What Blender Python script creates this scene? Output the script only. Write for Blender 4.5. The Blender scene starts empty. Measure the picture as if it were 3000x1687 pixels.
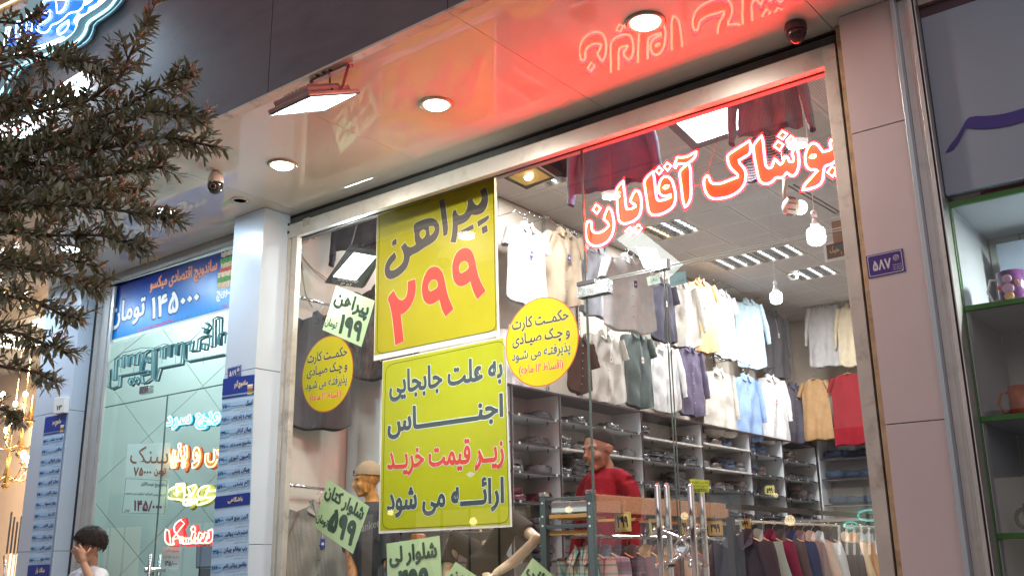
import bpy, math, random
from mathutils import Vector, Matrix, Euler, noise
from mathutils.geometry import tessellate_polygon
random.seed(7)
R = random.Random(11)
rad = math.radians
scn = bpy.context.scene
COL = scn.collection

# ------------------------------------------------------------------ camera
FPX, YAW, PITCH, ROLL, CAMZ = 2850.8, -0.668457, 0.271455, -0.0136, 1.1
def _cam_axes():
    fwd = Vector((math.sin(YAW)*math.cos(PITCH), math.cos(YAW)*math.cos(PITCH), math.sin(PITCH)))
    right = Vector((math.cos(YAW), -math.sin(YAW), 0)); up = right.cross(fwd)
    c, s = math.cos(ROLL), math.sin(ROLL)
    return c*right+s*up, -s*right+c*up, fwd
CR, CU, CF = _cam_axes()
cd = bpy.data.cameras.new('camera'); cam = bpy.data.objects.new('camera', cd); COL.objects.link(cam)
cd.sensor_width = 36; cd.lens = 36*FPX/3000; cd.clip_start = 0.05; cd.clip_end = 400
m = Matrix((CR, CU, -CF)).transposed().to_4x4(); m.translation = Vector((0, 0, CAMZ)); cam.matrix_world = m
scn.camera = cam

# ------------------------------------------------------------------ night sky, dim street glow, exposure
w = bpy.data.worlds.new('World'); scn.world = w; w.use_nodes = True
nt = w.node_tree; bg = nt.nodes['Background']
sk = nt.nodes.new('ShaderNodeTexSky'); sk.sky_type = 'NISHITA'; sk.sun_disc = False
sk.sun_elevation = rad(14); sk.sun_rotation = rad(200)
tint = nt.nodes.new('ShaderNodeMixRGB'); tint.blend_type = 'MIX'; tint.inputs[0].default_value = 0.9
tint.inputs[2].default_value = (3.2, 2.75, 3.2, 1)
nt.links.new(sk.outputs[0], tint.inputs[1]); nt.links.new(tint.outputs[0], bg.inputs[0])
bg.inputs[1].default_value = 0.066
sd = bpy.data.lights.new('street_glow', 'SUN'); sd.energy = 0.66; sd.angle = rad(50); sd.color = (1.0, .80, .80)
so = bpy.data.objects.new('street_glow', sd); COL.objects.link(so); so.rotation_euler = Euler((rad(76), 0, rad(20)))
scn.view_settings.view_transform = 'Standard'; scn.view_settings.look = 'None'
scn.view_settings.exposure = 0.16; scn.view_settings.gamma = 1.0; scn.view_settings.use_curve_mapping = False
cy = scn.cycles
cy.use_denoising = True; cy.max_bounces = 7; cy.diffuse_bounces = 3; cy.glossy_bounces = 4
cy.transmission_bounces = 4; cy.transparent_max_bounces = 14; cy.sample_clamp_indirect = 4; cy.sample_clamp_direct = 0
cy.caustics_reflective = False; cy.caustics_refractive = False; cy.use_light_tree = True

# photo pixels (3000 x 1687) -> points of the place, on a plane of the building
def ray(x, y): return CR*(x-1500) - CU*(y-843.5) + CF*FPX
def onY(x, y, Y): v = ray(x, y); t = Y/v.y; return Vector((v.x*t, Y, v.z*t+CAMZ))
def onX(x, y, X): v = ray(x, y); t = X/v.x; return Vector((X, v.y*t, v.z*t+CAMZ))
def onZ(x, y, Z): v = ray(x, y); t = (Z-CAMZ)/v.z; return Vector((v.x*t, v.y*t, Z))
def onP(x, y, P, N):
    v = ray(x, y); o = Vector((0, 0, CAMZ)); return o + v*((P-o).dot(N)/v.dot(N))
def depth_at(x, y, d): return Vector((0, 0, CAMZ)) + ray(x, y)*(d/FPX)

YG, YR, SOF, SOFY, WX, CEIL, BACK = 4.785, 4.50, 3.6875, 3.13, -6.35, 4.95, 15.7

# ------------------------------------------------------------------ materials
MATS = {}
def mat(name, col=(.5,.5,.5), rough=.5, metal=0, var=.0, vs=8, bump=0, bs=60, emit=None, es=0, spec=.5, coat=0, detail=3, stretch=None, dirt=None, ds=1.2, dcol=(.12,.09,.07), transl=0):
    if name in MATS: return MATS[name]
    m = bpy.data.materials.new(name); m.use_nodes = True; n = m.node_tree.nodes; L = m.node_tree.links
    p = n['Principled BSDF']; p.inputs['Base Color'].default_value = (*col, 1); p.inputs['Roughness'].default_value = rough
    p.inputs['Metallic'].default_value = metal; p.inputs['Specular IOR Level'].default_value = spec
    if coat: p.inputs['Coat Weight'].default_value = coat; p.inputs['Coat Roughness'].default_value = .05
    if emit: p.inputs['Emission Color'].default_value = (*emit, 1); p.inputs['Emission Strength'].default_value = es
    if var or bump or dirt:
        tc = n.new('ShaderNodeTexCoord'); mp = n.new('ShaderNodeMapping'); L.new(tc.outputs['Object'], mp.inputs[0])
        if stretch: mp.inputs['Scale'].default_value = stretch
        last = None
        if var:
            t = n.new('ShaderNodeTexNoise'); t.inputs['Scale'].default_value = vs; t.inputs['Detail'].default_value = detail
            L.new(mp.outputs[0], t.inputs['Vector'])
            r = n.new('ShaderNodeMapRange'); r.inputs[1].default_value = .3; r.inputs[2].default_value = .7
            r.inputs[3].default_value = 1-var; r.inputs[4].default_value = 1+var
            L.new(t.outputs[0], r.inputs[0])
            v = n.new('ShaderNodeVectorMath'); v.operation = 'SCALE'; v.inputs[0].default_value = col
            L.new(r.outputs[0], v.inputs['Scale']); last = v.outputs[0]
            rr = n.new('ShaderNodeMapRange'); rr.inputs[3].default_value = max(.02, rough-.08); rr.inputs[4].default_value = min(1, rough+.1)
            L.new(t.outputs[0], rr.inputs[0]); L.new(rr.outputs[0], p.inputs['Roughness'])
        if dirt:
            t = n.new('ShaderNodeTexNoise'); t.inputs['Scale'].default_value = ds; t.inputs['Detail'].default_value = 9; t.inputs['Roughness'].default_value = .68
            L.new(mp.outputs[0], t.inputs['Vector'])
            r = n.new('ShaderNodeMapRange'); r.inputs[1].default_value = .52; r.inputs[2].default_value = .74; r.inputs[3].default_value = 0; r.inputs[4].default_value = dirt
            L.new(t.outputs[0], r.inputs[0]); mx = n.new('ShaderNodeMixRGB'); L.new(r.outputs[0], mx.inputs[0])
            if last: L.new(last, mx.inputs[1])
            else: mx.inputs[1].default_value = (*col, 1)
            mx.inputs[2].default_value = (*dcol, 1); last = mx.outputs[0]
        if last: L.new(last, p.inputs['Base Color'])
        if bump:
            t = n.new('ShaderNodeTexNoise'); t.inputs['Scale'].default_value = bs; t.inputs['Detail'].default_value = 4
            L.new(mp.outputs[0], t.inputs['Vector']); b = n.new('ShaderNodeBump'); b.inputs['Strength'].default_value = bump; b.inputs['Distance'].default_value = .02
            L.new(t.outputs[0], b.inputs['Height']); L.new(b.outputs[0], p.inputs['Normal'])
    if transl:
        out = [x for x in n if x.type == 'OUTPUT_MATERIAL'][0]; tr = n.new('ShaderNodeBsdfTranslucent'); mx = n.new('ShaderNodeMixShader'); mx.inputs[0].default_value = transl
        if p.inputs['Base Color'].links: L.new(p.inputs['Base Color'].links[0].from_socket, tr.inputs[0])
        else: tr.inputs[0].default_value = (*col, 1)
        L.new(p.outputs[0], mx.inputs[1]); L.new(tr.outputs[0], mx.inputs[2]); L.new(mx.outputs[0], out.inputs['Surface'])
    MATS[name] = m; return m
def emis(name, col=(1,1,1), s=1): return mat(name, tuple(min(.8, c) for c in col), .4, emit=col, es=s)
def glassmat(name, tintc=(.97,.99,.98), refl=1.0, dust=.0):
    if name in MATS: return MATS[name]
    m = bpy.data.materials.new(name); m.use_nodes = True; n = m.node_tree.nodes; L = m.node_tree.links
    for x in list(n):
        if x.type != 'OUTPUT_MATERIAL': n.remove(x)
    out = [x for x in n][0]
    tr = n.new('ShaderNodeBsdfTransparent'); tr.inputs[0].default_value = (*tintc, 1)
    gl = n.new('ShaderNodeBsdfGlossy'); gl.inputs['Roughness'].default_value = .0
    # reflectance of a thin double surfaced sheet, the same from both sides
    ge = n.new('ShaderNodeNewGeometry'); dt = n.new('ShaderNodeVectorMath'); dt.operation = 'DOT_PRODUCT'; L.new(ge.outputs['Normal'], dt.inputs[0]); L.new(ge.outputs['Incoming'], dt.inputs[1])
    ab = n.new('ShaderNodeMath'); ab.operation = 'ABSOLUTE'; L.new(dt.outputs['Value'], ab.inputs[0])
    om = n.new('ShaderNodeMath'); om.operation = 'SUBTRACT'; om.inputs[0].default_value = 1; L.new(ab.outputs[0], om.inputs[1])
    pw = n.new('ShaderNodeMath'); pw.operation = 'POWER'; pw.inputs[1].default_value = 4.6; L.new(om.outputs[0], pw.inputs[0])
    fr = n.new('ShaderNodeMath'); fr.operation = 'MULTIPLY_ADD'; fr.inputs[1].default_value = .90; fr.inputs[2].default_value = .075; L.new(pw.outputs[0], fr.inputs[0])
    mu = n.new('ShaderNodeMath'); mu.operation = 'MULTIPLY'; mu.inputs[1].default_value = refl
    mx = n.new('ShaderNodeMixShader'); L.new(fr.outputs[0], mu.inputs[0]); L.new(mu.outputs[0], mx.inputs[0])
    L.new(tr.outputs[0], mx.inputs[1]); L.new(gl.outputs[0], mx.inputs[2]); last = mx.outputs[0]
    if dust:
        df = n.new('ShaderNodeBsdfDiffuse'); df.inputs[0].default_value = (.75, .72, .68, 1)
        tc = n.new('ShaderNodeTexCoord'); t = n.new('ShaderNodeTexNoise'); t.inputs['Scale'].default_value = 2.5; t.inputs['Detail'].default_value = 10; t.inputs['Roughness'].default_value = .7
        mp = n.new('ShaderNodeMapping'); mp.inputs['Scale'].default_value = (2, 1, .35)
        L.new(tc.outputs['Object'], mp.inputs[0]); L.new(mp.outputs[0], t.inputs['Vector'])
        r = n.new('ShaderNodeMapRange'); r.inputs[1].default_value = .5; r.inputs[2].default_value = .8; r.inputs[3].default_value = dust*.25; r.inputs[4].default_value = dust
        L.new(t.outputs[0], r.inputs[0]); m2 = n.new('ShaderNodeMixShader'); L.new(r.outputs[0], m2.inputs[0]); L.new(last, m2.inputs[1]); L.new(df.outputs[0], m2.inputs[2]); last = m2.outputs[0]
    L.new(last, out.inputs['Surface']); MATS[name] = m; return m
def stripes(name, base, cols, axis='X', scale=40, rough=.8, wave=None):
    """woven cloth with printed stripes: list of (position 0..1, colour) repeated; both ways if axis is 'XZ'"""
    if name in MATS: return MATS[name]
    m = mat(name, base, rough, bump=.25, bs=90); n = m.node_tree.nodes; L = m.node_tree.links; p = n['Principled BSDF']
    tc = n.new('ShaderNodeTexCoord'); sx = n.new('ShaderNodeSeparateXYZ'); L.new(tc.outputs['Object'], sx.inputs[0]); res = []
    for a in axis:
        mu = n.new('ShaderNodeMath'); mu.operation = 'MULTIPLY'; mu.inputs[1].default_value = scale; L.new(sx.outputs[a], mu.inputs[0])
        fr = n.new('ShaderNodeMath'); fr.operation = 'FRACT'; L.new(mu.outputs[0], fr.inputs[0])
        cr = n.new('ShaderNodeValToRGB'); cr.color_ramp.interpolation = 'CONSTANT'; L.new(fr.outputs[0], cr.inputs[0])
        e = cr.color_ramp.elements; e[0].color = (*cols[0][1], 1); e[0].position = 0
        e[1].position = cols[1][0]; e[1].color = (*cols[1][1], 1)
        for q, c in cols[2:]: k = e.new(q); k.color = (*c, 1)
        res.append(cr.outputs[0])
    if len(res) == 2:
        mx = n.new('ShaderNodeMixRGB'); mx.blend_type = 'MULTIPLY'; mx.inputs[0].default_value = .8
        L.new(res[0], mx.inputs[1]); L.new(res[1], mx.inputs[2]); res = [mx.outputs[0]]
    L.new(res[0], p.inputs['Base Color']); return m

# ------------------------------------------------------------------ geometry
class B:
    def __init__(s): s.v = []; s.f = []; s.m = []; s.cur = 0
    def add(s, vs, fs):
        o = len(s.v); s.v += [Vector(p) for p in vs]
        for f in fs: s.f.append(tuple(i+o for i in f)); s.m.append(s.cur)
        return s
    def box(s, x0, x1, y0, y1, z0, z1):
        return s.add([(x0,y0,z0),(x1,y0,z0),(x1,y1,z0),(x0,y1,z0),(x0,y0,z1),(x1,y0,z1),(x1,y1,z1),(x0,y1,z1)],
                     [(0,3,2,1),(4,5,6,7),(0,1,5,4),(1,2,6,5),(2,3,7,6),(3,0,4,7)])
    def slab(s, q, d):
        """quad q (4 points) given thickness d (vector)"""
        q = [Vector(p) for p in q]; d = Vector(d)
        return s.add(q+[p+d for p in q], [(0,1,2,3),(7,6,5,4),(0,4,5,1),(1,5,6,2),(2,6,7,3),(3,7,4,0)])
    def quad(s, a, b, c, d): return s.add([a,b,c,d], [(0,1,2,3)])
    def tube(s, pts, r, n=8, closed=False, cap=True, flat=1.0):
        P = [Vector(p) for p in pts]; k = len(P); rs = r if isinstance(r, (list, tuple)) else [r]*k
        up = Vector((0,0,1)); o = len(s.v); prev = None
        for i, p in enumerate(P):
            a = P[(i-1) % k] if (closed or i > 0) else p; b = P[(i+1) % k] if (closed or i < k-1) else p
            t = (b-a); t = t.normalized() if t.length > 1e-9 else Vector((0,0,1))
            if prev is None:
                x = t.cross(up if abs(t.z) < .95 else Vector((1,0,0))).normalized()
            else:
                x = prev - t*prev.dot(t); x = x.normalized() if x.length > 1e-6 else t.orthogonal().normalized()
            prev = x; y = t.cross(x)
            for j in range(n):
                th = 2*math.pi*j/n; s.v.append(p + (x*math.cos(th) + y*math.sin(th)*flat)*rs[i])
        m_ = k if closed else k-1
        for i in range(m_):
            for j in range(n):
                a = o+i*n+j; b = o+i*n+(j+1)%n; c = o+((i+1)%k)*n+(j+1)%n; d = o+((i+1)%k)*n+j
                s.f.append((a,b,c,d)); s.m.append(s.cur)
        if cap and not closed:
            s.f.append(tuple(o+j for j in reversed(range(n)))); s.m.append(s.cur)
            s.f.append(tuple(o+(k-1)*n+j for j in range(n))); s.m.append(s.cur)
        return s
    def lathe(s, prof, c=(0,0,0), n=24, ax=(0,0,1), sx=1, sy=1):
        """prof: (radius, height) along ax"""
        c = Vector(c); q = Vector((0,0,1)).rotation_difference(Vector(ax).normalized()); o = len(s.v); k = len(prof)
        for r, h in prof:
            for j in range(n):
                th = 2*math.pi*j/n; s.v.append(c + q @ Vector((r*sx*math.cos(th), r*sy*math.sin(th), h)))
        for i in range(k-1):
            for j in range(n):
                s.f.append((o+i*n+j, o+i*n+(j+1)%n, o+(i+1)*n+(j+1)%n, o+(i+1)*n+j)); s.m.append(s.cur)
        if prof[0][0] > 1e-5: s.f.append(tuple(o+j for j in reversed(range(n)))); s.m.append(s.cur)
        if prof[-1][0] > 1e-5: s.f.append(tuple(o+(k-1)*n+j for j in range(n))); s.m.append(s.cur)
        return s
    def grid(s, fn, nu, nv, closeu=False):
        o = len(s.v)
        for i in range(nv+1):
            for j in range(nu+(0 if closeu else 1)): s.v.append(Vector(fn(j/nu, i/nv)))
        w_ = nu if closeu else nu+1
        for i in range(nv):
            for j in range(nu):
                a = o+i*w_+j; b = o+i*w_+(j+1) % w_; s.f.append((a, b, b+w_, a+w_)); s.m.append(s.cur)
        return s
    def ball(s, c, r, n=16, k=10, sc=(1,1,1)):
        c = Vector(c)
        return s.grid(lambda u, v: c+Vector((r*sc[0]*math.sin(math.pi*v)*math.cos(2*math.pi*u), r*sc[1]*math.sin(math.pi*v)*math.sin(2*math.pi*u), r*sc[2]*math.cos(math.pi*v))), n, k, True)
    def xf(s, M):
        s.v = [M @ p for p in s.v]; return s
    def mesh(s, name, smooth=False, mats=()):
        me = bpy.data.meshes.new(name); me.from_pydata([tuple(p) for p in s.v], [], s.f)
        for q in mats: me.materials.append(q)
        if any(s.m): me.polygons.foreach_set('material_index', s.m)
        if smooth: me.polygons.foreach_set('use_smooth', [True]*len(s.f))
        me.update(); return me
def setp(o, label=None, cat=None, group=None, kind=None):
    for k, v in (('label', label), ('category', cat), ('group', group), ('kind', kind)):
        if v: o[k] = v
    return o
LOC = {}
def thing(name, label, cat, loc=(0,0,0), rot=(0,0,0), group=None, scale=1):
    o = bpy.data.objects.new(name, None); COL.objects.link(o); o.empty_display_size = .1
    o.location = loc; o.rotation_euler = rot; o.scale = (scale,)*3 if not isinstance(scale, tuple) else scale
    LOC[o.name] = Matrix.LocRotScale(Vector(loc), Euler(rot), Vector(o.scale))
    return setp(o, label, cat, group)
def obj(name, b, m, parent=None, smooth=False, local=False, label=None, kind=None, bevel=0, **kw):
    """one mesh object; world coordinates unless local"""
    ms = m if isinstance(m, (list, tuple)) else [m]
    if parent is not None and not local and parent.name in LOC:
        inv = LOC[parent.name].inverted(); b.v = [inv @ Vector(p) for p in b.v]
    me = b.mesh(name, smooth, ms) if isinstance(b, B) else b
    o = bpy.data.objects.new(name, me); COL.objects.link(o)
    if parent is not None:
        o.parent = parent
        if parent.name in LOC: LOC[o.name] = LOC[parent.name]
    if bevel:
        md = o.modifiers.new('bevel', 'BEVEL'); md.width = bevel; md.segments = 2; md.limit_method = 'ANGLE'; md.harden_normals = False
    return setp(o, label, kw.get('cat'), kw.get('group'), kind)
def struct(name, b, m, parent=None, **kw): return obj(name, b, m, parent, kind='structure' if parent is None else None, **kw)
def dup(root, loc=None, rot=None, label=None, group=None, scale=None, swap=None):
    def cp(o, par):
        c = o.copy(); COL.objects.link(c)
        if par is not None: c.parent = par
        if swap and c.type == 'MESH' and c.data.materials and c.data.materials[0] in swap:
            key = (c.data.name, swap[c.data.materials[0]].name)
            if key not in SWAPC:
                d = c.data.copy(); d.materials[0] = swap[c.data.materials[0]]; SWAPC[key] = d
            c.data = SWAPC[key]
        for ch in kids.get(o, []): cp(ch, c)
        return c
    kids = {}
    st = [root]
    while st:
        x = st.pop()
        kids[x] = list(CH(x)); st += kids[x]
    r = cp(root, None)
    if loc is not None: r.location = loc
    if rot is not None: r.rotation_euler = rot
    if scale is not None: r.scale = (scale,)*3 if not isinstance(scale, tuple) else scale
    if label: r['label'] = label
    if group: r['group'] = group
    return r
SWAPC = {}
def CH(x): return x.children
def area(name, parent, loc, size, power, col=(1,1,1), dirv=(0,0,-1), shape='DISK', spread=180, sy=None):
    l = bpy.data.lights.new(name, 'AREA'); l.shape = shape; l.size = size; l.energy = power; l.color = col; l.spread = rad(spread)
    if sy: l.size_y = sy
    o = bpy.data.objects.new(name, l); COL.objects.link(o)
    q = Vector((0,0,-1)).rotation_difference(Vector(dirv).normalized())
    o.matrix_world = Matrix.Translation(Vector(loc)) @ q.to_matrix().to_4x4()
    if parent is not None:
        M = LOC[parent.name].inverted() @ o.matrix_world; o.parent = parent; o.matrix_basis = M
    return o

# ------------------------------------------------------------------ lettering
_F = {'ا':(0xFE8D,0),'آ':(0xFE81,0),'ب':(0xFE8F,1),'پ':(0xFB56,1),'ت':(0xFE95,1),'ج':(0xFE9D,1),'چ':(0xFB7A,1),'ح':(0xFEA1,1),'خ':(0xFEA5,1),
 'د':(0xFEA9,0),'ذ':(0xFEAB,0),'ر':(0xFEAD,0),'ز':(0xFEAF,0),'ژ':(0xFB8A,0),'س':(0xFEB1,1),'ش':(0xFEB5,1),'ص':(0xFEB9,1),'ط':(0xFEC1,1),'ع':(0xFEC9,1),
 'ف':(0xFED1,1),'ق':(0xFED5,1),'ک':(0xFB8E,1),'گ':(0xFB92,1),'ل':(0xFEDD,1),'م':(0xFEE1,1),'ن':(0xFEE5,1),'و':(0xFEED,0),'ه':(0xFEE9,1),'ی':(0xFBFC,1),'ئ':(0xFE89,1)}
def shape_fa(t):
    t = t.replace('لا', '\u0001'); out = []
    dual = lambda c: c == 'ـ' or (c in _F and _F[c][1])
    joins = lambda c: c in _F or c in 'ـ\u0001'
    for i, c in enumerate(t):
        p = i > 0 and dual(t[i-1]) and joins(c); n = i+1 < len(t) and dual(c) and joins(t[i+1])
        if c == '\u0001': out.append(chr(0xFEFC if p else 0xFEFB))
        elif c in _F: out.append(chr(_F[c][0] + (3 if p and n else 2 if n else 1 if p else 0)))
        elif c in '()': out.append(')' if c == '(' else '(')
        else: out.append(c)
    s = ''.join(reversed(out)); res = ''; run = ''
    for ch in s:
        if '۰' <= ch <= '۹' or ch in '/0123456789': run = ch+run
        else: res += run+ch; run = ''
    return res+run
_T = {}
def text2d(body, off=0.0, fa=True, res=3):
    key = (body, off, fa, res)
    if key not in _T:
        c = bpy.data.curves.new('t', 'FONT'); c.body = shape_fa(body) if fa else body; c.offset = off; c.resolution_u = res
        o = bpy.data.objects.new('t', c); me = o.to_mesh()
        v = [(p.co.x, p.co.y) for p in me.vertices]; f = [tuple(p.vertices) for p in me.polygons]
        o.to_mesh_clear(); bpy.data.objects.remove(o); bpy.data.curves.remove(c)
        _T[key] = (v, f)
    return _T[key]
def bbox2(v): xs = [p[0] for p in v]; ys = [p[1] for p in v]; return min(xs), max(xs), min(ys), max(ys)
def bil(q, u, v):
    """q = TL,TR,BR,BL"""
    return (q[3]*(1-u)+q[2]*u)*(1-v) + (q[0]*(1-u)+q[1]*u)*v
_LP = {}
def text_loops(body, fa=True, res=3):
    key = (body, fa, res)
    if key in _LP: return _LP[key]
    v, f = text2d(body, .007, fa, res); ky = {}; idx = [ky.setdefault((round(p[0],4), round(p[1],4)), len(ky)) for p in v]
    pts = [None]*len(ky)
    for k_, i in ky.items(): pts[i] = k_
    cnt = set()
    for fc in f:
        g_ = [idx[i] for i in fc]
        for i in range(len(g_)):
            e = (g_[i], g_[(i+1) % len(g_)])
            if e[0] == e[1]: continue
            if (e[1], e[0]) in cnt: cnt.discard((e[1], e[0]))
            else: cnt.add(e)
    nxt = {}
    for a, c in cnt: nxt.setdefault(a, []).append(c)
    loops = []
    while nxt:
        a = next(iter(nxt)); lp = [a]; cur = a
        while cur in nxt:
            n2 = nxt[cur].pop()
            if not nxt[cur]: del nxt[cur]
            cur = n2
            if cur == a: break
            lp.append(cur)
        if len(lp) > 2: loops.append([pts[i] for i in lp])
    _LP[key] = loops; return loops
def ribbon(b, P, r, nrm, e=.0005):
    """flat diamond section strip of half width r round a closed loop"""
    k = len(P); o = len(b.v)
    for i in range(k):
        t = P[(i+1) % k]-P[i-1]
        if t.length < 1e-9: t = Vector((1,0,0))
        s = t.normalized().cross(nrm)*r
        b.v += [P[i]+s, P[i]+nrm*e, P[i]-s, P[i]-nrm*e*.2]
    for i in range(k):
        for j in range(4):
            b.f.append((o+i*4+j, o+i*4+(j+1)%4, o+((i+1)%k)*4+(j+1)%4, o+((i+1)%k)*4+j)); b.m.append(b.cur)
def letters(b, body, q, off=0.0, halo=0.0, lift=(0,0,0), fa=True, res=3):
    """fill lettering into 3D quad q (TL,TR,BR,BL); off thickens the strokes, halo grows the outline"""
    th = off*1.15+halo
    if th > .016:
        q = [Vector(p) for p in q]; L = Vector(lift); v, f = text2d(body, .007, fa, res); x0, x1, y0, y1 = bbox2(v)
        em = min((q[0]-q[3]).length/(y1-y0), (q[1]-q[0]).length/(x1-x0)); r = th*em
        mu_, mv = min(.25, off*1.15/(x1-x0)), min(.3, off*1.15/(y1-y0)); nrm = (q[1]-q[0]).cross(q[0]-q[3]).normalized()
        mp = lambda p: bil(q, mu_+(1-2*mu_)*(p[0]-x0)/(x1-x0), mv+(1-2*mv)*(p[1]-y0)/(y1-y0))+L
        b.add([mp(p) for p in v], f)
        for lp in text_loops(body, fa, res):
            P = [mp(p) for p in lp]; Q = [P[0]]
            for p in P[1:]:
                if (p-Q[-1]).length > r*.35: Q.append(p)
            D = []
            for i, p in enumerate(Q):
                n2 = Q[(i+1) % len(Q)]; D.append(p); ln = (n2-p).length
                if ln > r*1.5: D += [p.lerp(n2, r*.4/ln), p.lerp(n2, 1-r*.4/ln)]
            Q = D
            if len(Q) > 2: ribbon(b, [p+nrm*.00012 for p in Q], r, nrm)
        return b
    v0, _ = text2d(body, off, fa, res); x0, x1, y0, y1 = bbox2(v0)
    v, f = text2d(body, off+halo, fa, res); L = Vector(lift)
    q = [Vector(p) for p in q]
    return b.add([bil(q, (p[0]-x0)/(x1-x0), (p[1]-y0)/(y1-y0))+L for p in v], f)
def loops2d(loops, off=0.0, smooth=True):
    """filled 2D shape with holes from closed pixel loops (y down)"""
    c = bpy.data.curves.new('t', 'CURVE'); c.dimensions = '2D'; c.fill_mode = 'FRONT'; c.offset = off
    for lp in loops:
        if smooth: lp = chaikin(lp)
        s = c.splines.new('POLY'); s.points.add(len(lp)-1); s.use_cyclic_u = True
        for i, p in enumerate(lp): s.points[i].co = (p[0], -p[1], 0, 1)
    o = bpy.data.objects.new('t', c); me = o.to_mesh()
    v = [(p.co.x, -p.co.y) for p in me.vertices]; f = [tuple(p.vertices) for p in me.polygons]
    o.to_mesh_clear(); bpy.data.objects.remove(o); bpy.data.curves.remove(c); return v, f
def chaikin(lp, n=1, sharp=1.15):
    """round a closed loop, keep sharp corners"""
    for _ in range(n):
        out = []; k = len(lp)
        for i in range(k):
            a, p, c = Vector(lp[i-1]), Vector(lp[i]), Vector(lp[(i+1) % k]); d1, d2 = p-a, c-p
            if d1.length < 1e-6 or d2.length < 1e-6: continue
            if d1.angle(d2) > sharp: out.append(tuple(p))
            else: out.append(tuple(p.lerp(a, .25))); out.append(tuple(p.lerp(c, .25)))
        lp = out
    return lp
def crop(lp, x0, y0, s): return [(x0+x/s, y0+y/s) for x, y in lp]

# ================================================================== materials of the place
m_soffit = mat('soffit_white', (.70,.655,.59), .016, spec=.62, dirt=.10, ds=.9, dcol=(.35,.27,.2))
m_trimw = mat('trim_white', (.62,.56,.48), .4, dirt=.8, ds=7, dcol=(.16,.10,.06))
m_fascia = mat('fascia_composite', (.135,.105,.112), .6, var=.12, vs=3, bump=.2, bs=220, stretch=(1,1,3), dirt=.35, ds=1.6, dcol=(.03,.025,.028))
m_alu = mat('aluminium', (.56,.56,.54), .38, .55, var=.06, vs=5, dirt=.35, ds=9, dcol=(.22,.19,.16))
m_alud = mat('aluminium_dark', (.36,.37,.37), .5, .1, var=.10, vs=6, stretch=(6,1,.6), dirt=.3, ds=5, dcol=(.07,.06,.05))
m_alus = mat('aluminium_worn', (.50,.47,.43), .45, .35, var=.08, vs=7, dirt=.75, ds=6, dcol=(.17,.13,.10))
m_pillar = mat('pillar_cladding', (.56,.475,.485), .38, spec=.4, var=.03, vs=2, dirt=.12, ds=1.5, dcol=(.35,.28,.26))
m_pillarw = mat('pillar_white', (.50,.58,.68), .3, spec=.45, var=.03, vs=2, dirt=.12, ds=2, dcol=(.3,.3,.3))
m_black = mat('black_rubber', (.015,.014,.014), .6)
m_rust = mat('stained_strip', (.42,.30,.18), .6, var=.2, vs=14, dirt=.85, ds=8, dcol=(.14,.06,.02))
m_chrome = mat('chrome', (.80,.80,.80), .09, 1)
m_steel = mat('brushed_steel', (.42,.44,.45), .24, 1, var=.1, vs=30)
m_wallb = mat('shop_wall_beige', (.60,.53,.44), .75, var=.05, vs=3, dirt=.25, ds=2.5, dcol=(.38,.3,.22))
m_wallw = mat('display_panel_cream', (.72,.66,.58), .5, var=.03, vs=2, dirt=.12, ds=3, dcol=(.45,.38,.3))
m_wallg = mat('panel_grey', (.34,.33,.32), .6, var=.06, vs=3)
m_floor = mat('shop_floor_tile', (.42,.38,.34), .18, var=.08, vs=2, dirt=.2)
m_pave = mat('pavement_stone', (.25,.235,.215), .6, var=.12, vs=4, bump=.3, bs=30)
m_road = mat('asphalt', (.05,.05,.052), .75, var=.2, vs=20, bump=.5, bs=60)
m_glass = glassmat('window_glass', (.975,.99,.985), 1.0, .012)
m_glassg = glassmat('door_glass_green', (.86,.955,.945), 1.0, .010)
m_plast = mat('plastic_white', (.72,.72,.70), .35)
m_wood = mat('wood_light', (.46,.30,.16), .5, var=.18, vs=6, stretch=(1,9,9), bump=.15)

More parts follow.
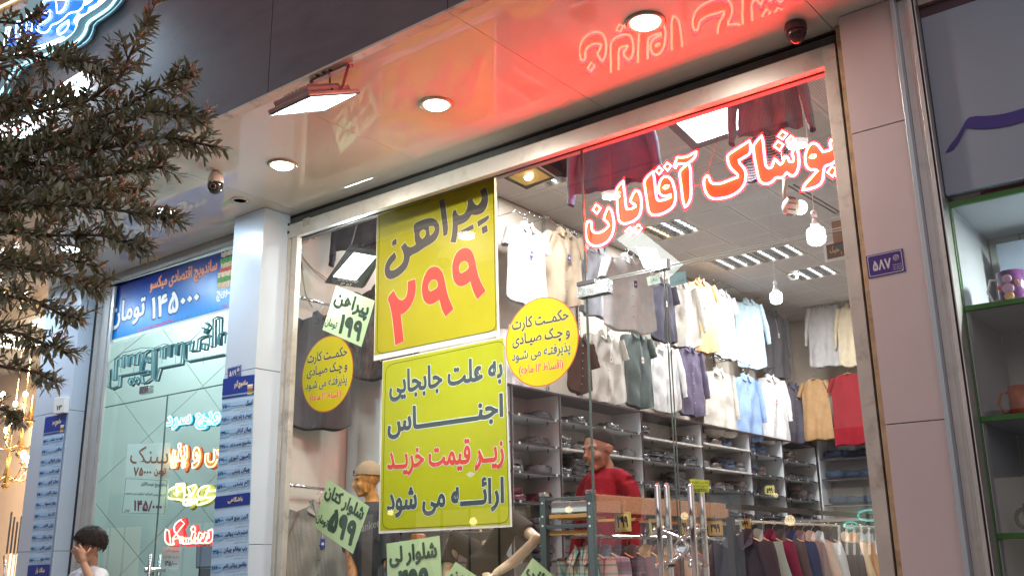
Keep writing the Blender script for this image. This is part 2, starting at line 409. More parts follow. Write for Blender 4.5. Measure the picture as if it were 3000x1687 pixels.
# ------------------------------------------------------------------ ground
struct('road', B().box(-60,60,-40,-.6,-.4,-.13), m_road)
b = B().box(-60,60,-.45,20,-.35,0); struct('pavement', b, m_pave)
struct('kerb', B().box(-60,60,-.6,-.452,-.4,.0), mat('kerb_stone', (.33,.32,.30), .7, var=.1))
tg = m_floor
def perf_mat():
    m = mat('perforated_tile', (.62,.60,.585), .6, var=.03, vs=4); n = m.node_tree.nodes; L = m.node_tree.links; p = n['Principled BSDF']
    tc = n.new('ShaderNodeTexCoord'); mp = n.new('ShaderNodeVectorMath'); mp.operation = 'SCALE'; mp.inputs['Scale'].default_value = 42
    L.new(tc.outputs['Object'], mp.inputs[0]); fr = n.new('ShaderNodeVectorMath'); fr.operation = 'FRACTION'; L.new(mp.outputs[0], fr.inputs[0])
    sb = n.new('ShaderNodeVectorMath'); sb.operation = 'SUBTRACT'; sb.inputs[1].default_value = (.5,.5,.5); L.new(fr.outputs[0], sb.inputs[0])
    mu = n.new('ShaderNodeVectorMath'); mu.operation = 'MULTIPLY'; mu.inputs[1].default_value = (1,1,0); L.new(sb.outputs[0], mu.inputs[0])
    ln = n.new('ShaderNodeVectorMath'); ln.operation = 'LENGTH'; L.new(mu.outputs[0], ln.inputs[0])
    lt = n.new('ShaderNodeMath'); lt.operation = 'LESS_THAN'; lt.inputs[1].default_value = .21; L.new(ln.outputs['Value'], lt.inputs[0])
    # solid border round the perforated field
    ab = n.new('ShaderNodeVectorMath'); ab.operation = 'ABSOLUTE'; L.new(tc.outputs['Object'], ab.inputs[0])
    sx = n.new('ShaderNodeSeparateXYZ'); L.new(ab.outputs[0], sx.inputs[0]); mxm = n.new('ShaderNodeMath'); mxm.operation = 'MAXIMUM'
    L.new(sx.outputs[0], mxm.inputs[0]); L.new(sx.outputs[1], mxm.inputs[1]); l2 = n.new('ShaderNodeMath'); l2.operation = 'LESS_THAN'; l2.inputs[1].default_value = .262
    L.new(mxm.outputs[0], l2.inputs[0]); mm = n.new('ShaderNodeMath'); mm.operation = 'MULTIPLY'; L.new(lt.outputs[0], mm.inputs[0]); L.new(l2.outputs[0], mm.inputs[1])
    mx = n.new('ShaderNodeMixRGB'); L.new(mm.outputs[0], mx.inputs[0]); src = p.inputs['Base Color'].links[0].from_socket
    L.new(src, mx.inputs[1]); mx.inputs[2].default_value = (.10,.09,.09,1); L.new(mx.outputs[0], p.inputs['Base Color']); return m
m_perf = perf_mat()

# ------------------------------------------------------------------ canopy soffit of separate panels
sx_ = [onZ(700,560,SOF).x, onZ(1100,416,SOF).x, onZ(1600,213,SOF).x, onZ(2400,44,SOF).x]
step = sx_[1]-sx_[0]
edges = [sx_[0]-step*k for k in (6,5,4,3,2,1)] + sx_ + [onY(2668,0,YR).x+.004]
gy = onZ(1437.8, 0, SOF).y
sof = struct('soffit', B().box(edges[0], edges[-1], SOFY+.02, 4.79, SOF+.012, SOF+.06), m_black)
for i in range(len(edges)-1):
    x0, x1 = edges[i]+.002, edges[i+1]-.002
    obj('soffit_panel', B().box(x0, x1, gy+.003, 4.74 if i < len(edges)-2 else 4.6, SOF, SOF+.010), m_soffit, sof)
    obj('edge_trim', B().box(x0, x1, SOFY, gy-.002, SOF-.003, SOF+.010), m_trimw, sof)
# fascia panels
fa = thing('dark_fascia', 'dark grey composite fascia wall above the lit soffit', 'fascia', (-6, SOFY, SOF))
fe = [onY(*p, SOFY).x for p in ((1310,20),(796,60))]
d = fe[0]-fe[1]; fe = [fe[1]-d*k for k in (7,6,5,4,3,2,1)] + [fe[1], fe[0], fe[0]+d, fe[0]+2*d+.2]
for i in range(len(fe)-1):
    x0, x1 = fe[i], min(fe[i+1], edges[-1])
    if x1-x0 < .05: continue
    obj('fascia_panel', B().box(x0+.003, x1-.003, SOFY+.002, SOFY+.05, SOF+.012, 7.6), m_fascia, fa)
obj('backing', B().box(edges[0], edges[-1], SOFY+.06, SOFY+.4, SOF+.07, 7.6), m_black, fa)
bw = thing('upper_building', 'dark upper storey behind the fascia sheets', 'building', (-6, 3.6, SOF+.1))
obj('wall', B().box(edges[0], 3, SOFY+.42, 17, 5.10, 8.2), m_fascia, bw)

# ------------------------------------------------------------------ pillars
def xat(px, Y, py=1300): return onY(px, py, Y).x
PLf = 4.275
def pillar(name, label, x0, x1, yf, yb, joints, m, top=SOF-.004, m2=None):
    t = thing(name, label, 'pillar', ((x0+x1)/2, yf, 0)); z = 0; gap = .004
    for zj in joints+[top]:
        obj('cladding_panel', B().box(x0, x1, yf, yb, z+gap, zj-(0 if zj == top else 0)), m, t, bevel=.002); z = zj
    obj('core', B().box(x0+.006, x1-.006, yf+.006, yb-.006, 0, top-.002), m_black, t)
    return t
xl0, xl1 = onY(684,700,PLf).x, onY(774,640,PLf).x
pillar('shop_pillar', 'white clad pillar between the sandwich shop and the shirt shop', xl0, xl1, PLf, 4.52, [1.22, 2.45], m_pillarw)
xr0, xr1 = onY(2600,1300,4.42).x, onY(2784,1300,4.42).x
pillar('shop_pillar', 'wide beige clad pillar carrying the blue number 587 plate', xr0, xr1, 4.42, 4.76,
       [onY(2680,1237,4.42).z, onY(2570,375,4.42).z], m_pillar)
xf0, xf1 = onY(150,1120,YR).x, onY(250,1120,YR).x
pillar('shop_pillar', 'white pillar on the left carrying the second blue menu board', xf0-.02, xf1, 4.38, 4.6, [1.22, 2.45], m_pillarw)

# ------------------------------------------------------------------ roller shutter head and rails
zb1, zb0 = onY(822,667,YR).z, onY(824.6,705.6,YR).z
X0, X1 = xat(785,YR), xat(2587,YR)
sh = thing('roller_shutter', 'grey roller shutter box above the shirt shop window', 'shutter', ((X0+X1)/2, YR, zb0))
xs0, xs1 = onY(820,640,YR).x, onY(2440,100,YR).x
n_ = 5
for i in range(n_):
    z0 = zb1+.006+(SOF-.02-zb1-.006)*i/n_; z1 = zb1+.006+(SOF-.02-zb1-.006)*(i+1)/n_
    b = B().slab([(xs0,YR+.03,z0+.004),(xs1,YR+.03,z0+.004),(xs1,YR+.045,z1),(xs0,YR+.045,z1)], (0,.02,0)); obj('shutter_slat', b, m_alud, sh, bevel=.003)
obj('housing', B().box(xs0, xs1, YR+.075, YR+.24, zb1, SOF-.015), m_alud, sh)
b = B().box(xs0, xs1, YR, YR+.05, zb0, zb1); obj('bottom_bar', b, m_alu, sh, bevel=.004)
b = B().box(xs0+.02, xs1-.02, YR+.052, YR+.060, zb0-.006, zb0+.01); obj('rubber_seal', b, m_black, sh)
for dx in (.035, .115):
    for dz in (.05, .115):
        obj('bolt', B().lathe([(.011,0),(.011,.004),(.006,.007)], (xs0+dx, YR, zb0+dz), 12, (0,-1,0)), m_black, sh, smooth=True)
obj('maker_label', B().box(xs0+.28, xs0+.36, YR-.0015, YR, zb0+.06, zb0+.12), mat('label_grey', (.3,.31,.3), .6, var=.3, vs=60), sh)
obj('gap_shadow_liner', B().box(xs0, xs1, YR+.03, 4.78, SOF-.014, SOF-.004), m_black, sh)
def rail(label, parts):
    t = thing('guide_rail', label, 'shutter rail', (parts[0][1], YR, 0), group='shutter guide rails')
    for nm, a, c, y0, y1, z1, m in parts: obj(nm, B().box(min(a,c), max(a,c), y0, y1, 0.02, z1), m, t, bevel=.002 if m is not m_black else 0)
rail('worn grey shutter rail on the left edge of the shirt shop window', [('outer_strip', xat(767,YR), xat(785,YR)-.001, YR, YR+.06, SOF-.03, m_alu),
     ('slot', xat(785,YR), xat(795,YR), YR+.03, YR+.08, zb0, m_black), ('window_frame', xat(795,YR)+.001, xat(820,YR), YR+.002, YR+.06, zb0-.002, m_alus),
     ('frame_lip', xat(820,YR)+.001, xat(826,YR), YR+.012, YR+.06, zb0-.002, m_alud), ('inner_frame', xat(826,YR)+.001, xat(840,YR), YR+.004, YR+.05, zb0-.002, m_alus)])
rail('beige shutter rail on the right edge of the shirt shop window', [('window_frame', xat(2536,YR), xat(2580,YR)-.001, YR-.006, YR+.20, SOF-.10, m_alus),
     ('slot', xat(2580,YR), xat(2587,YR), YR+.03, YR+.08, SOF-.02, m_black), ('stained_strip', xat(2587,YR)+.001, xr0-.001, YR-.01, YR+.05, SOF-.006, m_rust)])
for (x, ln) in ((828, 'a'), (838, 'b')): pass
# sandwich shop frame
zst = onY(284,816,YR).z; xst0 = xat(250,YR,1120); xst1 = xl0
t = thing('shop_front_frame', 'grey aluminium frame round the sandwich shop front', 'frame', (xst0, YR, 0))
obj('head_beam', B().box(xst0, xst1, YR, YR+.10, zst-.07, zst), m_alud, t, bevel=.003)
obj('head_lip', B().box(xst0, xst1, YR-.006, YR+.02, zst-.11, zst-.075), m_alu, t, bevel=.002)
obj('side_rail', B().box(xst0+.002, xat(263,YR,1120), YR+.02, YR+.10, 0, zst-.12), m_black, t)
obj('side_rail', B().box(xat(263,YR,1120)+.001, xat(270,YR,1120), YR, YR+.10, 0, zst-.12), m_alu, t)
obj('side_frame', B().box(xat(270,YR,1120)+.001, xat(292,YR,1120), YR+.02, YR+.05, 0, zst-.12), m_alud, t)
obj('side_frame', B().box(xat(292,YR,1120)+.001, xat(300,YR,1120), YR+.03, YR+.05, 0, zst-.12), m_alu, t)
obj('header_wall', B().box(xst0, xst1, YR+.0, YR+.2, zst+.004, SOF-.004), m_pillarw, t)
# silver channel to the right of the pillar and the neighbour's front
y_ = 4.40
c0, c1, c2, c3 = xr1, xat(2797,y_), xat(2850,y_), xat(2860,y_)
t = thing('aluminium_channel', 'silver ribbed aluminium channel right of the beige pillar', 'channel', (c1, y_, 0))
obj('flange', B().box(c0+.002, c1, y_-.03, y_+.02, 0, SOF-.02), mat('flange_blue_grey', (.42,.50,.56), .35, .3), t, bevel=.003)
obj('channel_body', B().box(c1+.001, c2-.02, y_+.02, y_+.2, 0, SOF-.03), m_alu, t)
for k in range(4):
    xx = c1+.03+(c2-c1-.045)*(.35+.2*k); obj('rib', B().box(xx-.004, xx+.004, y_+.012, y_+.0195, 0, SOF-.03), m_alu, t, bevel=.0015)
obj('outer_lip', B().box(c2-.019, c2, y_-.005, y_+.2, 0, SOF-.03), m_alu, t, bevel=.002)
obj('gap', B().box(c2+.001, c3-.006, y_+.05, y_+.2, 0, SOF+.2), m_black, t)
obj('thin_strip', B().box(c3-.005, c3, y_+.0, y_+.2, 0, SOF+.2), m_alu, t)

# ------------------------------------------------------------------ shirt shop: room
xw0, xw1 = WX, -1.42
struct('shop_floor', B().box(xw0, xw1, 4.8, BACK, .01, .16), m_floor)
cl = struct('shop_ceiling', B().box(xw0-.1, xw1+.1, 4.82, BACK+.1, CEIL+.03, CEIL+.12), mat('ceiling_grid', (.42,.41,.40), .5))
me_t = B().box(-.296,.296,-.296,.296,0,.012).mesh('ceiling_tile', False, [m_perf])
TS = .6; troff = []
for q in ((2045,668), (2231,748), (2385,815)):
    p = onZ(*q, CEIL); troff.append((round((p.x-xw0)/TS-.5), round((p.y-4.95)/TS-.5)))
troff.append((troff[0][0], troff[0][1]-4)); troff.append((1, troff[1][1]))
nx = 8
for i in range(nx):
    for j in range(18):
        if (i, j) in troff: continue
        o = bpy.data.objects.new('ceiling_tile', me_t); COL.objects.link(o); o.parent = cl
        o.location = (xw0+TS*(i+.5), 4.95+TS*(j+.5), CEIL-.004*R.random()); o.rotation_euler = (rad(R.uniform(-.25,.25)), rad(R.uniform(-.25,.25)), 0)
wl = struct('left_wall', B().box(xw0-.12, xw0-.004, 4.56, BACK, 0, CEIL), m_wallg)
yy = [4.79, 6.02, 6.55, 7.8, 9.1, 10.4, 11.7, 13.0, 14.3, BACK-.01]
for i in range(len(yy)-1):
    obj('wall_panel', B().box(xw0-.002, xw0+.012, yy[i]+.003, yy[i+1]-.003, .16, CEIL-.02), m_wallw if i == 0 else (m_wallg if i == 1 else m_wallb), wl)
bwl = struct('back_wall', B().box(xw0, xw1, BACK+.014, BACK+.14, 0, CEIL), m_wallb)
for i in range(4):
    w_ = (xw1-xw0)/4; obj('wall_panel', B().box(xw0+.015+w_*i, xw0+w_*(i+1)-.003, BACK, BACK+.012, .16, CEIL-.02), m_wallb, bwl)
struct('right_wall', B().box(xw1, xw1+.1, 4.86, BACK, 0, CEIL), m_wallb)
struct('front_lintel', B().box(xw0, xw1, 4.80, 4.92, zb0+.16, CEIL), m_wallg)

# ------------------------------------------------------------------ glazing of the shirt shop
gx = [xat(838,YG,1300)-.12, xat(1722,YG,1000), xat(1980,YG,1400), xw1-.02]
zt = onY(2200,727,YG).z
gl = thing('shop_window', 'large clear glass window and double glass doors of the shirt shop', 'shop window', ((gx[0]+gx[1])/2, YG, .16))
def pane(par, x0, x1, z0, z1, Y=YG, m=None, th=.0): obj('pane', B().quad((x0,Y,z0),(x1,Y,z0),(x1,Y,z1),(x0,Y,z1)), m or m_glass, par)
ztop = zb0+.15
pane(gl, gx[0], gx[1]-.003, .16, ztop); pane(gl, gx[1]+.003, gx[3], zt+.004, ztop)
pane(gl, gx[1]+.004, gx[2]-.003, .18, zt-.004); pane(gl, gx[2]+.012, gx[3], .18, zt-.004)
m_edge = mat('glass_edge', (.10,.16,.15), .15, spec=.8)
for x in (gx[1]-.004, gx[1]+.004): obj('pane_edge', B().box(x-.0022, x+.0022, YG, YG+.010, .16, ztop), m_edge, gl)
for x in (gx[2]-.004, gx[2]+.013): obj('pane_edge', B().box(x-.002, x+.002, YG, YG+.010, .18, zt), m_edge, gl)
for z in (zt-.007, zt+.007): obj('pane_edge', B().box(gx[1], gx[3], YG+.0005, YG+.010, z-.0022, z+.0022), mat('glass_edge_bright', (.5,.55,.55), .15, spec=.9), gl)
def plate(par, nm, px, m=m_steel, y0=YG-.022, y1=YG+.03):
    p = [onY(*q, YG) for q in px]; x0, x1, z0, z1 = min(q.x for q in p), max(q.x for q in p), min(q.z for q in p), max(q.z for q in p)
    obj(nm, B().box(x0, x1, y0, y1, z0, z1), m, par, bevel=.004)
plate(gl, 'pivot_fitting', ((1697,835),(1788,858))); plate(gl, 'lock_fitting', ((1914,768),(1960,788)))
obj('cover_cap', B().box(gx[1]-.05, gx[1]+.085, YG-.030, YG-.0225, zt-.014, zt+.014), m_chrome, gl, bevel=.003)
# tall tube handles, a pair for each door leaf, inside and out
def handle(x, Y, px_top):
    z1 = onY(px_top, 1415, Y).z
    obj('handle_tube', B().tube([(x,Y,.55),(x,Y,z1-.02),(x,Y,z1)], [.017,.017,.011], 14), m_chrome, gl, smooth=True)
for px, Y in ((1921,YG-.09),(1948,YG+.10),(2018,YG-.09),(2050,YG+.10)):
    z1 = onY(px,1414,Y).z
    handle(xat(px+6,Y,1450), Y, px)
hz = [onY(1945,1552,YG).z, onY(1960,1655,YG).z]
for px in (1932, 2030):
    x = xat(px+6,YG,1500)
    for z in hz: obj('handle_mount', B().tube([(x,YG-.09,z),(x,YG+.10,z)], .012, 10).lathe([(.028,0),(.028,.012)], (x,YG-.014,z), 16, (0,1,0)), m_chrome, gl, smooth=True)
xa, xb = xat(1940,YG-.06,1600), xat(2050,YG-.06,1600)
for sgn, xc in ((1, xa), (-1, xb)):
    pts = [(xc+sgn*.15*math.sin(math.pi*t), YG-.05, hz[1]-.0+(hz[0]-hz[1])*(t)) for t in [i/10 for i in range(11)]]
    obj('handle_arc', B().tube(pts, .02, 10, flat=.4), m_chrome, gl, smooth=True)
obj('door_lock', B().box((xa+xb)/2-.05, (xa+xb)/2+.05, YG-.045, YG+.03, onY(1990,1612,YG).z-.025, onY(1990,1612,YG).z+.025), m_chrome, gl, bevel=.006)

# ------------------------------------------------------------------ downlights in the soffit
m_lensw = emis('downlight_lens_warm', (1,.95,.86), 9); m_lensc = emis('downlight_lens_cool', (.80,.93,1), 9)
m_ring = mat('downlight_ring', (.45,.36,.27), .3, .4)
def downlight(x, y, label, warm=True, p=15):
    t = thing('downlight', label, 'ceiling light', (x,y,SOF), group='round lights in the soffit')
    obj('ring', B().lathe([(.074,-.001),(.082,-.012),(.094,-.013),(.102,-.005),(.102,-.001)], (x,y,SOF), 32), m_ring, t, smooth=True)
    obj('lens', B().lathe([(.0001,-.030),(.030,-.029),(.055,-.024),(.070,-.014),(.073,-.001)], (x,y,SOF), 28), m_lensw if warm else m_lensc, t, smooth=True)
    area('lamp', t, (x,y,SOF-.035), .13, p, (1,.86,.70) if warm else (.66,.84,1))
dl = [(onZ(1888,62,SOF), 'glowing downlight beside the red letters on the soffit', True), (onZ(1278,305,SOF), 'glowing downlight between the floodlight and the red glow', True),
      (onZ(829,483,SOF), 'glowing downlight nearest the white egg shaped camera', True)]
for p, l, wm in dl: downlight(p.x, 3.84, l, wm)
x0_ = dl[2][0].x
for k, l in ((1,'cool downlight behind the olive leaf tips over the sandwich shop'), (2,'cool downlight over the left edge of the sandwich shop'), (3,'cool downlight furthest left along the soffit')):
    downlight(x0_-1.4175*k+.03, 3.84, l, False, 17)
p = onZ(703,587,SOF)
t = thing('blank_fitting', 'small unlit round recess beside the white egg shaped camera', 'ceiling fitting', (p.x,p.y,SOF))
obj('rim', B().lathe([(.045,-.001),(.05,-.008),(.066,-.008),(.068,-.001)], p, 28), m_soffit, t, smooth=True)
obj('recess', B().lathe([(.0001,-.002),(.045,-.002)], p, 28), mat('recess_tan', (.5,.42,.33), .6), t)

# ================================================================== printed sheets on the glass
m_yel = mat('poster_yellow', (.56,.49,.014), .32, transl=.28, spec=.45, var=.05, vs=3, bump=.10, bs=5)
m_yel2 = mat('poster_lime', (.55,.57,.02), .32, transl=.28, spec=.45, var=.05, vs=3, bump=.10, bs=5)
m_pgreen = mat('card_pale_green', (.50,.68,.38), .5, transl=.4, var=.04, vs=3)
m_pyel = mat('card_pale_yellow', (.68,.70,.30), .5, var=.04, vs=3)
m_ink = mat('ink_dark_slate', (.055,.075,.085), .5)
m_inkb = mat('ink_black', (.02,.02,.02), .5)
m_inkg = mat('ink_dark_green', (.03,.07,.05), .5)
m_inkr = mat('ink_red', (.62,.055,.035), .45)
m_inkm = mat('ink_maroon', (.33,.02,.05), .5)
m_white = mat('paper_white', (.78,.78,.74), .5, transl=.4)
m_wink = mat('ink_white', (.84,.85,.86), .5)
m_cream = mat('print_cream', (.80,.68,.45), .5)
YP = YG+.016
def shape_on(b, loops, Y, off=0, smooth=True):
    v, f = loops2d(loops, off, smooth); return b.add([onY(x, y, Y) for x, y in v], f)
def sheet(name, label, cat, px, Y, m, th=.002, parent=None, wave=.004, n=14, bow=0):
    """paper sheet over 4 photo corners TL,TR,BR,BL with slight waviness"""
    q = [onY(*p, Y) for p in px]; c = sum(q, Vector())/4
    t = thing(name, label, cat, (c.x, Y, min(p.z for p in q))) if parent is None else parent
    sd = R.random()*50
    def fn(u, v):
        p = bil(q, u, 1-v); e = min(u,1-u,v,1-v)
        return p+Vector((0, wave*(noise.noise(Vector((p.x*4, p.z*4, sd)))) + bow*(1-min(1, e*8))**2, 0))
    b = B().grid(fn, n, n); obj('paper', b, m, t, smooth=True); return t, q
def line_loop(b, pts, Y, wpx, closed=True):
    """thin printed line of given pixel width"""
    P = [onY(*p, Y) for p in pts]; k = len(P); w = wpx
    for i in range(k if closed else k-1):
        a, c = P[i], P[(i+1) % k]; d = (c-a).normalized(); n_ = Vector((-d.z, 0, d.x))*w/2
        b.add([a-n_-d*w*.3, c-n_+d*w*.3, c+n_+d*w*.3, a+n_-d*w*.3], [(0,1,2,3)])
def rrect(q, r=14, n=5):
    """rounded quad loop in pixels: TL,TR,BR,BL"""
    out = []
    for i in range(4):
        p = Vector(q[i]); a = (Vector(q[i-1])-p).normalized()*r; c = (Vector(q[(i+1)%4])-p).normalized()*r
        for k in range(n+1):
            t = k/n; out.append(tuple((p+a)*(1-t)**2 + p*2*t*(1-t) + (p+c)*t*t))
    return out
S3, S4 = 4.829, 4.139
cr3 = lambda l: crop(l, 1090, 500, S3)
cr4 = lambda l: crop(l, 1090, 700, S4)
# --- upper yellow poster: پیراهن ۲۹۹
ptop = 4
t, q = sheet('sale_poster', 'large yellow poster reading پیراهن above a big red ۲۹۹ on the glass', 'poster', ((1106,560),(1453,452),(1463.3,982.7),(1094,1057)), YP, m_white, wave=.005, bow=0)
b = B(); b.slab([bil(q, u, v)+Vector((0,-.0035,0)) for u, v in ((.006,.995),(.985,.995),(.985,.03),(.010,.03))], (0,.0008,0)); obj('yellow_print', b, m_yel, t)
yl = YP-.0050
b = B(); line_loop(b, rrect([(1113,600),(1444,506),(1453.5,967),(1104,1038)], 22), yl, .0045); obj('border_line', b, m_inkb, t)
black = [cr3([(1605,230),(1640,330),(1645,430),(1620,530),(1570,600),(1480,635),(1410,625),(1370,690),(1310,740),(1215,775),(1215,860),(1185,1020),(1105,1015),(1130,900),(1140,760),(1130,580),(1190,545),(1200,610),(1240,635),(1310,600),(1340,540),(1350,480),(1345,420),(1420,390),(1440,460),(1490,490),(1540,440),(1550,370),(1525,290)])]
alef = [cr3([(945,430),(1020,395),(1050,550),(1085,890),(1010,935),(985,700),(965,560)])]
hen = [cr3([(585,755),(700,695),(830,660),(910,690),(955,770),(955,870),(920,960),(850,1030),(740,1090),(660,1150),(540,1205)])
       + cr4([(455,250),(440,310),(410,370),(340,440),(240,495),(180,480),(150,420),(150,340),(190,240),(275,155),(300,230),(235,300),(210,350),(225,380),(270,375),(330,330),(375,280),(385,210),(375,160)])
       + cr3([(405,1080),(470,1010),(500,1070),(560,1080),(620,1040),(600,980),(600,880),(585,860)]),
       cr3([(670,920),(680,860),(730,830),(765,860),(750,930),(710,965)]), cr3([(805,790),(870,785),(890,830),(865,880),(820,920)])]
dots = [[cr3([(1485,720),(1650,625),(1660,690),(1500,800)])], [cr3([(1545,805),(1625,765),(1640,860),(1560,900)])], [cr3([(1225,865),(1430,755),(1440,825),(1250,905)])], [cr3([(280,995),(345,955),(350,1040),(285,1070)])]]
d2 = [cr4([(180,720),(260,620),(300,700),(345,745),(400,725),(430,640),(430,515),(525,485),(535,600),(515,720),(460,830),(400,895),(350,915),(365,1050),(385,1240),(280,1290),(265,1150),(245,950),(215,800)])]
d9 = [cr4([(755,330),(820,350),(865,420),(890,540),(920,690),(990,850),(890,945),(840,850),(815,735),(760,780),(690,800),(630,760),(600,660),(605,540),(640,420),(700,345)]), cr4([(755,490),(790,510),(800,575),(760,610),(705,635),(680,600),(690,540),(720,500)])]
d9b = [cr4([(1140,100),(1200,130),(1240,210),(1265,340),(1300,480),(1380,630),(1275,735),(1225,640),(1190,515),(1140,560),(1060,580),(1000,540),(970,440),(970,300),(1010,180),(1070,120)]), cr4([(1120,265),(1160,285),(1175,350),(1130,390),(1080,415),(1055,390),(1055,330),(1080,285)])]
for nm, sh_, m in [('lettering', s, m_inkb) for s in [black, alef, hen]+dots] + [('numeral', s, m_inkr) for s in (d2, d9, d9b)]:
    obj(nm+'_outline', shape_on(B(), sh_, yl, 1.1), m_cream, t)
    mm = mat('ink_brown_black', (.075,.062,.060), .45) if nm == 'lettering' else m
    obj(nm, shape_on(B(), sh_, yl-.001, -.25), mm, t)
# --- lower yellow poster
t, q = sheet('clearance_poster', 'large lime yellow clearance poster of four lines below the ۲۹۹ poster', 'poster', ((1120.7,1056.6),(1481,985),(1500.7,1542.3),(1109.3,1562)), YP+.003, m_white, wave=.006)
b = B(); b.slab([bil(q, u, v)+Vector((0,-.0045,0)) for u, v in ((.008,.992),(.985,.992),(.988,.012),(.014,.015))], (0,.0008,0)); obj('yellow_print', b, m_yel2, t)
yl = YP-.0025
b = B(); line_loop(b, rrect([(1130,1070),(1478,996),(1491,1530),(1120,1550)], 26), yl, .0042); obj('border_line', b, mat('line_olive', (.10,.09,.01), .5), t)
ca = lambda l: crop(l, 1100, 980, 4.829)
cb = lambda l: crop(l, 1100, 1270, 4.829)
for body, qq, m in (('به علت جابجایی', ca([(195,512),(1800,262),(1800,712),(195,962)]), m_ink), ('اجنــــــــــاس', ca([(170,1052),(1810,820),(1810,1262),(170,1492)]), m_ink),
                    ('زیــر قیمت خریــد', cb([(165,150),(1820,20),(1820,505),(165,620)]), m_inkr), ('ارائــــه می شود', cb([(160,725),(1820,580),(1820,1095),(160,1200)]), m_ink)):
    q3 = [onY(*p, yl) for p in qq]
    obj('lettering_outline', letters(B(), body, q3, .026, .026, (0,0,0)), mat('print_pale_blue', (.66,.76,.78), .5), t)
    obj('lettering', letters(B(), body, q3, .026, 0, (0,-.001,0)), m, t)
# --- round stickers
def sticker(label, pxs, sc=1):
    L_, R_, T_, Bm = [onY(*p, YG-.003) for p in pxs]
    c = Vector(((L_.x+R_.x)/2, YG-.003, (T_.z+Bm.z)/2)); rx, rz = (R_.x-L_.x)/2, (T_.z-Bm.z)/2
    t = thing('round_sticker', label, 'sticker', c, group='round yellow stickers on the glass')
    def disc(r, y): return B().add([c+Vector((rx*r*math.cos(a*math.pi/28), y, rz*r*math.sin(a*math.pi/28))) for a in range(56)], [tuple(range(56))])
    b = disc(1, 0); b2 = disc(.975, -.0008); obj('red_rim', b, mat('sticker_rim', (.55,.13,.04), .4), t); obj('disc', b2, mat('sticker_yellow', (.66,.62,.02), .35, spec=.5, var=.03, transl=.3), t)
    for body, u0, u1, v0, v1, m in (('حکمــت کارت', -.80,.76,.30,.64,m_inkb), ('و چـک صیـادی', -.80,.78,-.08,.27,m_inkb), ('پذیرفتـه می شـود', -.82,.78,-.42,-.10,m_ink), ('(اقساط ۱۲ ماهه)', -.62,.58,-.72,-.46,m_inkr)):
        qq = [c+Vector((rx*u, -.0018, rz*v)) for u, v in ((u0,v1),(u1,v1),(u1,v0),(u0,v0))]
        obj('lettering', letters(B(), body, qq, .018), m, t); obj('lettering_outline', letters(B(), body, qq, .018, .022, (0,.0005,0)), mat('print_pale', (.8,.78,.5), .5), t)
sticker('round yellow sticker to the right of the two big yellow posters', ((1481,1000),(1696,1000),(1600,868),(1588,1132)))
sticker('round yellow sticker in front of the black shirt at the left of the window', ((885,1100),(1035,1090),(968,983),(950,1207)))
# --- tilted price cards
def card(name, label, px, Y, m, items, cat='price card', wave=.004, group=None):
    t, q = sheet(name, label, cat, px, Y, m, wave=wave, n=8)
    if group: t['group'] = group
    for body, (u0, u1, v0, v1), m2, off in items:
        qq = [bil(q, u, v)+Vector((0,-.0055,0)) for u, v in ((u0,v1),(u1,v1),(u1,v0),(u0,v0))]
        obj('lettering', letters(B(), body, qq, off), m2, t)
    return t
g = 'pale green price cards stuck to the window'
card('price_card', 'tilted pale green card reading پیراهن ۱۹۹ just under the black SHAFFAF floodlight', ((985.7,838),(1097.8,880.7),(1059,1016),(945,965.7)), YP+.01, m_pgreen,
     [('پیراهن', (.06,.95,.52,.95), m_inkg, .035), ('۱۹۹', (.36,.93,.07,.50), m_inkg, .035), ('تومان', (.02,.32,.08,.30), m_inkg, .03)], group=g)
card('price_card', 'tilted pale green card reading شلوار کتان ۵۹۹ in front of the wooden faced mannequin', ((960.6,1402),(1082,1482.7),(1033.7,1621.5),(918.3,1542)), YP+.01, m_pgreen,
     [('شلوار کتان', (.04,.96,.60,.95), m_inkg, .035), ('۵۹۹', (.30,.93,.10,.60), m_inkg, .04), ('تومان', (.02,.30,.10,.32), m_inkg, .03)], group=g)
card('price_card', 'upright pale green card reading شلوار لی at the bottom of the window', ((1131.5,1591.4),(1288,1568),(1297,1742),(1136,1757)), YP+.01, m_pgreen,
     [('شلوار لی', (.06,.95,.55,.93), m_inkg, .035), ('۴۹۹', (.22,.80,.08,.50), m_inkg, .04)], group=g)
card('price_card', 'pale green card tip at the lower edge beside the شلوار لی card', ((1335,1644),(1425,1705),(1360,1800),(1270,1740)), YP+.01, m_pgreen,
     [('پیراهن', (.1,.9,.52,.9), m_inkg, .035), ('۳۹۹', (.3,.8,.1,.45), m_inkg, .035)], group=g)
card('price_card', 'pale green card tip below the bent cream mannequin arm', ((1560.6,1632.5),(1655,1715),(1600,1800),(1505,1720)), YP+.01, m_pgreen,
     [('کتانی', (.05,.8,.52,.9), m_inkg, .035), ('۲۹۹', (.3,.8,.1,.45), m_inkg, .035)], group=g)
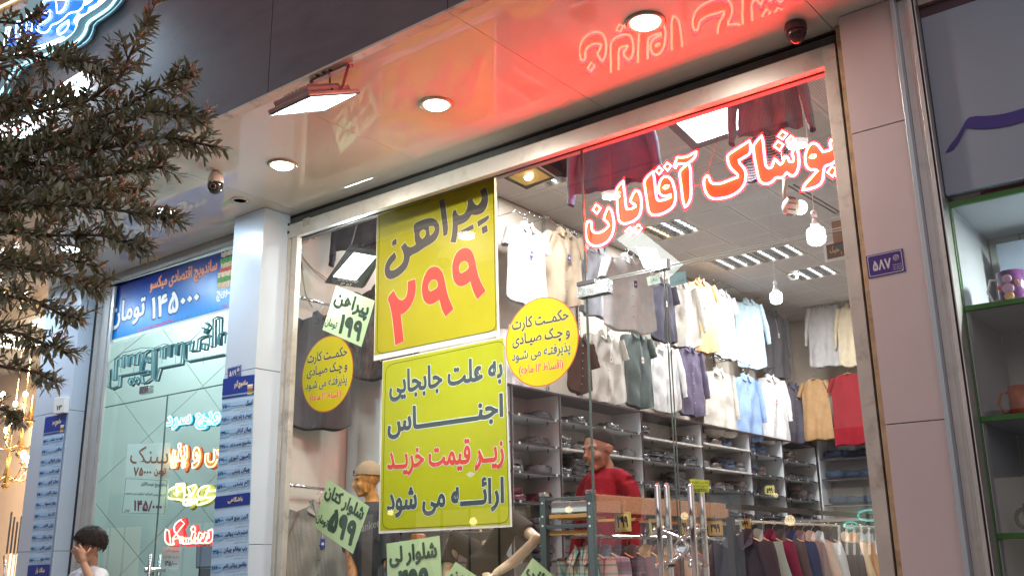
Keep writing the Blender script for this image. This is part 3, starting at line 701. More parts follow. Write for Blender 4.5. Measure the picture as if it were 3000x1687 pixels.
# --- small notes on the door glass
card('door_notice', 'small lime yellow door notice with a phone number above the handles', ((2020,1402),(2078,1406),(2077,1441),(2026,1443)), YP, mat('note_lime', (.62,.66,.05), .5),
     [('لطفا درب را فشار دهید', (.05,.97,.66,.93), m_inkb, .01), ('در صورت بسته بودن', (.05,.97,.38,.60), m_inkb, .01), ('۰۹۱۲۱۵۳۲۷۸۱', (.10,.9,.05,.33), m_inkb, .015)], cat='notice', wave=.002)
card('door_sticker', 'small teal blue sticker on the glass below the lock fitting', ((1960,803),(2009,793),(2012,829),(1964,841)), YP, mat('sticker_teal', (.04,.16,.22), .35),
     [('ورود', (.25,.75,.30,.50), mat('sticker_line', (.15,.35,.4), .5), .0)], cat='sticker', wave=.001)
card('door_sticker', 'pale green white sticker on the glass left of the door seam', ((1893,812),(1930,804),(1936,829),(1898,837)), YP, mat('sticker_mint', (.45,.60,.55), .35),
     [('باز', (.2,.8,.25,.75), mat('sticker_line2', (.1,.22,.2), .5), .0)], cat='sticker', wave=.001)
# ------------------------------------------------------------------ red neon letters پوشاک آقایان
S1, S2 = 4.2625, 4.83
n1 = lambda l: crop(l, 1700, 400, S1)
n2 = lambda l: crop(l, 2040, 340, S2)
neon = [
 [n1([(120,1055),(145,1075),(140,1130),(150,1180),(185,1205),(240,1205),(310,1170),(360,1115),(340,1070),(295,1035),(310,980),(335,915),(350,885),(385,910),(410,990),(425,1080),(415,1180),(385,1260),(330,1325),(250,1365),(180,1372),(110,1340),(75,1270),(68,1180),(75,1110),(95,1065)])],
 [n1([(200,850),(255,895),(210,965),(155,915)])],
 [n1([(535,555),(545,640),(560,750),(565,840),(580,910),(640,905),(695,875),(685,850),(640,830),(625,800),(650,740),(690,675),(730,690),(760,760),(765,850),(755,950),(720,1020),(650,1065),(570,1090),(520,1085),(480,1050),(470,960),(465,850),(455,740),(450,665),(490,605)])],
 [n1([(620,1130),(660,1185),(615,1240),(565,1185)])], [n1([(725,1100),(770,1145),(710,1215),(670,1165)])],
 [n1([(910,435),(925,520),(935,620),(945,700),(955,785),(985,805),(1060,790),(1130,760),(1130,722),(1080,745),(1010,740),(980,690),(980,620),(1000,550),(1040,505),(1090,500),(1140,540),(1170,620),(1190,710),(1190,800),(1160,880),(1090,935),(1000,975),(900,985),(855,940),(840,850),(825,750),(810,650),(800,550),(850,490)])],
 [n1([(1035,640),(1060,610),(1105,610),(1090,645),(1050,655)])],
 [n1([(985,380),(1030,420),(985,475),(940,430)])], [n1([(1085,330),(1138,365),(1090,430),(1045,380)])],
 [n1([(1355,335),(1380,420),(1380,550),(1385,680),(1378,780),(1345,850),(1310,888),(1285,820),(1270,700),(1260,600),(1245,520),(1240,440),(1290,390)])],
 [n1([(1450,190),(1440,250),(1390,305),(1330,345),(1270,340),(1210,345),(1190,400),(1170,385),(1190,320),(1210,260),(1280,265),(1350,250),(1400,215)])],
 [n2([(755,350),(770,430),(765,530),(690,580),(600,630),(620,680),(670,730),(705,800),(700,900),(670,990),(600,1070),(500,1130),(380,1165),(240,1175),(170,1140),(120,1050),(105,950),(115,880),(155,840),(185,880),(200,940),(260,965),(360,955),(470,910),(590,865),(580,820),(500,760),(460,690),(440,600),(450,550),(540,490),(650,420)])],
 [n2([(925,280),(945,360),(955,480),(970,600),(980,700),(1020,745),(1070,730),(1090,660),(1110,605),(1140,640),(1190,690),(1230,660),(1250,570),(1290,580),(1320,650),(1370,650),(1380,590),(1350,550),(1370,490),(1410,450),(1440,500),(1455,620),(1450,740),(1400,840),(1340,850),(1280,800),(1220,880),(1130,865),(1080,930),(1000,965),(920,950),(880,890),(860,780),(830,640),(815,520),(800,430),(860,350)])],
 [n2([(1215,215),(1285,255),(1225,330),(1155,290)])], [n2([(1155,355),(1230,410),(1180,490),(1100,430)])], [n2([(1335,285),(1400,335),(1335,405),(1275,350)])],
 [n2([(1640,385),(1700,395),(1750,450),(1790,510),(1880,490),(1910,470),(1890,390),(1900,340),(1990,380),(2010,480),(1990,600),(1940,670),(1890,690),(1815,710),(1800,800),(1790,920),(1730,990),(1620,1030),(1500,1050),(1530,980),(1620,880),(1720,770),(1680,760),(1600,760),(1550,700),(1540,620),(1550,520),(1590,430)])],
 [n2([(1600,590),(1630,550),(1690,550),(1690,580),(1650,600)])],
 [n2([(1920,715),(1985,760),(1930,860),(1855,800)])], [n2([(2020,760),(2090,800),(2040,880),(1975,850)])],
]
holes = {6, 17}
m_nface = mat('neon_face_orange', (.55,.05,.008), .45, emit=(1.0,.055,.005), es=.72)
m_ntube = mat('neon_tube', (.9,.8,.6), .3, emit=(1.0,.66,.30), es=6)
m_nback = mat('neon_glow_red', (.8,.02,.03), .4, emit=(1.0,.0018,.0065), es=160)
YN = YG+.05
p0 = onY(2050,560,YN)
neon_t = thing('neon_sign', 'glowing red and white letters پوشاک آقایان hanging behind the door glass', 'neon sign', p0)
for i, lp in enumerate(neon):
    if i not in holes:
        hs = [neon[6][0]] if i == 5 else [neon[17][0]] if i == 16 else []
        v, f = loops2d([chaikin(lp[0])]+hs, -.2, False)
        b = B().add([onY(x, y, YN) for x, y in v], f); obj('letter_face', b, m_nface, neon_t)
    pts = [onY(*p, YN-.012) for p in chaikin(lp[0], 2)]
    obj('led_tube', B().tube(pts, .0056 if i not in holes else .0042, 7, closed=True), m_ntube, neon_t, smooth=True)
    if i not in holes:
        pts = [onY(*p, YN+.004) for p in chaikin(lp[0], 1)]
        v, f = loops2d([chaikin(lp[0])], 6.0, False); obj('strip_light_shield', B().add([onY(x, y, YN+.016) for x, y in v], f), mat('light_shield_red', (.45,.03,.06), .4), neon_t)  # added opaque plate keeps strip light out of the shop, reads as red halo
        obj('halo_strip', B().tube(pts, .0095, 6, closed=True), m_nback, neon_t, smooth=True)
lx0, lx1, lz0, lz1 = onY(1720,560,YN).x, onY(2440,500,YN).x, onY(2440,600,YN).z, onY(2080,380,YN).z
0 and area('red_glow', neon_t, ((lx0+lx1)/2+.1, YN-.02, (lz0+lz1)/2), lx1-lx0, 95, (1,.015,.035), (0,-1,.75), 'RECTANGLE', sy=.3)
0 and area('red_glow_in', neon_t, ((lx0+lx1)/2, YN+.03, (lz0+lz1)/2), lx1-lx0, .6, (1,.03,.06), (0,1,.1), 'RECTANGLE', sy=.3)
cab = B().tube([onY(x,y,YN+.01) for x, y in ((2106,360),(2100,420),(2080,480),(2072,520),(2048,545),(2020,535),(1990,520))], .0018, 5); obj('cable', cab, mat('cable_dark', (.08,.02,.02), .5), neon_t)
for px in (1790, 2030, 2240): obj('hanging_wire', B().tube([onY(px,540,YN+.02), onY(px,540,YN+.02)+Vector((0,0,1.2))], .0012, 4), m_chrome, neon_t)
# ------------------------------------------------------------------ number plates
def plate_sign(label, px, Y, num, m, wcol):
    q = [onY(*p, Y) for p in px]; c = sum(q, Vector())/4
    t = thing('number_plate', label, 'number plate', c)
    obj('plate', B().slab([p+Vector((0,-.004,0)) for p in q], (0,.004,0)), m, t, bevel=.001)
    def rect(u0,u1,v0,v1,y=-.0052): return [bil(q,u,v)+Vector((0,y,0)) for u, v in ((u0,v1),(u1,v1),(u1,v0),(u0,v0))]
    b = B()
    for a in ((.04,.96,.93,.955),(.04,.96,.045,.07),(.04,.055,.07,.93),(.945,.96,.07,.93)): r = rect(*a); b.add(r, [(0,1,2,3)])
    obj('border_line', b, wcol, t); obj('numeral', letters(B(), num, rect(.16,.66,.25,.72), .02), wcol, t)
    b = B(); cc = bil(q,.80,.66)+Vector((0,-.0053,0)); rr = (q[1]-q[0]).length*.085
    for k in range(8):
        a = k*math.pi/4; pts = [cc+Vector((rr*(.55*math.cos(a)+.42*math.cos(a+x)), 0, rr*(.55*math.sin(a)+.42*math.sin(a+x)))) for x in [i*.7 for i in range(9)]]; b.tube(pts, .0009, 4, closed=True)
    obj('flower_emblem', b, wcol, t)
    for v in (.36,.26,.17): obj('small_lettering', letters(B(), 'شهرداری منطقه', rect(.69,.92,v-.03,v+.05), .01), wcol, t)
    for u in (.06,.94):
        for v in (.10,.9): obj('screw', B().lathe([(.004,0),(.003,.002)], bil(q,u,v)+Vector((0,-.005,0)), 8, (0,-1,0)), m_chrome, t)
plate_sign('purple blue number plate ۵۸۷ on the wide beige pillar', ((2536.7,751),(2645,728),(2654,795),(2545,816.5)), 4.42, '۵۸۷', mat('plate_purple', (.055,.025,.20), .3, spec=.5), mat('plate_silver', (.62,.58,.62), .4))
plate_sign('small blue number plate ۵۸۹ above the right menu board', ((668,1078),(708,1068),(706,1105),(667,1114)), PLf, '۵۸۹', mat('plate_blue', (.03,.06,.26), .3, spec=.5), m_white)

# ================================================================== shop lighting
m_tube = emis('fluorescent_tube', (.93,.97,1), 7)
m_louv = mat('louvre_mirror', (.62,.62,.62), .32, .85)
def troffer(ix, iy, label, warm=False):
    x, y = xw0+TS*(ix+.5), 4.95+TS*(iy+.5); t = thing('louvre_light', label, 'ceiling light', (x,y,CEIL), group='louvred square lights in the shop ceiling')
    z = CEIL
    b = B(); 
    for a in (-1, 1):
        b.box(x-.298, x+.298, y+a*.298-.012, y+a*.298+.012, z-.006, z+.02); b.box(x+a*.298-.012, x+a*.298+.012, y-.286, y+.286, z-.006, z+.02)
    obj('frame', b, m_trimw, t)
    obj('reflector', B().box(x-.285, x+.285, y-.285, y+.285, z+.045, z+.05), m_plast, t)
    for k in range(3):
        xx = x-.19+.19*k; obj('tube', B().tube([(xx,y-.28,z+.030),(xx,y+.28,z+.030)], .013, 8), emis('tube_warm', (1,.72,.38), 5) if (warm and k == 0) else m_tube, t)
        obj('lengthwise_blade', B().box(xx+.093, xx+.097, y-.285, y+.285, z+.002, z+.03), m_louv, t)
    for k in range(7):
        yy_ = y-.24+.08*k; b = B()
        for j in range(3):
            xx = x-.285+.19*j+.003; b.quad((xx,yy_,z+.002),(xx+.184,yy_,z+.002),(xx+.184,yy_+.008,z+.026),(xx,yy_+.008,z+.026))
        obj('cross_blade', b, m_louv, t)
    area('lamp', t, (x,y,z-.03), .55, 74, (.98,.98,1), shape='SQUARE')
labs = ['louvred ceiling light with a warm tube below the neon letters', 'louvred ceiling light behind the chrome door rail', 'louvred ceiling light beside the white dome camera', 'louvred ceiling light near the front', 'louvred ceiling light by the left wall']
for k, (i, j) in enumerate(troff): troffer(i, j, labs[k], k == 0)
m_bulb = emis('led_bulb_glow', (.80,.93,1), 16); m_bulbw = emis('led_bulb_warm', (1,.93,.80), 14)
m_plast = mat('plastic_white', (.72,.72,.70), .35)
def bulb(px, py, d, r, label, m=m_bulb, p=9, cord=True, top=None):
    c = depth_at(px, py, d); t = thing('hanging_bulb', label, 'light bulb', c, group='bare bulbs hanging in the shop')
    obj('glass_bulb', B().lathe([(.0001,-r*1.05),(r*.6,-r*1.02),(r*.93,-r*.75),(r,0-r*.2),(r,r*.45),(r*.85,r*.75),(r*.5,r*.9)], c, 24), m, t, smooth=True)
    obj('base', B().lathe([(r*.55,r*.88),(r*.52,r*1.3),(r*.3,r*1.7),(r*.28,r*2.1)], c, 18), m_plast, t, smooth=True)
    obj('socket', B().lathe([(r*.33,r*2.05),(r*.33,r*2.7),(r*.12,r*2.9)], c, 14), m_plast if r > .05 else m_inkb, t, smooth=True)
    obj('cord', B().tube([c+Vector((0,0,r*2.8)), c+Vector((.01,0,(CEIL-c.z+r*2.8)/2)), Vector((c.x+.01,c.y,CEIL))], .003, 5), m_plast, t)
    l = bpy.data.lights.new('lamp', 'POINT'); l.energy = p; l.color = (.9,.96,1); l.shadow_soft_size = r*1.1; o = bpy.data.objects.new('lamp', l); COL.objects.link(o); o.parent = t; o.location = (0,0,-.0)
bulb(2391, 690, 6.6, .062, 'large bright bulb hanging nearest the right window frame', p=34)
bulb(2274, 871, 10.5, .065, 'small far bulb hanging above the dark grey shirts', p=34)
# adjustable lamp with a globe bulb
c = depth_at(2344, 608, 6.8); t = thing('ceiling_lamp', 'beige ribbed lamp holder with a lit globe bulb by the ceiling rail', 'lamp', c)
obj('glass_bulb', B().ball(c, .05, 20, 12), m_bulbw, t, smooth=True)
ax = -CR*.9+CU*.1
obj('heat_sink', B().lathe([(.045,.01),(.062,.05),(.062,.10),(.03,.12)], c, 20, ax), mat('lamp_beige', (.50,.44,.36), .5), t, smooth=True)
for k in range(9):
    a = 2*math.pi*k/9; u_ = ax.orthogonal().normalized(); v_ = ax.cross(u_).normalized(); o_ = c+(u_*math.cos(a)+v_*math.sin(a))*.065
    obj('fin', B().tube([o_+ax*.05, o_+ax*.11], .006, 5), mat('lamp_dark', (.15,.13,.11), .5), t)
obj('arm', B().tube([c+ax*.11, c+ax*.11+Vector((0,0,.10)), c+ax*.10+Vector((0,0,.20))], .016, 8), mat('lamp_beige', (.5,.5,.5)), t, smooth=True)
obj('mount', B().tube([c+ax*.10+Vector((0,0,.2)), Vector((c.x,c.y,CEIL))+ax*.1], .01, 8), m_plast, t)
l = bpy.data.lights.new('lamp', 'POINT'); l.energy = 20; l.color = (1,.9,.75); l.shadow_soft_size = .055; o = bpy.data.objects.new('lamp', l); COL.objects.link(o); o.parent = t
# square LED panel lamp hung near the glass
zl = 4.25
t = thing('led_floodlight', 'big black framed square LED light glowing at the top of the door glass', 'floodlight', onZ(2090,350,zl))
Q = [onZ(*p, zl) for p in ((1968,349),(2130,287),(2203,368),(2043,421))]
ctr = sum(Q, Vector())/4; big = [ctr+(p-ctr)*1.32 for p in Q]
obj('housing', B().slab([p+Vector((0,0,.008)) for p in big], (0,0,.07)), mat('housing_dark', (.05,.05,.055), .45), t, bevel=.006)
for i in range(4):
    a, b_, c_, d_ = Q[i], Q[(i+1)%4], big[(i+1)%4], big[i]; obj('frame_side', B().slab([a,b_,c_,d_], (0,0,.007)), mat('frame_grey', (.16,.16,.17), .35, .4), t)
obj('led_face', B().slab([p+(ctr-p)*.01+Vector((0,0,.002)) for p in Q], (0,0,.004)), emis('led_white', (.88,.96,1), 7), t)
area('lamp', t, ctr+Vector((0,0,-.01)), .42, 70, (.9,.97,1), shape='SQUARE')
obj('hanger_rod', B().tube([ctr+Vector((0,0,.07)), Vector((ctr.x,ctr.y,CEIL))], .008, 8), m_steel, t)
# black floodlight behind the left pane, with its rating text
P0 = onY(1040,780,5.02); N0 = Vector((.25,-.80,-.50)).normalized()
fq = [onP(*p, P0, N0) for p in ((1037,740),(1102,752),(1042,821),(976,810))]
t = thing('led_floodlight', 'black floodlight lettered SHAFFAF IP 65 inside the left window', 'floodlight', P0)
ctr = sum(fq, Vector())/4; big = [onP(*p, P0, N0) for p in ((1022,722),(1122,738),(1060,846),(948,830))]
obj('housing', B().slab([p-N0*.004 for p in big], -N0*.06), mat('housing_black', (.03,.032,.035), .4, spec=.6, var=.2, vs=25), t, bevel=.008)
for k in range(6):
    u = .08+.17*k; a = bil(big,u,1)-N0*.065; b_ = bil(big,u,0)-N0*.065; obj('cooling_fin', B().slab([a,b_,b_+(big[1]-big[0])*.03,a+(big[1]-big[0])*.03], -N0*.03), mat('housing_black'), t)
obj('led_face', B().slab([p+N0*.001 for p in fq], -N0*.003), emis('led_white'.replace('white','white2'), (.9,.97,1), 6), t)
def rq(u0,u1,v0,v1): return [bil(big,u,v)+N0*.002 for u, v in ((u0,v1),(u1,v1),(u1,v0),(u0,v0))]
obj('lettering', letters(B(), 'SHAFFAF', rq(.28,.82,.125,.20), .01, fa=False), m_white, t)
obj('lettering', letters(B(), 'IP 65', rq(.42,.70,.03,.10), .01, fa=False), m_white, t)
area('lamp', t, ctr+N0*.01, .2, 22, (.92,.97,1), N0, 'SQUARE')
obj('bracket', B().tube([big[0]-N0*.03, big[0]-N0*.03+Vector((-.06,.1,.2)), big[0]+Vector((-.05,.3,.75))], .010, 8), m_inkb, t)
# warm floodlight at the top of the middle
P0 = onY(1550,510,5.3); N0 = Vector((-.12,-.72,-.68)).normalized()
t = thing('led_floodlight', 'small floodlight with a golden reflector at the top right of the yellow poster', 'floodlight', P0)
fq = [onP(*p, P0, N0) for p in ((1490,520),(1560,488),(1614,520),(1540,545))]; big = [onP(*p, P0, N0) for p in ((1468,522),(1562,474),(1634,520),(1543,560))]; ctr = sum(fq, Vector())/4
obj('housing', B().slab([p-N0*.004 for p in big], -N0*.07), mat('housing_black'), t, bevel=.006)
for i in range(4): obj('frame_side', B().slab([big[i], big[(i+1)%4], big[(i+1)%4].lerp(fq[(i+1)%4],.3), big[i].lerp(fq[i],.3)], N0*.004), mat('frame_silver', (.5,.5,.48), .3, .5), t)
obj('reflector', B().slab(fq, -N0*.002), mat('reflector_gold', (.65,.47,.18), .25, .6), t)
obj('led_chip', B().ball(ctr+N0*.015, .028, 14, 8, (1,1,.6)), m_bulbw, t, smooth=True)
area('lamp', t, ctr+N0*.03, .1, 16, (1,.80,.50), N0)
# white dome cameras
def domecam(name, label, c, r, m, m2, par=None):
    t = thing(name, label, 'security camera', c)
    obj('base', B().lathe([(r*1.05,0),(r*1.08,-r*.25),(r,-r*.5)], c, 24), m, t, smooth=True)
    obj('dome', B().ball(c+Vector((0,0,-r*.5)), r*.82, 20, 12), m, t, smooth=True)
    fw = (Vector((0,0,CAMZ))-c).normalized(); fw.z *= .8; fw.normalize()
    obj('lens', B().lathe([(r*.40,r*.62),(r*.40,r*.84),(r*.22,r*.88),(.0001,r*.8)], c+Vector((0,0,-r*.5)), 18, fw), m2, t, smooth=True)
    return t
domecam('dome_camera', 'small white dome camera on the shop ceiling behind the glass', onZ(2323,800,CEIL), .085, m_plast, m_inkb)
# ceiling rail
rl = thing('ceiling_rail', 'dark thin rail hung under the shop ceiling near the picture', 'rail', onZ(2300,560,4.45))
a, b_ = onZ(2310,545,4.45), onZ(2452,628,4.45)
obj('bar', B().tube([a, b_], .007, 6), mat('rail_dark', (.08,.06,.06), .4), rl)
obj('bar', B().tube([a+Vector((.05,0,0)), b_+Vector((.05,0,0))], .007, 6), mat('rail_dark'), rl)
obj('end_clip', B().box(b_.x-.06, b_.x+.02, b_.y-.05, b_.y, b_.z-.03, b_.z+.03), m_plast, rl, bevel=.004)
# framed calligraphy and cardboard box near the right jamb
Yp = 9.4
qp = [onY(*p, Yp) for p in ((2411,714),(2500,694),(2500,752),(2417,770))]
t = thing('framed_picture', 'white framed brown calligraphy picture high beside the right window frame', 'picture', qp[3])
obj('frame', B().slab(qp, (0,.03,0)), m_plast, t, bevel=.003); iq = [bil(qp,u,v)+Vector((0,-.003,0)) for u, v in ((.10,.88),(1,.88),(1,.14),(.10,.14))]
obj('mount', B().slab(iq, (0,.002,0)), mat('picture_brown', (.13,.06,.03), .4), t)
obj('lettering', letters(B(), 'السلام علیک', [bil(iq,u,v)+Vector((0,-.002,0)) for u, v in ((.12,.85),(.95,.85),(.95,.15),(.12,.15))], .01), mat('gold_ink', (.62,.50,.30), .4), t)
qb = [onY(*p, Yp-.3) for p in ((2435,650),(2500,636),(2500,700),(2442,712))]
t = thing('cardboard_box', 'brown cardboard box above the framed calligraphy picture', 'box', qb[3])
obj('carton', B().slab(qb, (0,.3,0)), mat('cardboard', (.30,.17,.09), .8, var=.08, vs=6), t, bevel=.004)
obj('tape', B().slab([bil(qb,u,v)+Vector((0,-.002,0)) for u, v in ((0,.55),(1,.55),(1,.45),(0,.45))], (0,.001,0)), mat('tape_dark', (.14,.06,.03), .4), t)
obj('wall_bracket', B().box(qb[3].x, qb[2].x, Yp-.3, Yp, qb[3].z-.03, qb[3].z-.004), mat('rail_dark'), t)

# ================================================================== wall shelving on the left
m_shb = mat('shelf_back_grey', (.40,.385,.375), .6, var=.04, vs=3); m_shs = mat('shelf_side_pale', (.60,.64,.66), .45, var=.03, vs=4)
m_she = mat('shelf_edge_dark', (.05,.03,.035), .4); m_shw = mat('shelf_board_light', (.58,.54,.50), .5)
def clampP(v): return v
XF = WX+.012+.42
xs_px = [1500, 1641, 1880, 2055, 2195, 2290]
ys = [onX(x, 1130+ (x-1500)*.17, XF) .y for x in xs_px]
ys = [ys[0]-1.78, ys[0]] + ys[1:] + [BACK-.45]
ztop_s = onX(1641,1153,XF).z
m_pack = [mat('pack_plastic_black', (.035,.033,.04), .16, coat=.8, spec=.8, bump=1.6, bs=22, var=.5, vs=14), mat('pack_plastic_grey', (.11,.105,.11), .18, coat=.8, bump=1.6, bs=20, var=.6, vs=12),
          mat('pack_plastic_brown', (.075,.055,.05), .2, coat=.7, bump=1.5, bs=22, var=.5, vs=12), mat('pack_maroon', (.12,.02,.035), .25, coat=.5, bump=1.2, bs=22, var=.4, vs=12), mat('denim_fold', (.035,.05,.085), .75, bump=.7, bs=60, var=.4, vs=18)]
PACKS = []
for mi, m in enumerate(m_pack):
    for k in range(2):
        def fn(u, v, k=k, mi=mi):
            # flattened lumpy parcel
            a = 2*math.pi*u; ph = math.pi*v; cx_, cy_ = math.cos(a), math.sin(a); p = 3.4
            rr = (abs(cx_)**p+abs(cy_)**p)**(-1/p); s = math.sin(ph)**.35
            x, y = .125*rr*cx_*s, .155*rr*cy_*s; z = -.026*math.copysign(abs(math.cos(ph))**.6, math.cos(ph))*-1
            n_ = noise.noise(Vector((x*17+k*9, y*17+mi*5, 1.3)))
            return (x*(1+.08*n_), y*(1+.08*n_), .03+z+(.018*n_ if z > 0 else 0)+.008*noise.noise(Vector((x*50,y*50,k))))
        PACKS.append(B().grid(fn, 22, 10, True).mesh('folded_pack', True, [m]))
def pack(loc, mi, k, label, rz=0, sc=(1,1,1), group='folded clothes on the wall shelves', cat='folded clothes'):
    o = bpy.data.objects.new('folded_pack', PACKS[mi*2+k]); COL.objects.link(o); o.location = loc; o.rotation_euler = (rad(R.uniform(-3,3)), rad(R.uniform(-3,3)), rz); o.scale = sc
    return setp(o, label, cat, group)
bayname = ['hidden first', 'leftmost', 'second', 'third', 'fourth', 'fifth', 'last']
lvname = ['top', 'second', 'third', 'fourth', 'fifth', 'sixth', 'bottom']
for i in range(len(ys)-1):
    y0, y1 = ys[i], ys[i+1]
    t = thing('shelf_unit', 'grey %s bay of the wall shelving on the left side of the shop' % bayname[i], 'shelves', (WX+.2, (y0+y1)/2, .16), group='bays of grey wall shelving')
    xb_ = WX+.016
    obj('back_panel', B().box(xb_, xb_+.01, y0+.01, y1-.01, .2, ztop_s-.02), m_shb, t)
    obj('side_panel', B().box(xb_+.011, XF-.012, y1-.022, y1-.004, .2, ztop_s-.02), m_shs, t)
    obj('side_panel', B().box(xb_+.011, XF-.012, y0+.004, y0+.022, .2, ztop_s-.02), m_shs, t)
    obj('side_edge', B().box(XF-.011, XF, y1-.022, y1+.002, .2, ztop_s-.02), m_she, t)
    obj('top_board', B().box(xb_, XF+.004, y0, y1-.003, ztop_s-.018, ztop_s), m_she, t)
    off = [0,0,.012,-.02,.03,.01,-.01][i]; nlev = 6
    for k in range(1, nlev+1):
        z = ztop_s-.281*k+off*(k % 2)
        light = (i == 2 and k == 2) or (i == 3 and k in (1,)) or (i == 4 and k in (1, 2))
        obj('shelf_board', B().box(xb_+.012, XF-.002, y0+.024, y1-.024, z-.016, z), m_shs if not light else m_shw, t)
        obj('shelf_edge', B().box(XF-.0015, XF+.004, y0+.024, y1-.024, z-.018, z+.002), m_shw if light else m_she, t)
        nc = max(2, int((y1-y0)/.3))
        bb = B()
        for q in range(nc):
            yq = y0+.1+(y1-y0-.2)*q/(nc-1); bb.box(XF+.0045, XF+.008, yq-.014, yq+.014, z-.020, z+.004)
        obj('shelf_clips', bb, m_plast, t, kind='stuff')
        for yq in (y0+.35, y1-.12): obj('bracket', B().box(XF-.09, XF-.08, yq-.006, yq+.006, z-.055, z-.017), m_she, t)
        npile = int((y1-y0-.10)/.27)
        for q in range(npile):
            if i == 0 or R.random() < (.42 if k == 1 else .08): continue
            yq = y0+.17+(y1-y0-.34)*q/max(1, npile-1); cnt = 1+(R.random() < .5)+(R.random() < .2 and k > 1)
            mi = R.choice([0,0,1,1,0]) if i < 4 else R.choice([2,2,1,0,4]); 
            if i == 1 and k == 4: mi = 3
            for c_ in range(cnt):
                nm = ['black', 'grey', 'brownish', 'maroon', 'denim'][mi]
                pack((XF-.20+R.uniform(-.02,.02), yq+R.uniform(-.02,.02), z+.058*c_), mi, R.randrange(2), '%s wrapped clothes, %s pile from the left, %s shelf of the %s bay%s' % (nm, ['first','second','third','fourth','fifth','sixth','seventh'][q], lvname[min(6,k)], bayname[i], ['', ', on top', ', topmost'][c_]), R.uniform(-.08,.08), (1.15, R.uniform(.85,1.0), R.uniform(1.3,1.8)))
# shelving on the back wall with jeans
zbk = [onY(2430,y,BACK-.4).z for y in (1342,1402,1478)]
t = thing('shelf_unit', 'wide grey shelves on the back wall holding folded jeans', 'shelves', (-4.8,BACK-.2,.16), group='bays of grey wall shelving')
obj('back_panel', B().box(XF+.03, xw1, BACK-.02, BACK-.01, .2, zbk[0]+.55), m_shb, t)
obj('side_panel', B().box(XF+.012, XF+.03, BACK-.44, BACK-.01, .2, zbk[0]+.3), m_shs, t)
for z in zbk+[zbk[0]+.5]:
    obj('shelf_board', B().box(XF+.031, xw1, BACK-.40, BACK-.022, z-.018, z), m_shs, t); obj('shelf_edge', B().box(XF+.031, xw1, BACK-.408, BACK-.4005, z-.02, z+.002), m_she, t)
for k, z in enumerate(zbk):
    for q in range(11):
        pack((XF+.22+q*.27, BACK-.24, z), 4, q % 2, 'folded dark blue jeans on the %s back wall shelf, %s from the left' % (['top','middle','bottom'][k], ['first','second','third','fourth','fifth','sixth','seventh','eighth','ninth','tenth','eleventh'][q]), rad(90)+R.uniform(-.1,.1), (1.1,1,2.1), 'jeans on the back shelves', 'folded jeans')
# counter top below the shelves, seen over the racks
t = thing('counter', 'long dark counter in front of the back shelves', 'counter', (-3.4,11.5,.16))
zc = onY(2300,1524,11.0).z
obj('top', B().box(XF+.1, xw1-.3, 11.0, 11.5, zc-.03, zc), mat('counter_top', (.30,.27,.25), .25), t); obj('front', B().box(XF+.12, xw1-.3, 11.04, 11.46, .16, zc-.031), mat('counter_front', (.05,.045,.045), .2, spec=.7), t)

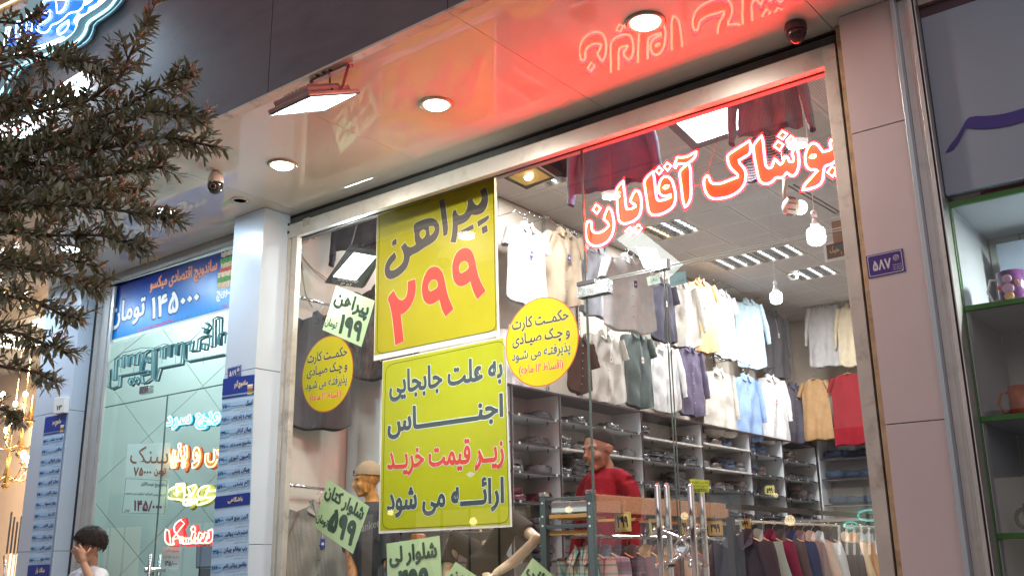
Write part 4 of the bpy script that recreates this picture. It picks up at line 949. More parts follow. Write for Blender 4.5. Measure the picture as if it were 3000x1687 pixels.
# ================================================================== garments
def cloth(name, c=(.3,.3,.3), rough=.85): return mat('cloth_'+name, c, rough, var=.07, vs=14, bump=.35, bs=130, spec=.25)
HANG = {}
def garment(name, label, cat, loc, rot, kind, m, H=.74, W=.24, seed=0, group=None, tagc=None, hanger='wood', spread=.42, buttons=True, collar_m=None, tilt=0):
    W = W*.82
    """shirt on a hanger; local frame: x width, z up from collar (0), front towards -y"""
    rr = random.Random(seed); sd = rr.random()*90
    t = thing(name, label, cat, loc, rot, group)
    L = t
    long_ = 'long' in kind; tee = 'tee' in kind; A = .024+.014*rr.random(); k1 = rr.uniform(6,9)
    def hw(v): return W*(.86+.14*min(1, v/.22)) * (1-.05*math.sin(math.pi*min(1, v*1.2))) * (1+.05*v)
    def ztop(u): au = abs(u); return -.012-.10*max(0, au-.25)**1.15 if au > .25 else -.012
    def zbot(u, fr): return -H+(0 if tee else .055*abs(u)**3)-(0.012 if not fr else 0)+.008*math.sin(u*5+sd)
    def surf(u, v, s):
        zt_ = ztop(u)-(.045*(1-min(1, abs(u)/.25)**2) if s < 0 and abs(u) < .25 else 0)
        z = zt_+(zbot(u, s < 0)-zt_)*v; x = u*hw(v)
        th = .045*(1-abs(u)**2.6)+.004
        f = A*math.sin(u*k1+sd+v*2.2)*(v**.8)+.6*A*noise.noise(Vector((u*3.1, v*4.2+sd, s)))*2+.004*noise.noise(Vector((u*11, v*12, sd)))
        f += .012*math.exp(-((abs(u)-.82+v*.35)/.10)**2)*(1-v)*math.sin(v*22+sd)
        x += .010*noise.noise(Vector((sd, v*6, u)))*v
        return Vector((x, s*(th*(1-.35*v))+f*.8*(1-abs(u)**6), z))
    b = B(); n1_, n2_ = 20, 20
    b.grid(lambda u, v: surf(2*u-1, v, -1), n1_, n2_); b.grid(lambda u, v: surf(1-2*u, v, 1), n1_, n2_)
    obj('body', b, m, t, smooth=True, local=True)
    # sleeves
    for s in (-1, 1):
        sh_ = Vector((s*W*.78, 0, -.062)); ln = .56 if long_ else .235
        dirv = Vector((s*(spread if not long_ else spread*.40), rr.uniform(-.06,.02), -1)).normalized()
        pts = []; rs = []
        nn = 12 if long_ else 7
        for i in range(nn+1):
            q = i/nn; bend = Vector((s*.02*math.sin(q*3), -.012*math.sin(q*5+sd), 0)) if long_ else Vector((0,0,0))
            pts.append(sh_+dirv*ln*q+bend); rs.append((.078 if not long_ else .084)*(1-.22*q if not long_ else 1-.48*q)+.004*math.sin(q*17+sd))
        sb = B(); sb.tube(pts, rs, 14, cap=False, flat=.55)
        sb.v = [Vector((p.x, p.y*1, p.z))+Vector((0,.007*noise.noise(Vector((p.x*30, p.z*22, sd))),.0)) for p in sb.v]
        e = pts[-1]-dirv*.004
        obj('sleeve', sb, m, t, smooth=True, local=True)
        if long_: obj('cuff', B().tube([pts[-1]-dirv*.004, pts[-1]+dirv*.055], [.042,.043], 14, cap=False, flat=.5), m, t, smooth=True, local=True)
        else: obj('sleeve_hem', B().tube([pts[-1]-dirv*.004, pts[-1]+dirv*.004], [rs[-1]+.003]*2, 14, cap=False, flat=.56), m, t, smooth=True, local=True)
    cm = collar_m or m
    if tee:
        obj('neckband', B().tube([(.075*math.cos(a), .038*math.sin(a)-.005, -.012-.035*max(0,-math.sin(a))) for a in [2*math.pi*k/18 for k in range(18)]], .007, 6, closed=True), cm, t, smooth=True, local=True)
    else:
        # stand, folded collar leaves
        def cs(u, v):
            a = math.pi*(-.5+.16)+u*math.pi*(2-.32); return Vector((.066*math.sin(a+math.pi/2+0)*1 if 0 else .066*math.cos(a), .040*math.sin(a), -.030+.045*v))
        obj('collar_stand', B().grid(cs, 20, 2), cm, t, smooth=True, local=True)
        for s in (-1, 1):
            P = [Vector((s*.010,-.066,-.016)), Vector((s*.040,-.082,-.098)), Vector((s*.102,-.062,-.062)), Vector((s*.080,-.006,.020)), Vector((s*.056,-.044,.030))]
            lf = B().add([p for p in P]+[p+Vector((0,.008,0)) for p in P], [(0,1,2,3,4),(9,8,7,6,5)]+[(i,(i+1)%5,5+(i+1)%5,5+i) for i in range(5)])
            obj('collar_leaf', lf, cm, t, local=True, bevel=.002)
        obj('collar_back', B().grid(lambda u, v: Vector((.078*math.cos(math.pi*u), .036*math.sin(math.pi*u)+.010*v, .014-.045*v)), 14, 2), cm, t, smooth=True, local=True)
        pk = B().grid(lambda u, v: surf((u-.5)*.11+.02, v*(1 if 'polo' not in kind else .26), -1)+Vector((0,-.0045,0)), 2, 18); obj('placket', pk, cm, t, smooth=True, local=True)
        if buttons:
            for k in range(6 if 'polo' not in kind else 2):
                p = surf(.02, .06+.15*k, -1); obj('button', B().lathe([(.0055,0),(.0055,.002),(.002,.003)], p+Vector((0,-.005,0)), 8, (0,-1,0)), tagc and m_inkb or m_plast, t, local=True)
        if 'pocket' in kind: obj('pocket', B().grid(lambda u, v: surf(.28+.34*u, .24+.17*v, -1)+Vector((0,-.004,0)), 4, 4), m, t, smooth=True, local=True)
    if tagc:
        p = surf(.12, .30, -1)+Vector((0,-.014,0)); obj('price_tag', B().box(p.x-.020, p.x+.020, p.y-.002, p.y, p.z-.075, p.z), tagc, t, local=True)
        obj('tag_print', B().box(p.x-.010, p.x+.010, p.y-.003, p.y-.0022, p.z-.050, p.z-.030), m_plast if tagc is not m_white else m_inkr, t, local=True)
        obj('tag_string', B().tube([p+Vector((0,0,0)), surf(.03,.06,-1)+Vector((0,-.008,0))], .0012, 4), m_plast, t, local=True)
    # hanger is a thing of its own
    key = hanger
    if key not in HANG:
        mm = {'wood': mat('hanger_wood', (.50,.30,.13), .4, var=.15, vs=9), 'red': mat('hanger_red', (.45,.06,.03), .3), 'dark': mat('hanger_dark', (.06,.035,.025), .4)}[hanger]
        h = thing('clothes_hanger', 'x', 'hanger', (0,0,0))
        pts = [(W*.72*math.copysign(1,x)*abs(x), 0, -.005-.085*abs(x)**1.4) for x in [i/7 for i in range(-7,8)]]
        obj('hanger_bar', B().tube(pts, [.007+.010*(1-abs(i/7)) for i in range(-7,8)], 8, flat=.5), mm, h, smooth=True, local=True)
        hk = [(0,0,.005),(0,0,.045)]+[(.020*math.sin(a)*1, 0, .068-.020*math.cos(a)+.003) for a in [math.pi*k/8 for k in range(1,13)]]
        obj('hook', B().tube(hk, .0022, 6), m_chrome, h, smooth=True, local=True); HANG[key] = h; hh = h
        hh.location = loc; hh.rotation_euler = rot
    else: hh = dup(HANG[key], loc, rot)
    hh['label'] = ('%s hanger holding the %s' % ({'wood':'wooden','red':'red topped','dark':'dark brown'}[hanger], ' '.join(label.replace(' hanging',' ').replace(' hung',' ').split()[:12]))); hh['group'] = 'hangers on the shop wall'
    return t
m_tagp, m_tagw = mat('tag_purple', (.10,.06,.20), .5), m_white
wc, bc, gb, ch = cloth('white', (.78,.77,.76)), cloth('beige', (.55,.44,.31)), cloth('greyblue', (.46,.47,.52)), cloth('charcoal', (.045,.042,.06))
lb, mu_, lg, sky_ = cloth('lightbeige', (.56,.52,.46)), cloth('mustard', (.50,.30,.14)), cloth('lightgrey', (.52,.50,.49)), cloth('paleblue', (.46,.60,.66))
dg, gg, pg_, br = cloth('darkgrey', (.085,.08,.09)), cloth('greygreen', (.10,.125,.12)), cloth('purplegrey', (.12,.10,.155)), cloth('brown', (.10,.055,.04))
bl, sl, rd, cr_ = cloth('blue', (.26,.38,.62)), cloth('slate', (.12,.115,.16)), cloth('red', (.28,.012,.022)), cloth('cream', (.70,.60,.42))
XS = WX+.30
def wallshirt(px, py, pb, m, kind, label, W=.24, tagc=None, rz=90, X=XS, hanger='wood', back=False, seed=0, tilt=0, Hk=1.0, group='shirts hung on the shop walls', **kw):
    p = onX(px, py, X) if not back else onY(px, py, BACK-.75)
    pe = onX(px, pb, X) if not back else onY(px, pb, BACK-.75)
    H = (p.z-pe.z)*Hk
    cat = 'shirt'
    return garment('hanging_shirt', label, cat, p, (rad(tilt), 0, rad(rz if not back else rz-90)), kind, m, H, W*min(1.1, max(.75, H/.74)), seed, group, tagc, hanger, **kw)
ws = wallshirt
ws(1541, 660, 893, wc, 'short', 'white short sleeved shirt hanging right of the yellow poster, top row', .30, m_tagp, 78, seed=1)
ws(1647, 676, 893, bc, 'short', 'beige short sleeved shirt hanging in the top row beside the white one', .30, m_tagp, 74, seed=2)
ws(1742, 728, 925, gb, 'short pocket', 'grey blue short sleeved shirt hanging behind the pivot fitting, top row', .29, None, 74, seed=3)
ws(1838, 752, 968, wc, 'short', 'large bright white shirt with a purple tag hanging left of the door seam', .37, m_tagp, 70, X=-5.1, seed=4)
ws(1937, 822, 1000, ch, 'short', 'charcoal shirt with a white tag hanging behind the door seam', .28, m_tagw, 80, seed=5)
ws(1995, 832, 1014, lb, 'long pocket', 'pale beige shirt hanging edge on right of the door seam', .26, None, 52, seed=6)
ws(2048, 822, 1028, mu_, 'short', 'mustard yellow shirt hanging in the top row', .30, m_tagp, 66, seed=7)
ws(2114, 856, 1048, lg, 'short', 'light grey shirt with a white tag hanging in the top row', .31, m_tagw, 82, seed=8)
ws(2190, 880, 1075, sky_, 'long', 'pale blue shirt hanging edge on in the top row', .27, None, 58, seed=9)
ws(2262, 915, 1102, dg, 'long', 'dark grey shirt with a white tag, furthest of the top row', .36, m_tagw, 76, seed=10)
ws(1768, 975, 1180, lb, 'short pocket', 'beige short sleeved shirt with a white tag hanging in the lower row', .37, m_tagw, 80, seed=11, hanger='wood')
ws(1864, 975, 1192, gg, 'short', 'grey green shirt with a white tag hanging in the lower row', .27, m_tagw, 78, seed=12)
ws(1943, 1010, 1210, wc, 'long', 'narrow white shirt hanging edge on in the lower row', .22, None, 55, seed=13, Hk=.98)
ws(2014, 1016, 1215, pg_, 'long', 'purple grey shirt hanging in the lower row', .31, None, 80, seed=14)
ws(1695, 990, 1150, br, 'short', 'dark brown shirt hanging behind the round sticker', .25, None, 75, seed=15, X=-5.3)
ws(1508, 960, 1135, wc, 'short', 'white shirt partly hidden between the posters and the round sticker', .30, None, 80, seed=16)
ws(2100, 1083, 1278, lb, 'long', 'pale beige long sleeved shirt hanging in the lower row above the shelves', .36, None, 76, seed=17)
ws(2180, 1100, 1290, bl, 'long', 'sky blue long sleeved shirt hanging in the lower row', .33, None, 72, seed=18)
ws(2253, 1102, 1298, wc, 'long', 'white long sleeved shirt hanging beside the slate shirt', .34, m_tagw, 66, seed=19)
ws(2321, 1126, 1295, sl, 'long', 'slate grey long sleeved shirt near the back corner', .38, None, 72, seed=20)
ws(2384, 1108, 1288, mu_, 'tee', 'mustard crew neck top hanging in the back corner', .24, None, 100, seed=21, back=True)
ws(2482, 1092, 1302, rd, 'tee', 'red crew neck top hanging on the back wall by the window frame', .31, None, 95, seed=22, back=True)
ws(2408, 890, 1076, lg, 'long pocket', 'light grey long sleeved shirt high on the back wall', .29, None, 98, seed=23, back=True)
ws(2492, 892, 1074, cr_, 'long', 'cream shirt high on the back wall half behind the window frame', .27, None, 100, seed=24, back=True)
# slotted uprights and wavy hooks rails behind the shirts
for k, px in enumerate((1594,1687,1772,2067,2140,2420)):
    p = onX(px, 700, WX+.02)
    if p.y > BACK-.1: continue
    t = thing('slotted_upright', 'grey slotted wall upright %s' % ['beside the white shirt','beside the beige shirt','behind the large white shirt','beside the mustard shirt','beside the pale blue shirt','x'][k], 'wall upright', (p.x,p.y,2.8), group='slotted uprights on the left wall')
    obj('channel', B().box(WX+.014, WX+.034, p.y-.02, p.y+.02, 2.8, CEIL-.05), m_alud, t)
    bb = B()
    for q in range(36): bb.box(WX+.0345, WX+.036, p.y-.006, p.y+.006, 2.85+q*.05, 2.88+q*.05)
    obj('slots', bb, m_black, t, kind='stuff')
for k, (pa, pb_) in enumerate((((1500,622),(1600,640)),((1600,640),(1690,690)),((2075,818),(2140,840)),((2140,842),(2240,880)),((2050,1040),(2140,1060)),((2140,1056),(2280,1080)))):
    a, b_ = onX(*pa, WX+.30), onX(*pb_, WX+.30); t = thing('waterfall_hook', 'wavy chrome hanging arm number of the %s' % ['top row over the white shirt','top row over the beige shirt','top row over the mustard shirt','top row over the pale blue shirt','lower row over the beige shirt','lower row over the sky blue shirt'][k], 'hanging arm', a, group='wavy chrome hanging arms')
    t['label'] = t['label'].replace('number of the ', 'of the ')
    pts = [a.lerp(b_, q/14)+Vector((0,0,.02*math.sin(q*1.1))) for q in range(15)]; obj('arm', B().tube(pts, .006, 6), m_steel, t, smooth=True)
    for q in range(1,14,2): obj('stud', B().ball(pts[q]+Vector((0,0,.012)), .010, 8, 6), m_chrome, t, smooth=True)
    obj('bracket', B().tube([pts[0], Vector((WX+.02,pts[0].y,pts[0].z))], .006, 6), m_steel, t)
# left window display: chrome rails with dark shirts
m_pin = stripes('pinstripe_cloth', (.2,.19,.18), [(0,(.17,.155,.14)),(.72,(.52,.49,.43))], 'X', 105)
def rail_rod(label, pa, pb_, X):
    a = onX(*pa, X); b_ = onX(*pb_, X); t = thing('chrome_rail', label, 'hanging rail', a, group='chrome rails in the left window')
    obj('rod', B().tube([a, a+(b_-a)*1.0], .013, 12), m_chrome, t, smooth=True); obj('ball_end', B().ball(a, .022, 14, 8), m_chrome, t, smooth=True)
    obj('collar', B().tube([a+(b_-a).normalized()*.05, a+(b_-a).normalized()*.07], .018, 12), m_chrome, t, smooth=True)
    obj('wall_mount', B().tube([a, Vector((WX+.015, a.y, a.z))], .008, 8), m_chrome, t); return a, b_
Xr = WX+.14
rail_rod('upper chrome rail left of the ۱۹۹ card', (871,870), (968,894), Xr); rail_rod('lower chrome rail left of the ۵۹۹ card', (848,1420), (955,1433), Xr)
garment('hanging_shirt', 'black shirt hanging behind the left round sticker in the window', 'shirt', onX(944,925,Xr+.05), (0,0,rad(66)), 'short', dg, onX(944,925,Xr).z-onX(944,1255,Xr).z, .32, 31, 'shirts hung in the left window', None, 'red')
garment('hanging_shirt', 'grey pinstriped short sleeved shirt with a blue tag behind the ۵۹۹ card', 'shirt', onX(935,1475,Xr+.05), (0,0,rad(62)), 'short', m_pin, .80, .31, 32, 'shirts hung in the left window', mat('tag_blue', (.03,.04,.22), .5), 'red')
m_tex = mat('cloth_dark_weave', (.075,.07,.07), .8, var=.5, vs=60, stretch=(1,1,.2))
garment('hanging_shirt', 'dark textured jacket hanging behind the ۱۹۹ card and the poster edge', 'jacket', onY(1120,845,5.6), (0,0,rad(40)), 'long', m_tex, .78, .32, 33, 'shirts hung in the left window', None, 'dark')
garment('hanging_shirt', 'black sweater hanging above the SHAFFAF floodlight', 'sweater', onY(1082,560,5.5), (0,0,rad(30)), 'tee long', ch, .52, .34, 34, 'shirts hung in the left window', None, 'dark')
garment('hanging_shirt', 'purple sweatshirt hanging high behind the neon letters', 'sweatshirt', onY(1790,315,5.35), (0,0,rad(12)), 'tee long', cloth('lavender', (.14,.20,.36)), onY(1790,315,5.35).z-onY(1800,545,5.35).z, .36, 35, 'shirts hung in the left window', None, 'dark')
m_knit = stripes('knit_grey', (.4,.4,.42), [(0,(.13,.21,.27)),(.6,(.24,.36,.45))], 'X', 120)
garment('hanging_shirt', 'grey ribbed sweater hanging high beside the square LED light', 'sweater', onY(2235,130,5.6), (0,0,rad(15)), 'tee long', m_knit, .62, .24, 36, 'shirts hung in the left window', None, 'dark')
garment('hanging_shirt', 'black folded trousers hanging right of the warm floodlight', 'trousers', onY(1655,395,5.5), (0,0,rad(10)), 'tee', ch, .30, .17, 38, 'shirts hung in the left window', None, 'dark')
m_wav = stripes('knit_striped', (.3,.3,.34), [(0,(.10,.09,.11)),(.5,(.40,.40,.44))], 'Z', 42)
garment('hanging_shirt', 'striped dark sweater hanging below the square LED light', 'sweater', onZ(2115,300,4.45)+Vector((0,.75,-.0)), (0,0,rad(10)), 'tee', m_wav, .40, .22, 37, 'shirts hung in the left window', None, 'dark')

# ------------------------------------------------------------------ racks of shirts
m_rackf = mat('rack_teal_plastic', (.055,.085,.095), .35, spec=.5, dirt=.2, ds=6)
YRK = 5.0
xp0, xp1 = onY(1594,1460,YRK).x, onY(1731,1460,YRK).x; zr = onY(1660,1449,YRK).z
t = thing('clothes_rack', 'dark teal framed clothes rack with a wooden beam behind the posters', 'clothes rack', ((xp0+xp1)/2, 6, .16))
for x in (xp0, xp1):
    obj('post', B().box(x-.022, x+.022, YRK-.02, YRK+.02, .17, zr-.004), m_rackf, t, bevel=.003); obj('post', B().box(x-.022, x+.022, 7.35, 7.39, .17, zr-.004), m_rackf, t, bevel=.003)
    obj('corner_cap', B().box(x-.025, x+.025, YRK-.024, YRK+.022, zr-.003, zr+.022), m_steel, t, bevel=.004)
def zpx(py, px=1660): return onY(px, py, YRK).z
for nm, ya, yb, m in (('top_bar', 1455, 1463, m_rackf), ('cross_bar', 1535, 1546, m_rackf), ('plank', 1505, 1516, mat('plank_orange', (.50,.27,.08), .5, var=.15, vs=8)), ('plank', 1552, 1566, mat('plank_orange'))):
    obj(nm, B().box(xp0+.023, xp1-.023, YRK-.015+(.03 if nm == 'plank' else 0), YRK+.015+(.03 if nm == 'plank' else 0), zpx(yb), zpx(ya)), m, t, bevel=.002)
for x in (xp0, xp1):
    for py in (1474, 1513, 1540): obj('rivet', B().lathe([(.007,0),(.007,.003),(.003,.004)], (x, YRK-.02, zpx(py,1730 if x == xp1 else 1594)), 10, (0,-1,0)), m_plast, t)
zb_t, zb_b = onX(1754,1448,xp1).z, onX(1754,1500,xp1).z
obj('wooden_beam', B().box(xp1-.02, xp1+.02, YRK+.03, onX(2126,1482,xp1).y, zb_b, zb_t), m_wood, t, bevel=.002)
obj('hanging_rail', B().tube([((xp0+xp1)/2,YRK+.03,zpx(1570)),((xp0+xp1)/2,7.37,zpx(1570))], .012, 10), m_chrome, t)
for k in range(5): obj('shelf_slat', B().box(xp0+.03, xp1-.03, YRK+.1+.45*k, YRK+.2+.45*k, zpx(1515)-.01, zpx(1515)+.006), mat('plank_orange'), t)
for k, (u0, u1) in enumerate(((.02,.49),(.51,.98))):
    x0_, x1_ = xp0+.025+(xp1-xp0-.05)*u0, xp0+.025+(xp1-xp0-.05)*u1
    o = obj('paper_box', B().box(x0_, x1_, YRK+.03, YRK+.32, zpx(1500)+.002, zpx(1467)), mat('box_pale_blue', (.60,.72,.74), .5), None, bevel=.003); setp(o, 'pale blue white box on the rack, %s of the two' % ['left','right'][k], 'box', 'pale boxes on the teal rack')
plaid1 = stripes('plaid_multi', (.5,.5,.5), [(0,(.66,.62,.55)),(.18,(.14,.24,.38)),(.28,(.68,.60,.52)),(.45,(.42,.09,.08)),(.52,(.60,.58,.50)),(.78,(.18,.42,.45)),(.88,(.66,.62,.56))], 'XZ', 8)
plaid2 = stripes('stripe_lilac', (.4,.4,.5), [(0,(.16,.15,.20)),(.3,(.30,.26,.33)),(.5,(.55,.46,.52)),(.62,(.17,.30,.34)),(.8,(.20,.18,.24))], 'Z', 9)
plaid3 = stripes('check_dark', (.2,.2,.25), [(0,(.10,.10,.14)),(.5,(.24,.22,.26)),(.9,(.45,.36,.34))], 'XZ', 14)
rackm = [(plaid1,'multicoloured plaid'),(plaid2,'lilac and teal striped'),(plaid3,'dark checked'),(cloth('taupe',(.22,.19,.21)),'taupe'),(cloth('tan2',(.42,.27,.13)),'tan'),(cloth('mocha',(.19,.13,.11)),'mocha'),(bc,'beige'),(cloth('grey3',(.25,.24,.24)),'grey'),(cloth('khaki',(.33,.27,.19)),'khaki')]
xc_ = (xp0+xp1)/2+.02; zrl = zpx(1570)
place = ['nearest the glass','second from the glass','third from the glass','fourth from the glass','fifth from the glass','sixth from the glass','seventh from the glass','eighth from the glass','ninth from the glass','tenth from the glass','eleventh from the glass','last']
protoS = None
def rackshirt(label, x, y, z, m, rz, H, W, group, seed, kind='long'):
    return garment('hanging_shirt', label, 'shirt', (x, y, z-.075), (0,0,rad(rz)), kind, m, H, W, seed, group, None, 'wood', buttons=False)
for k in range(12):
    m, nm = rackm[k % len(rackm)] if k < 9 else rackm[R.randrange(9)]
    rackshirt('%s shirt on the teal rack, %s' % (nm, place[k]), xc_+R.uniform(-.01,.01), YRK+.16+.16*k, zrl, m, R.uniform(-9,5), .76, .235, 'shirts on the teal rack', 60+k)
# second rack, further right
xr2 = onX(2100,1560,-2.75).x; za = 0
t = thing('clothes_rack', 'dark clothes rack of many shirts behind the door handles', 'clothes rack', (-2.75, 6.9, .16))
z2 = onX(2100,1532,-2.75).z+.02
obj('hanging_rail', B().tube([(-2.75,5.6,z2),(-2.75,9.3,z2)], .013, 10), m_chrome, t)
for y in (5.6, 7.4, 9.3): obj('post', B().box(-2.77, -2.73, y-.02, y+.02, .17, z2+.02), m_inkb, t); obj('foot', B().box(-3.0, -2.5, y-.02, y+.02, .165, .20), m_inkb, t)
obj('top_bar', B().box(-2.775, -2.725, 5.6, 9.3, z2+.07, z2+.10), m_inkb, t)
m2 = [(ch,'black'),(cloth('mint',(.30,.44,.42)),'mint grey'),(cloth('maroon',(.16,.02,.06)),'maroon'),(dg,'dark grey'),(cloth('navy',(.03,.06,.14)),'navy'),(cloth('taupe'),'taupe'),(lb,'pale beige'),(sky_,'pale blue'),(ch,'black'),(ch,'black'),(cr_,'cream'),(mu_,'ochre'),(cloth('bluegrey',(.28,.36,.40)),'blue grey'),(cloth('bluegrey'),'blue grey'),(dg,'dark grey'),(sky_,'pale blue')]
ordn = ['first','second','third','fourth','fifth','sixth','seventh','eighth','ninth','tenth','eleventh','twelfth','thirteenth','fourteenth','fifteenth','sixteenth','seventeenth','eighteenth','nineteenth','twentieth','twenty first','twenty second']
for k in range(22):
    m, nm = m2[k % len(m2)]
    rackshirt('%s shirt on the dark rack, %s along it' % (nm, ordn[k]), -2.75+R.uniform(-.01,.01), 5.72+.165*k, z2, m, R.uniform(-8,6), .78, .235, 'shirts on the dark rack', 90+k)
# yellow price cards on the racks
def rackcard(num, px, X, label, rz=0):
    p = [onX(*q, X) for q in px]; c = sum(p, Vector())/4; wv = .085*(1 if X < -3 else .9); hv = (p[0].z-p[3].z)/2
    d_ = depth_at((px[0][0]+px[2][0])/2, (px[0][1]+px[2][1])/2, (c-Vector((0,0,CAMZ))).dot(CF)); s_ = (c-Vector((0,0,CAMZ))).dot(CF)/FPX
    hw_ = (px[1][0]-px[0][0])/2*s_*1.12; hv = (px[3][1]-px[0][1])/2*s_
    u_ = Vector((math.cos(rad(rz)), math.sin(rad(rz)), 0)); t = thing('price_card', label, 'price card', c, group='yellow number cards on the racks')
    q = [c-u_*hw_+Vector((0,0,hv)), c+u_*hw_+Vector((0,0,hv)), c+u_*hw_-Vector((0,0,hv)), c-u_*hw_-Vector((0,0,hv))]; n_ = u_.cross(Vector((0,0,1)))
    obj('card', B().slab(q, -n_*.003), mat('card_yellow', (.58,.52,.17), .5), t)
    b = B()
    for i in range(4): a, b2 = bil(q,.04,.96) if 0 else q[i], q[(i+1)%4]; aa = a.lerp(c,.10); bb2 = b2.lerp(c,.10); b.add([aa, bb2, b2.lerp(c,.13), a.lerp(c,.13)], [(0,1,2,3)])
    b.v = [v+n_*.001 for v in b.v]; obj('border_line', b, m_inkb, t)
    obj('numeral', letters(B(), num, [bil(q,u,v)+n_*.0015 for u, v in ((.17,.82),(.83,.82),(.83,.18),(.17,.18))], .04), m_inkb, t)
    obj('clip', B().tube([c+Vector((0,0,hv)), c+Vector((0,0,hv+.04))], .003, 5), m_steel, t)
rc = rackcard
rc('۲۹۹', ((1799,1500),(1849,1500),(1849,1555),(1799,1555)), xp1+.03, 'yellow ۲۹۹ card on the wooden beam of the rack')
rc('۳۹۹', ((1901,1518),(1944,1518),(1944,1565),(1901,1565)), xp1+.03, 'yellow ۳۹۹ card on the beam left of the door handles')
rc('۳۹۹', ((1991,1518),(2016,1518),(2016,1567),(1991,1567)), xp1+.03, 'yellow ۳۹۹ card between the door handle tubes')
rc('۳۹۹', ((2075,1525),(2116,1525),(2116,1567),(2075,1567)), xp1+.03, 'yellow ۳۹۹ card right of the door handles')
rc('۷۹۹', ((2167,1518),(2197,1518),(2197,1549),(2167,1549)), -2.74, 'yellow ۷۹۹ card at the dark rack')
rc('۵۹۹', ((2241,1422),(2268,1422),(2268,1449),(2241,1449)), XF+.02, 'yellow ۵۹۹ card on the wall shelves')

# ================================================================== people and mannequins
def organic(name, b, m, parent, voxel=.008, smooth=3, label=None, deci=None):
    """fuse overlapping volumes into one continuous skin"""
    if parent is not None and parent.name in LOC:
        inv = LOC[parent.name].inverted(); b.v = [inv @ Vector(p) for p in b.v]
    me = b.mesh('t'); o = bpy.data.objects.new('t', me); COL.objects.link(o)
    md = o.modifiers.new('r', 'REMESH'); md.mode = 'VOXEL'; md.voxel_size = voxel
    sm = o.modifiers.new('s', 'SMOOTH'); sm.factor = .5; sm.iterations = smooth
    bpy.context.view_layer.update(); dg = bpy.context.evaluated_depsgraph_get()
    me2 = bpy.data.meshes.new_from_object(o.evaluated_get(dg)); bpy.data.objects.remove(o); me2.name = name
    me2.materials.clear(); me2.materials.append(m); me2.polygons.foreach_set('use_smooth', [True]*len(me2.polygons))
    return obj(name, me2, None, parent, local=True, label=label) if False else _link(name, me2, parent, label)
def _link(name, me, parent, label):
    o = bpy.data.objects.new(name, me); COL.objects.link(o)
    if parent is not None: o.parent = parent
    return setp(o, label)
def headparts(b, M, ear=True, wood=False):
    s = B()
    s.ball((0,.012,.035), 1, 22, 14, (.076,.096,.090)); s.ball((0,-.018,-.03), 1, 20, 12, (.060,.074,.082))
    s.ball((0,-.058,-.093), 1, 14, 9, (.034,.030,.024)); s.tube([(-.045,-.012,-.070),(0,-.055,-.094),(.045,-.012,-.070)], [.022,.024,.022], 10)
    s.tube([(0,-.088,.016),(0,-.103,-.010),(0,-.114,-.032)], [.008,.010,.014], 10); s.ball((.012,-.102,-.036), .0095); s.ball((-.012,-.102,-.036), .0095)
    s.tube([(-.052,-.066,.020),(-.030,-.083,.027),(0,-.087,.024),(.030,-.083,.027),(.052,-.066,.020)], [.009,.012,.010,.012,.009], 8)
    for q in (-1, 1): s.ball((q*.038,-.062,-.028), .026)
    s.tube([(-.024,-.080,-.062),(-.008,-.094,-.058),(0,-.093,-.060),(.008,-.094,-.058),(.024,-.080,-.062)], [.004,.007,.006,.007,.004], 8)
    s.tube([(-.020,-.080,-.068),(0,-.092,-.072),(.020,-.080,-.068)], [.004,.0075,.004], 8)
    if ear:
        for q in (-1, 1):
            s.tube([(q*.078,.000,-.030),(q*.086,.012,-.012),(q*.090,.018,.012),(q*.084,.004,.022),(q*.078,-.004,.008)], [.007,.008,.008,.007,.006], 8, flat=.9); s.ball((q*.078,.006,-.004), 1, 10, 8, (.008,.014,.022))
    s.xf(M); o = len(b.v); b.v += s.v; b.f += [tuple(i+o for i in f) for f in s.f]; b.m += s.m
def frame(c, fwd, upv=(0,0,1), s=1.0):
    f = Vector(fwd).normalized(); u = Vector(upv); r = (-f).cross(u).normalized(); u = r.cross(-f).normalized()  # local -y = forward
    # columns: x=right of the figure as seen from the front, y=back, z=up
    y = -f; x = y.cross(u).normalized(); u = x.cross(y)
    return Matrix.Translation(Vector(c)) @ Matrix((x, y, u)).transposed().to_4x4() @ Matrix.Scale(s, 4)
def eyes(t, M, iris=(.05,.03,.02), closed=False):
    for q in (-1, 1):
        b = B().ball((q*.031,-.0735,.004), .0125, 14, 10).xf(M); obj('eye', b, mat('eye_white', (.62,.58,.54), .2), t, smooth=True)
        b = B().ball((q*.031,-.0835,.002), .0062, 10, 6, (1,.5,1)).xf(M); obj('iris', b, mat('iris', iris, .15), t, smooth=True)
        b = B().grid(lambda u, v: Vector((q*.031+.0145*math.cos(math.pi*u), -.0735-.0140*math.sin(math.pi*u)*math.cos(v*.9), .004+.0140*math.sin(v*.9+.25))), 10, 4).xf(M); obj('eyelid', b, MATS['skin_man' if q else 'skin_man'], t, smooth=True)
        b = B().tube([(q*.014,-.089,.020),(q*.030,-.0895,.028),(q*.048,-.076,.024)], [.0045,.0060,.0035], 6).xf(M); obj('eyebrow', b, mat('hair_black', (.018,.014,.012), .55, var=.3, vs=60, bump=.6, bs=160), t, smooth=True)
m_skin = mat('skin_man', (.27,.150,.100), .6, var=.10, vs=22, bump=.12, bs=220)
m_skinb = mat('skin_boy', (.46,.27,.18), .48, var=.08, vs=22, bump=.08, bs=220)
m_hair = mat('hair_black', (.018,.014,.012), .55, var=.3, vs=60, bump=.6, bs=160)
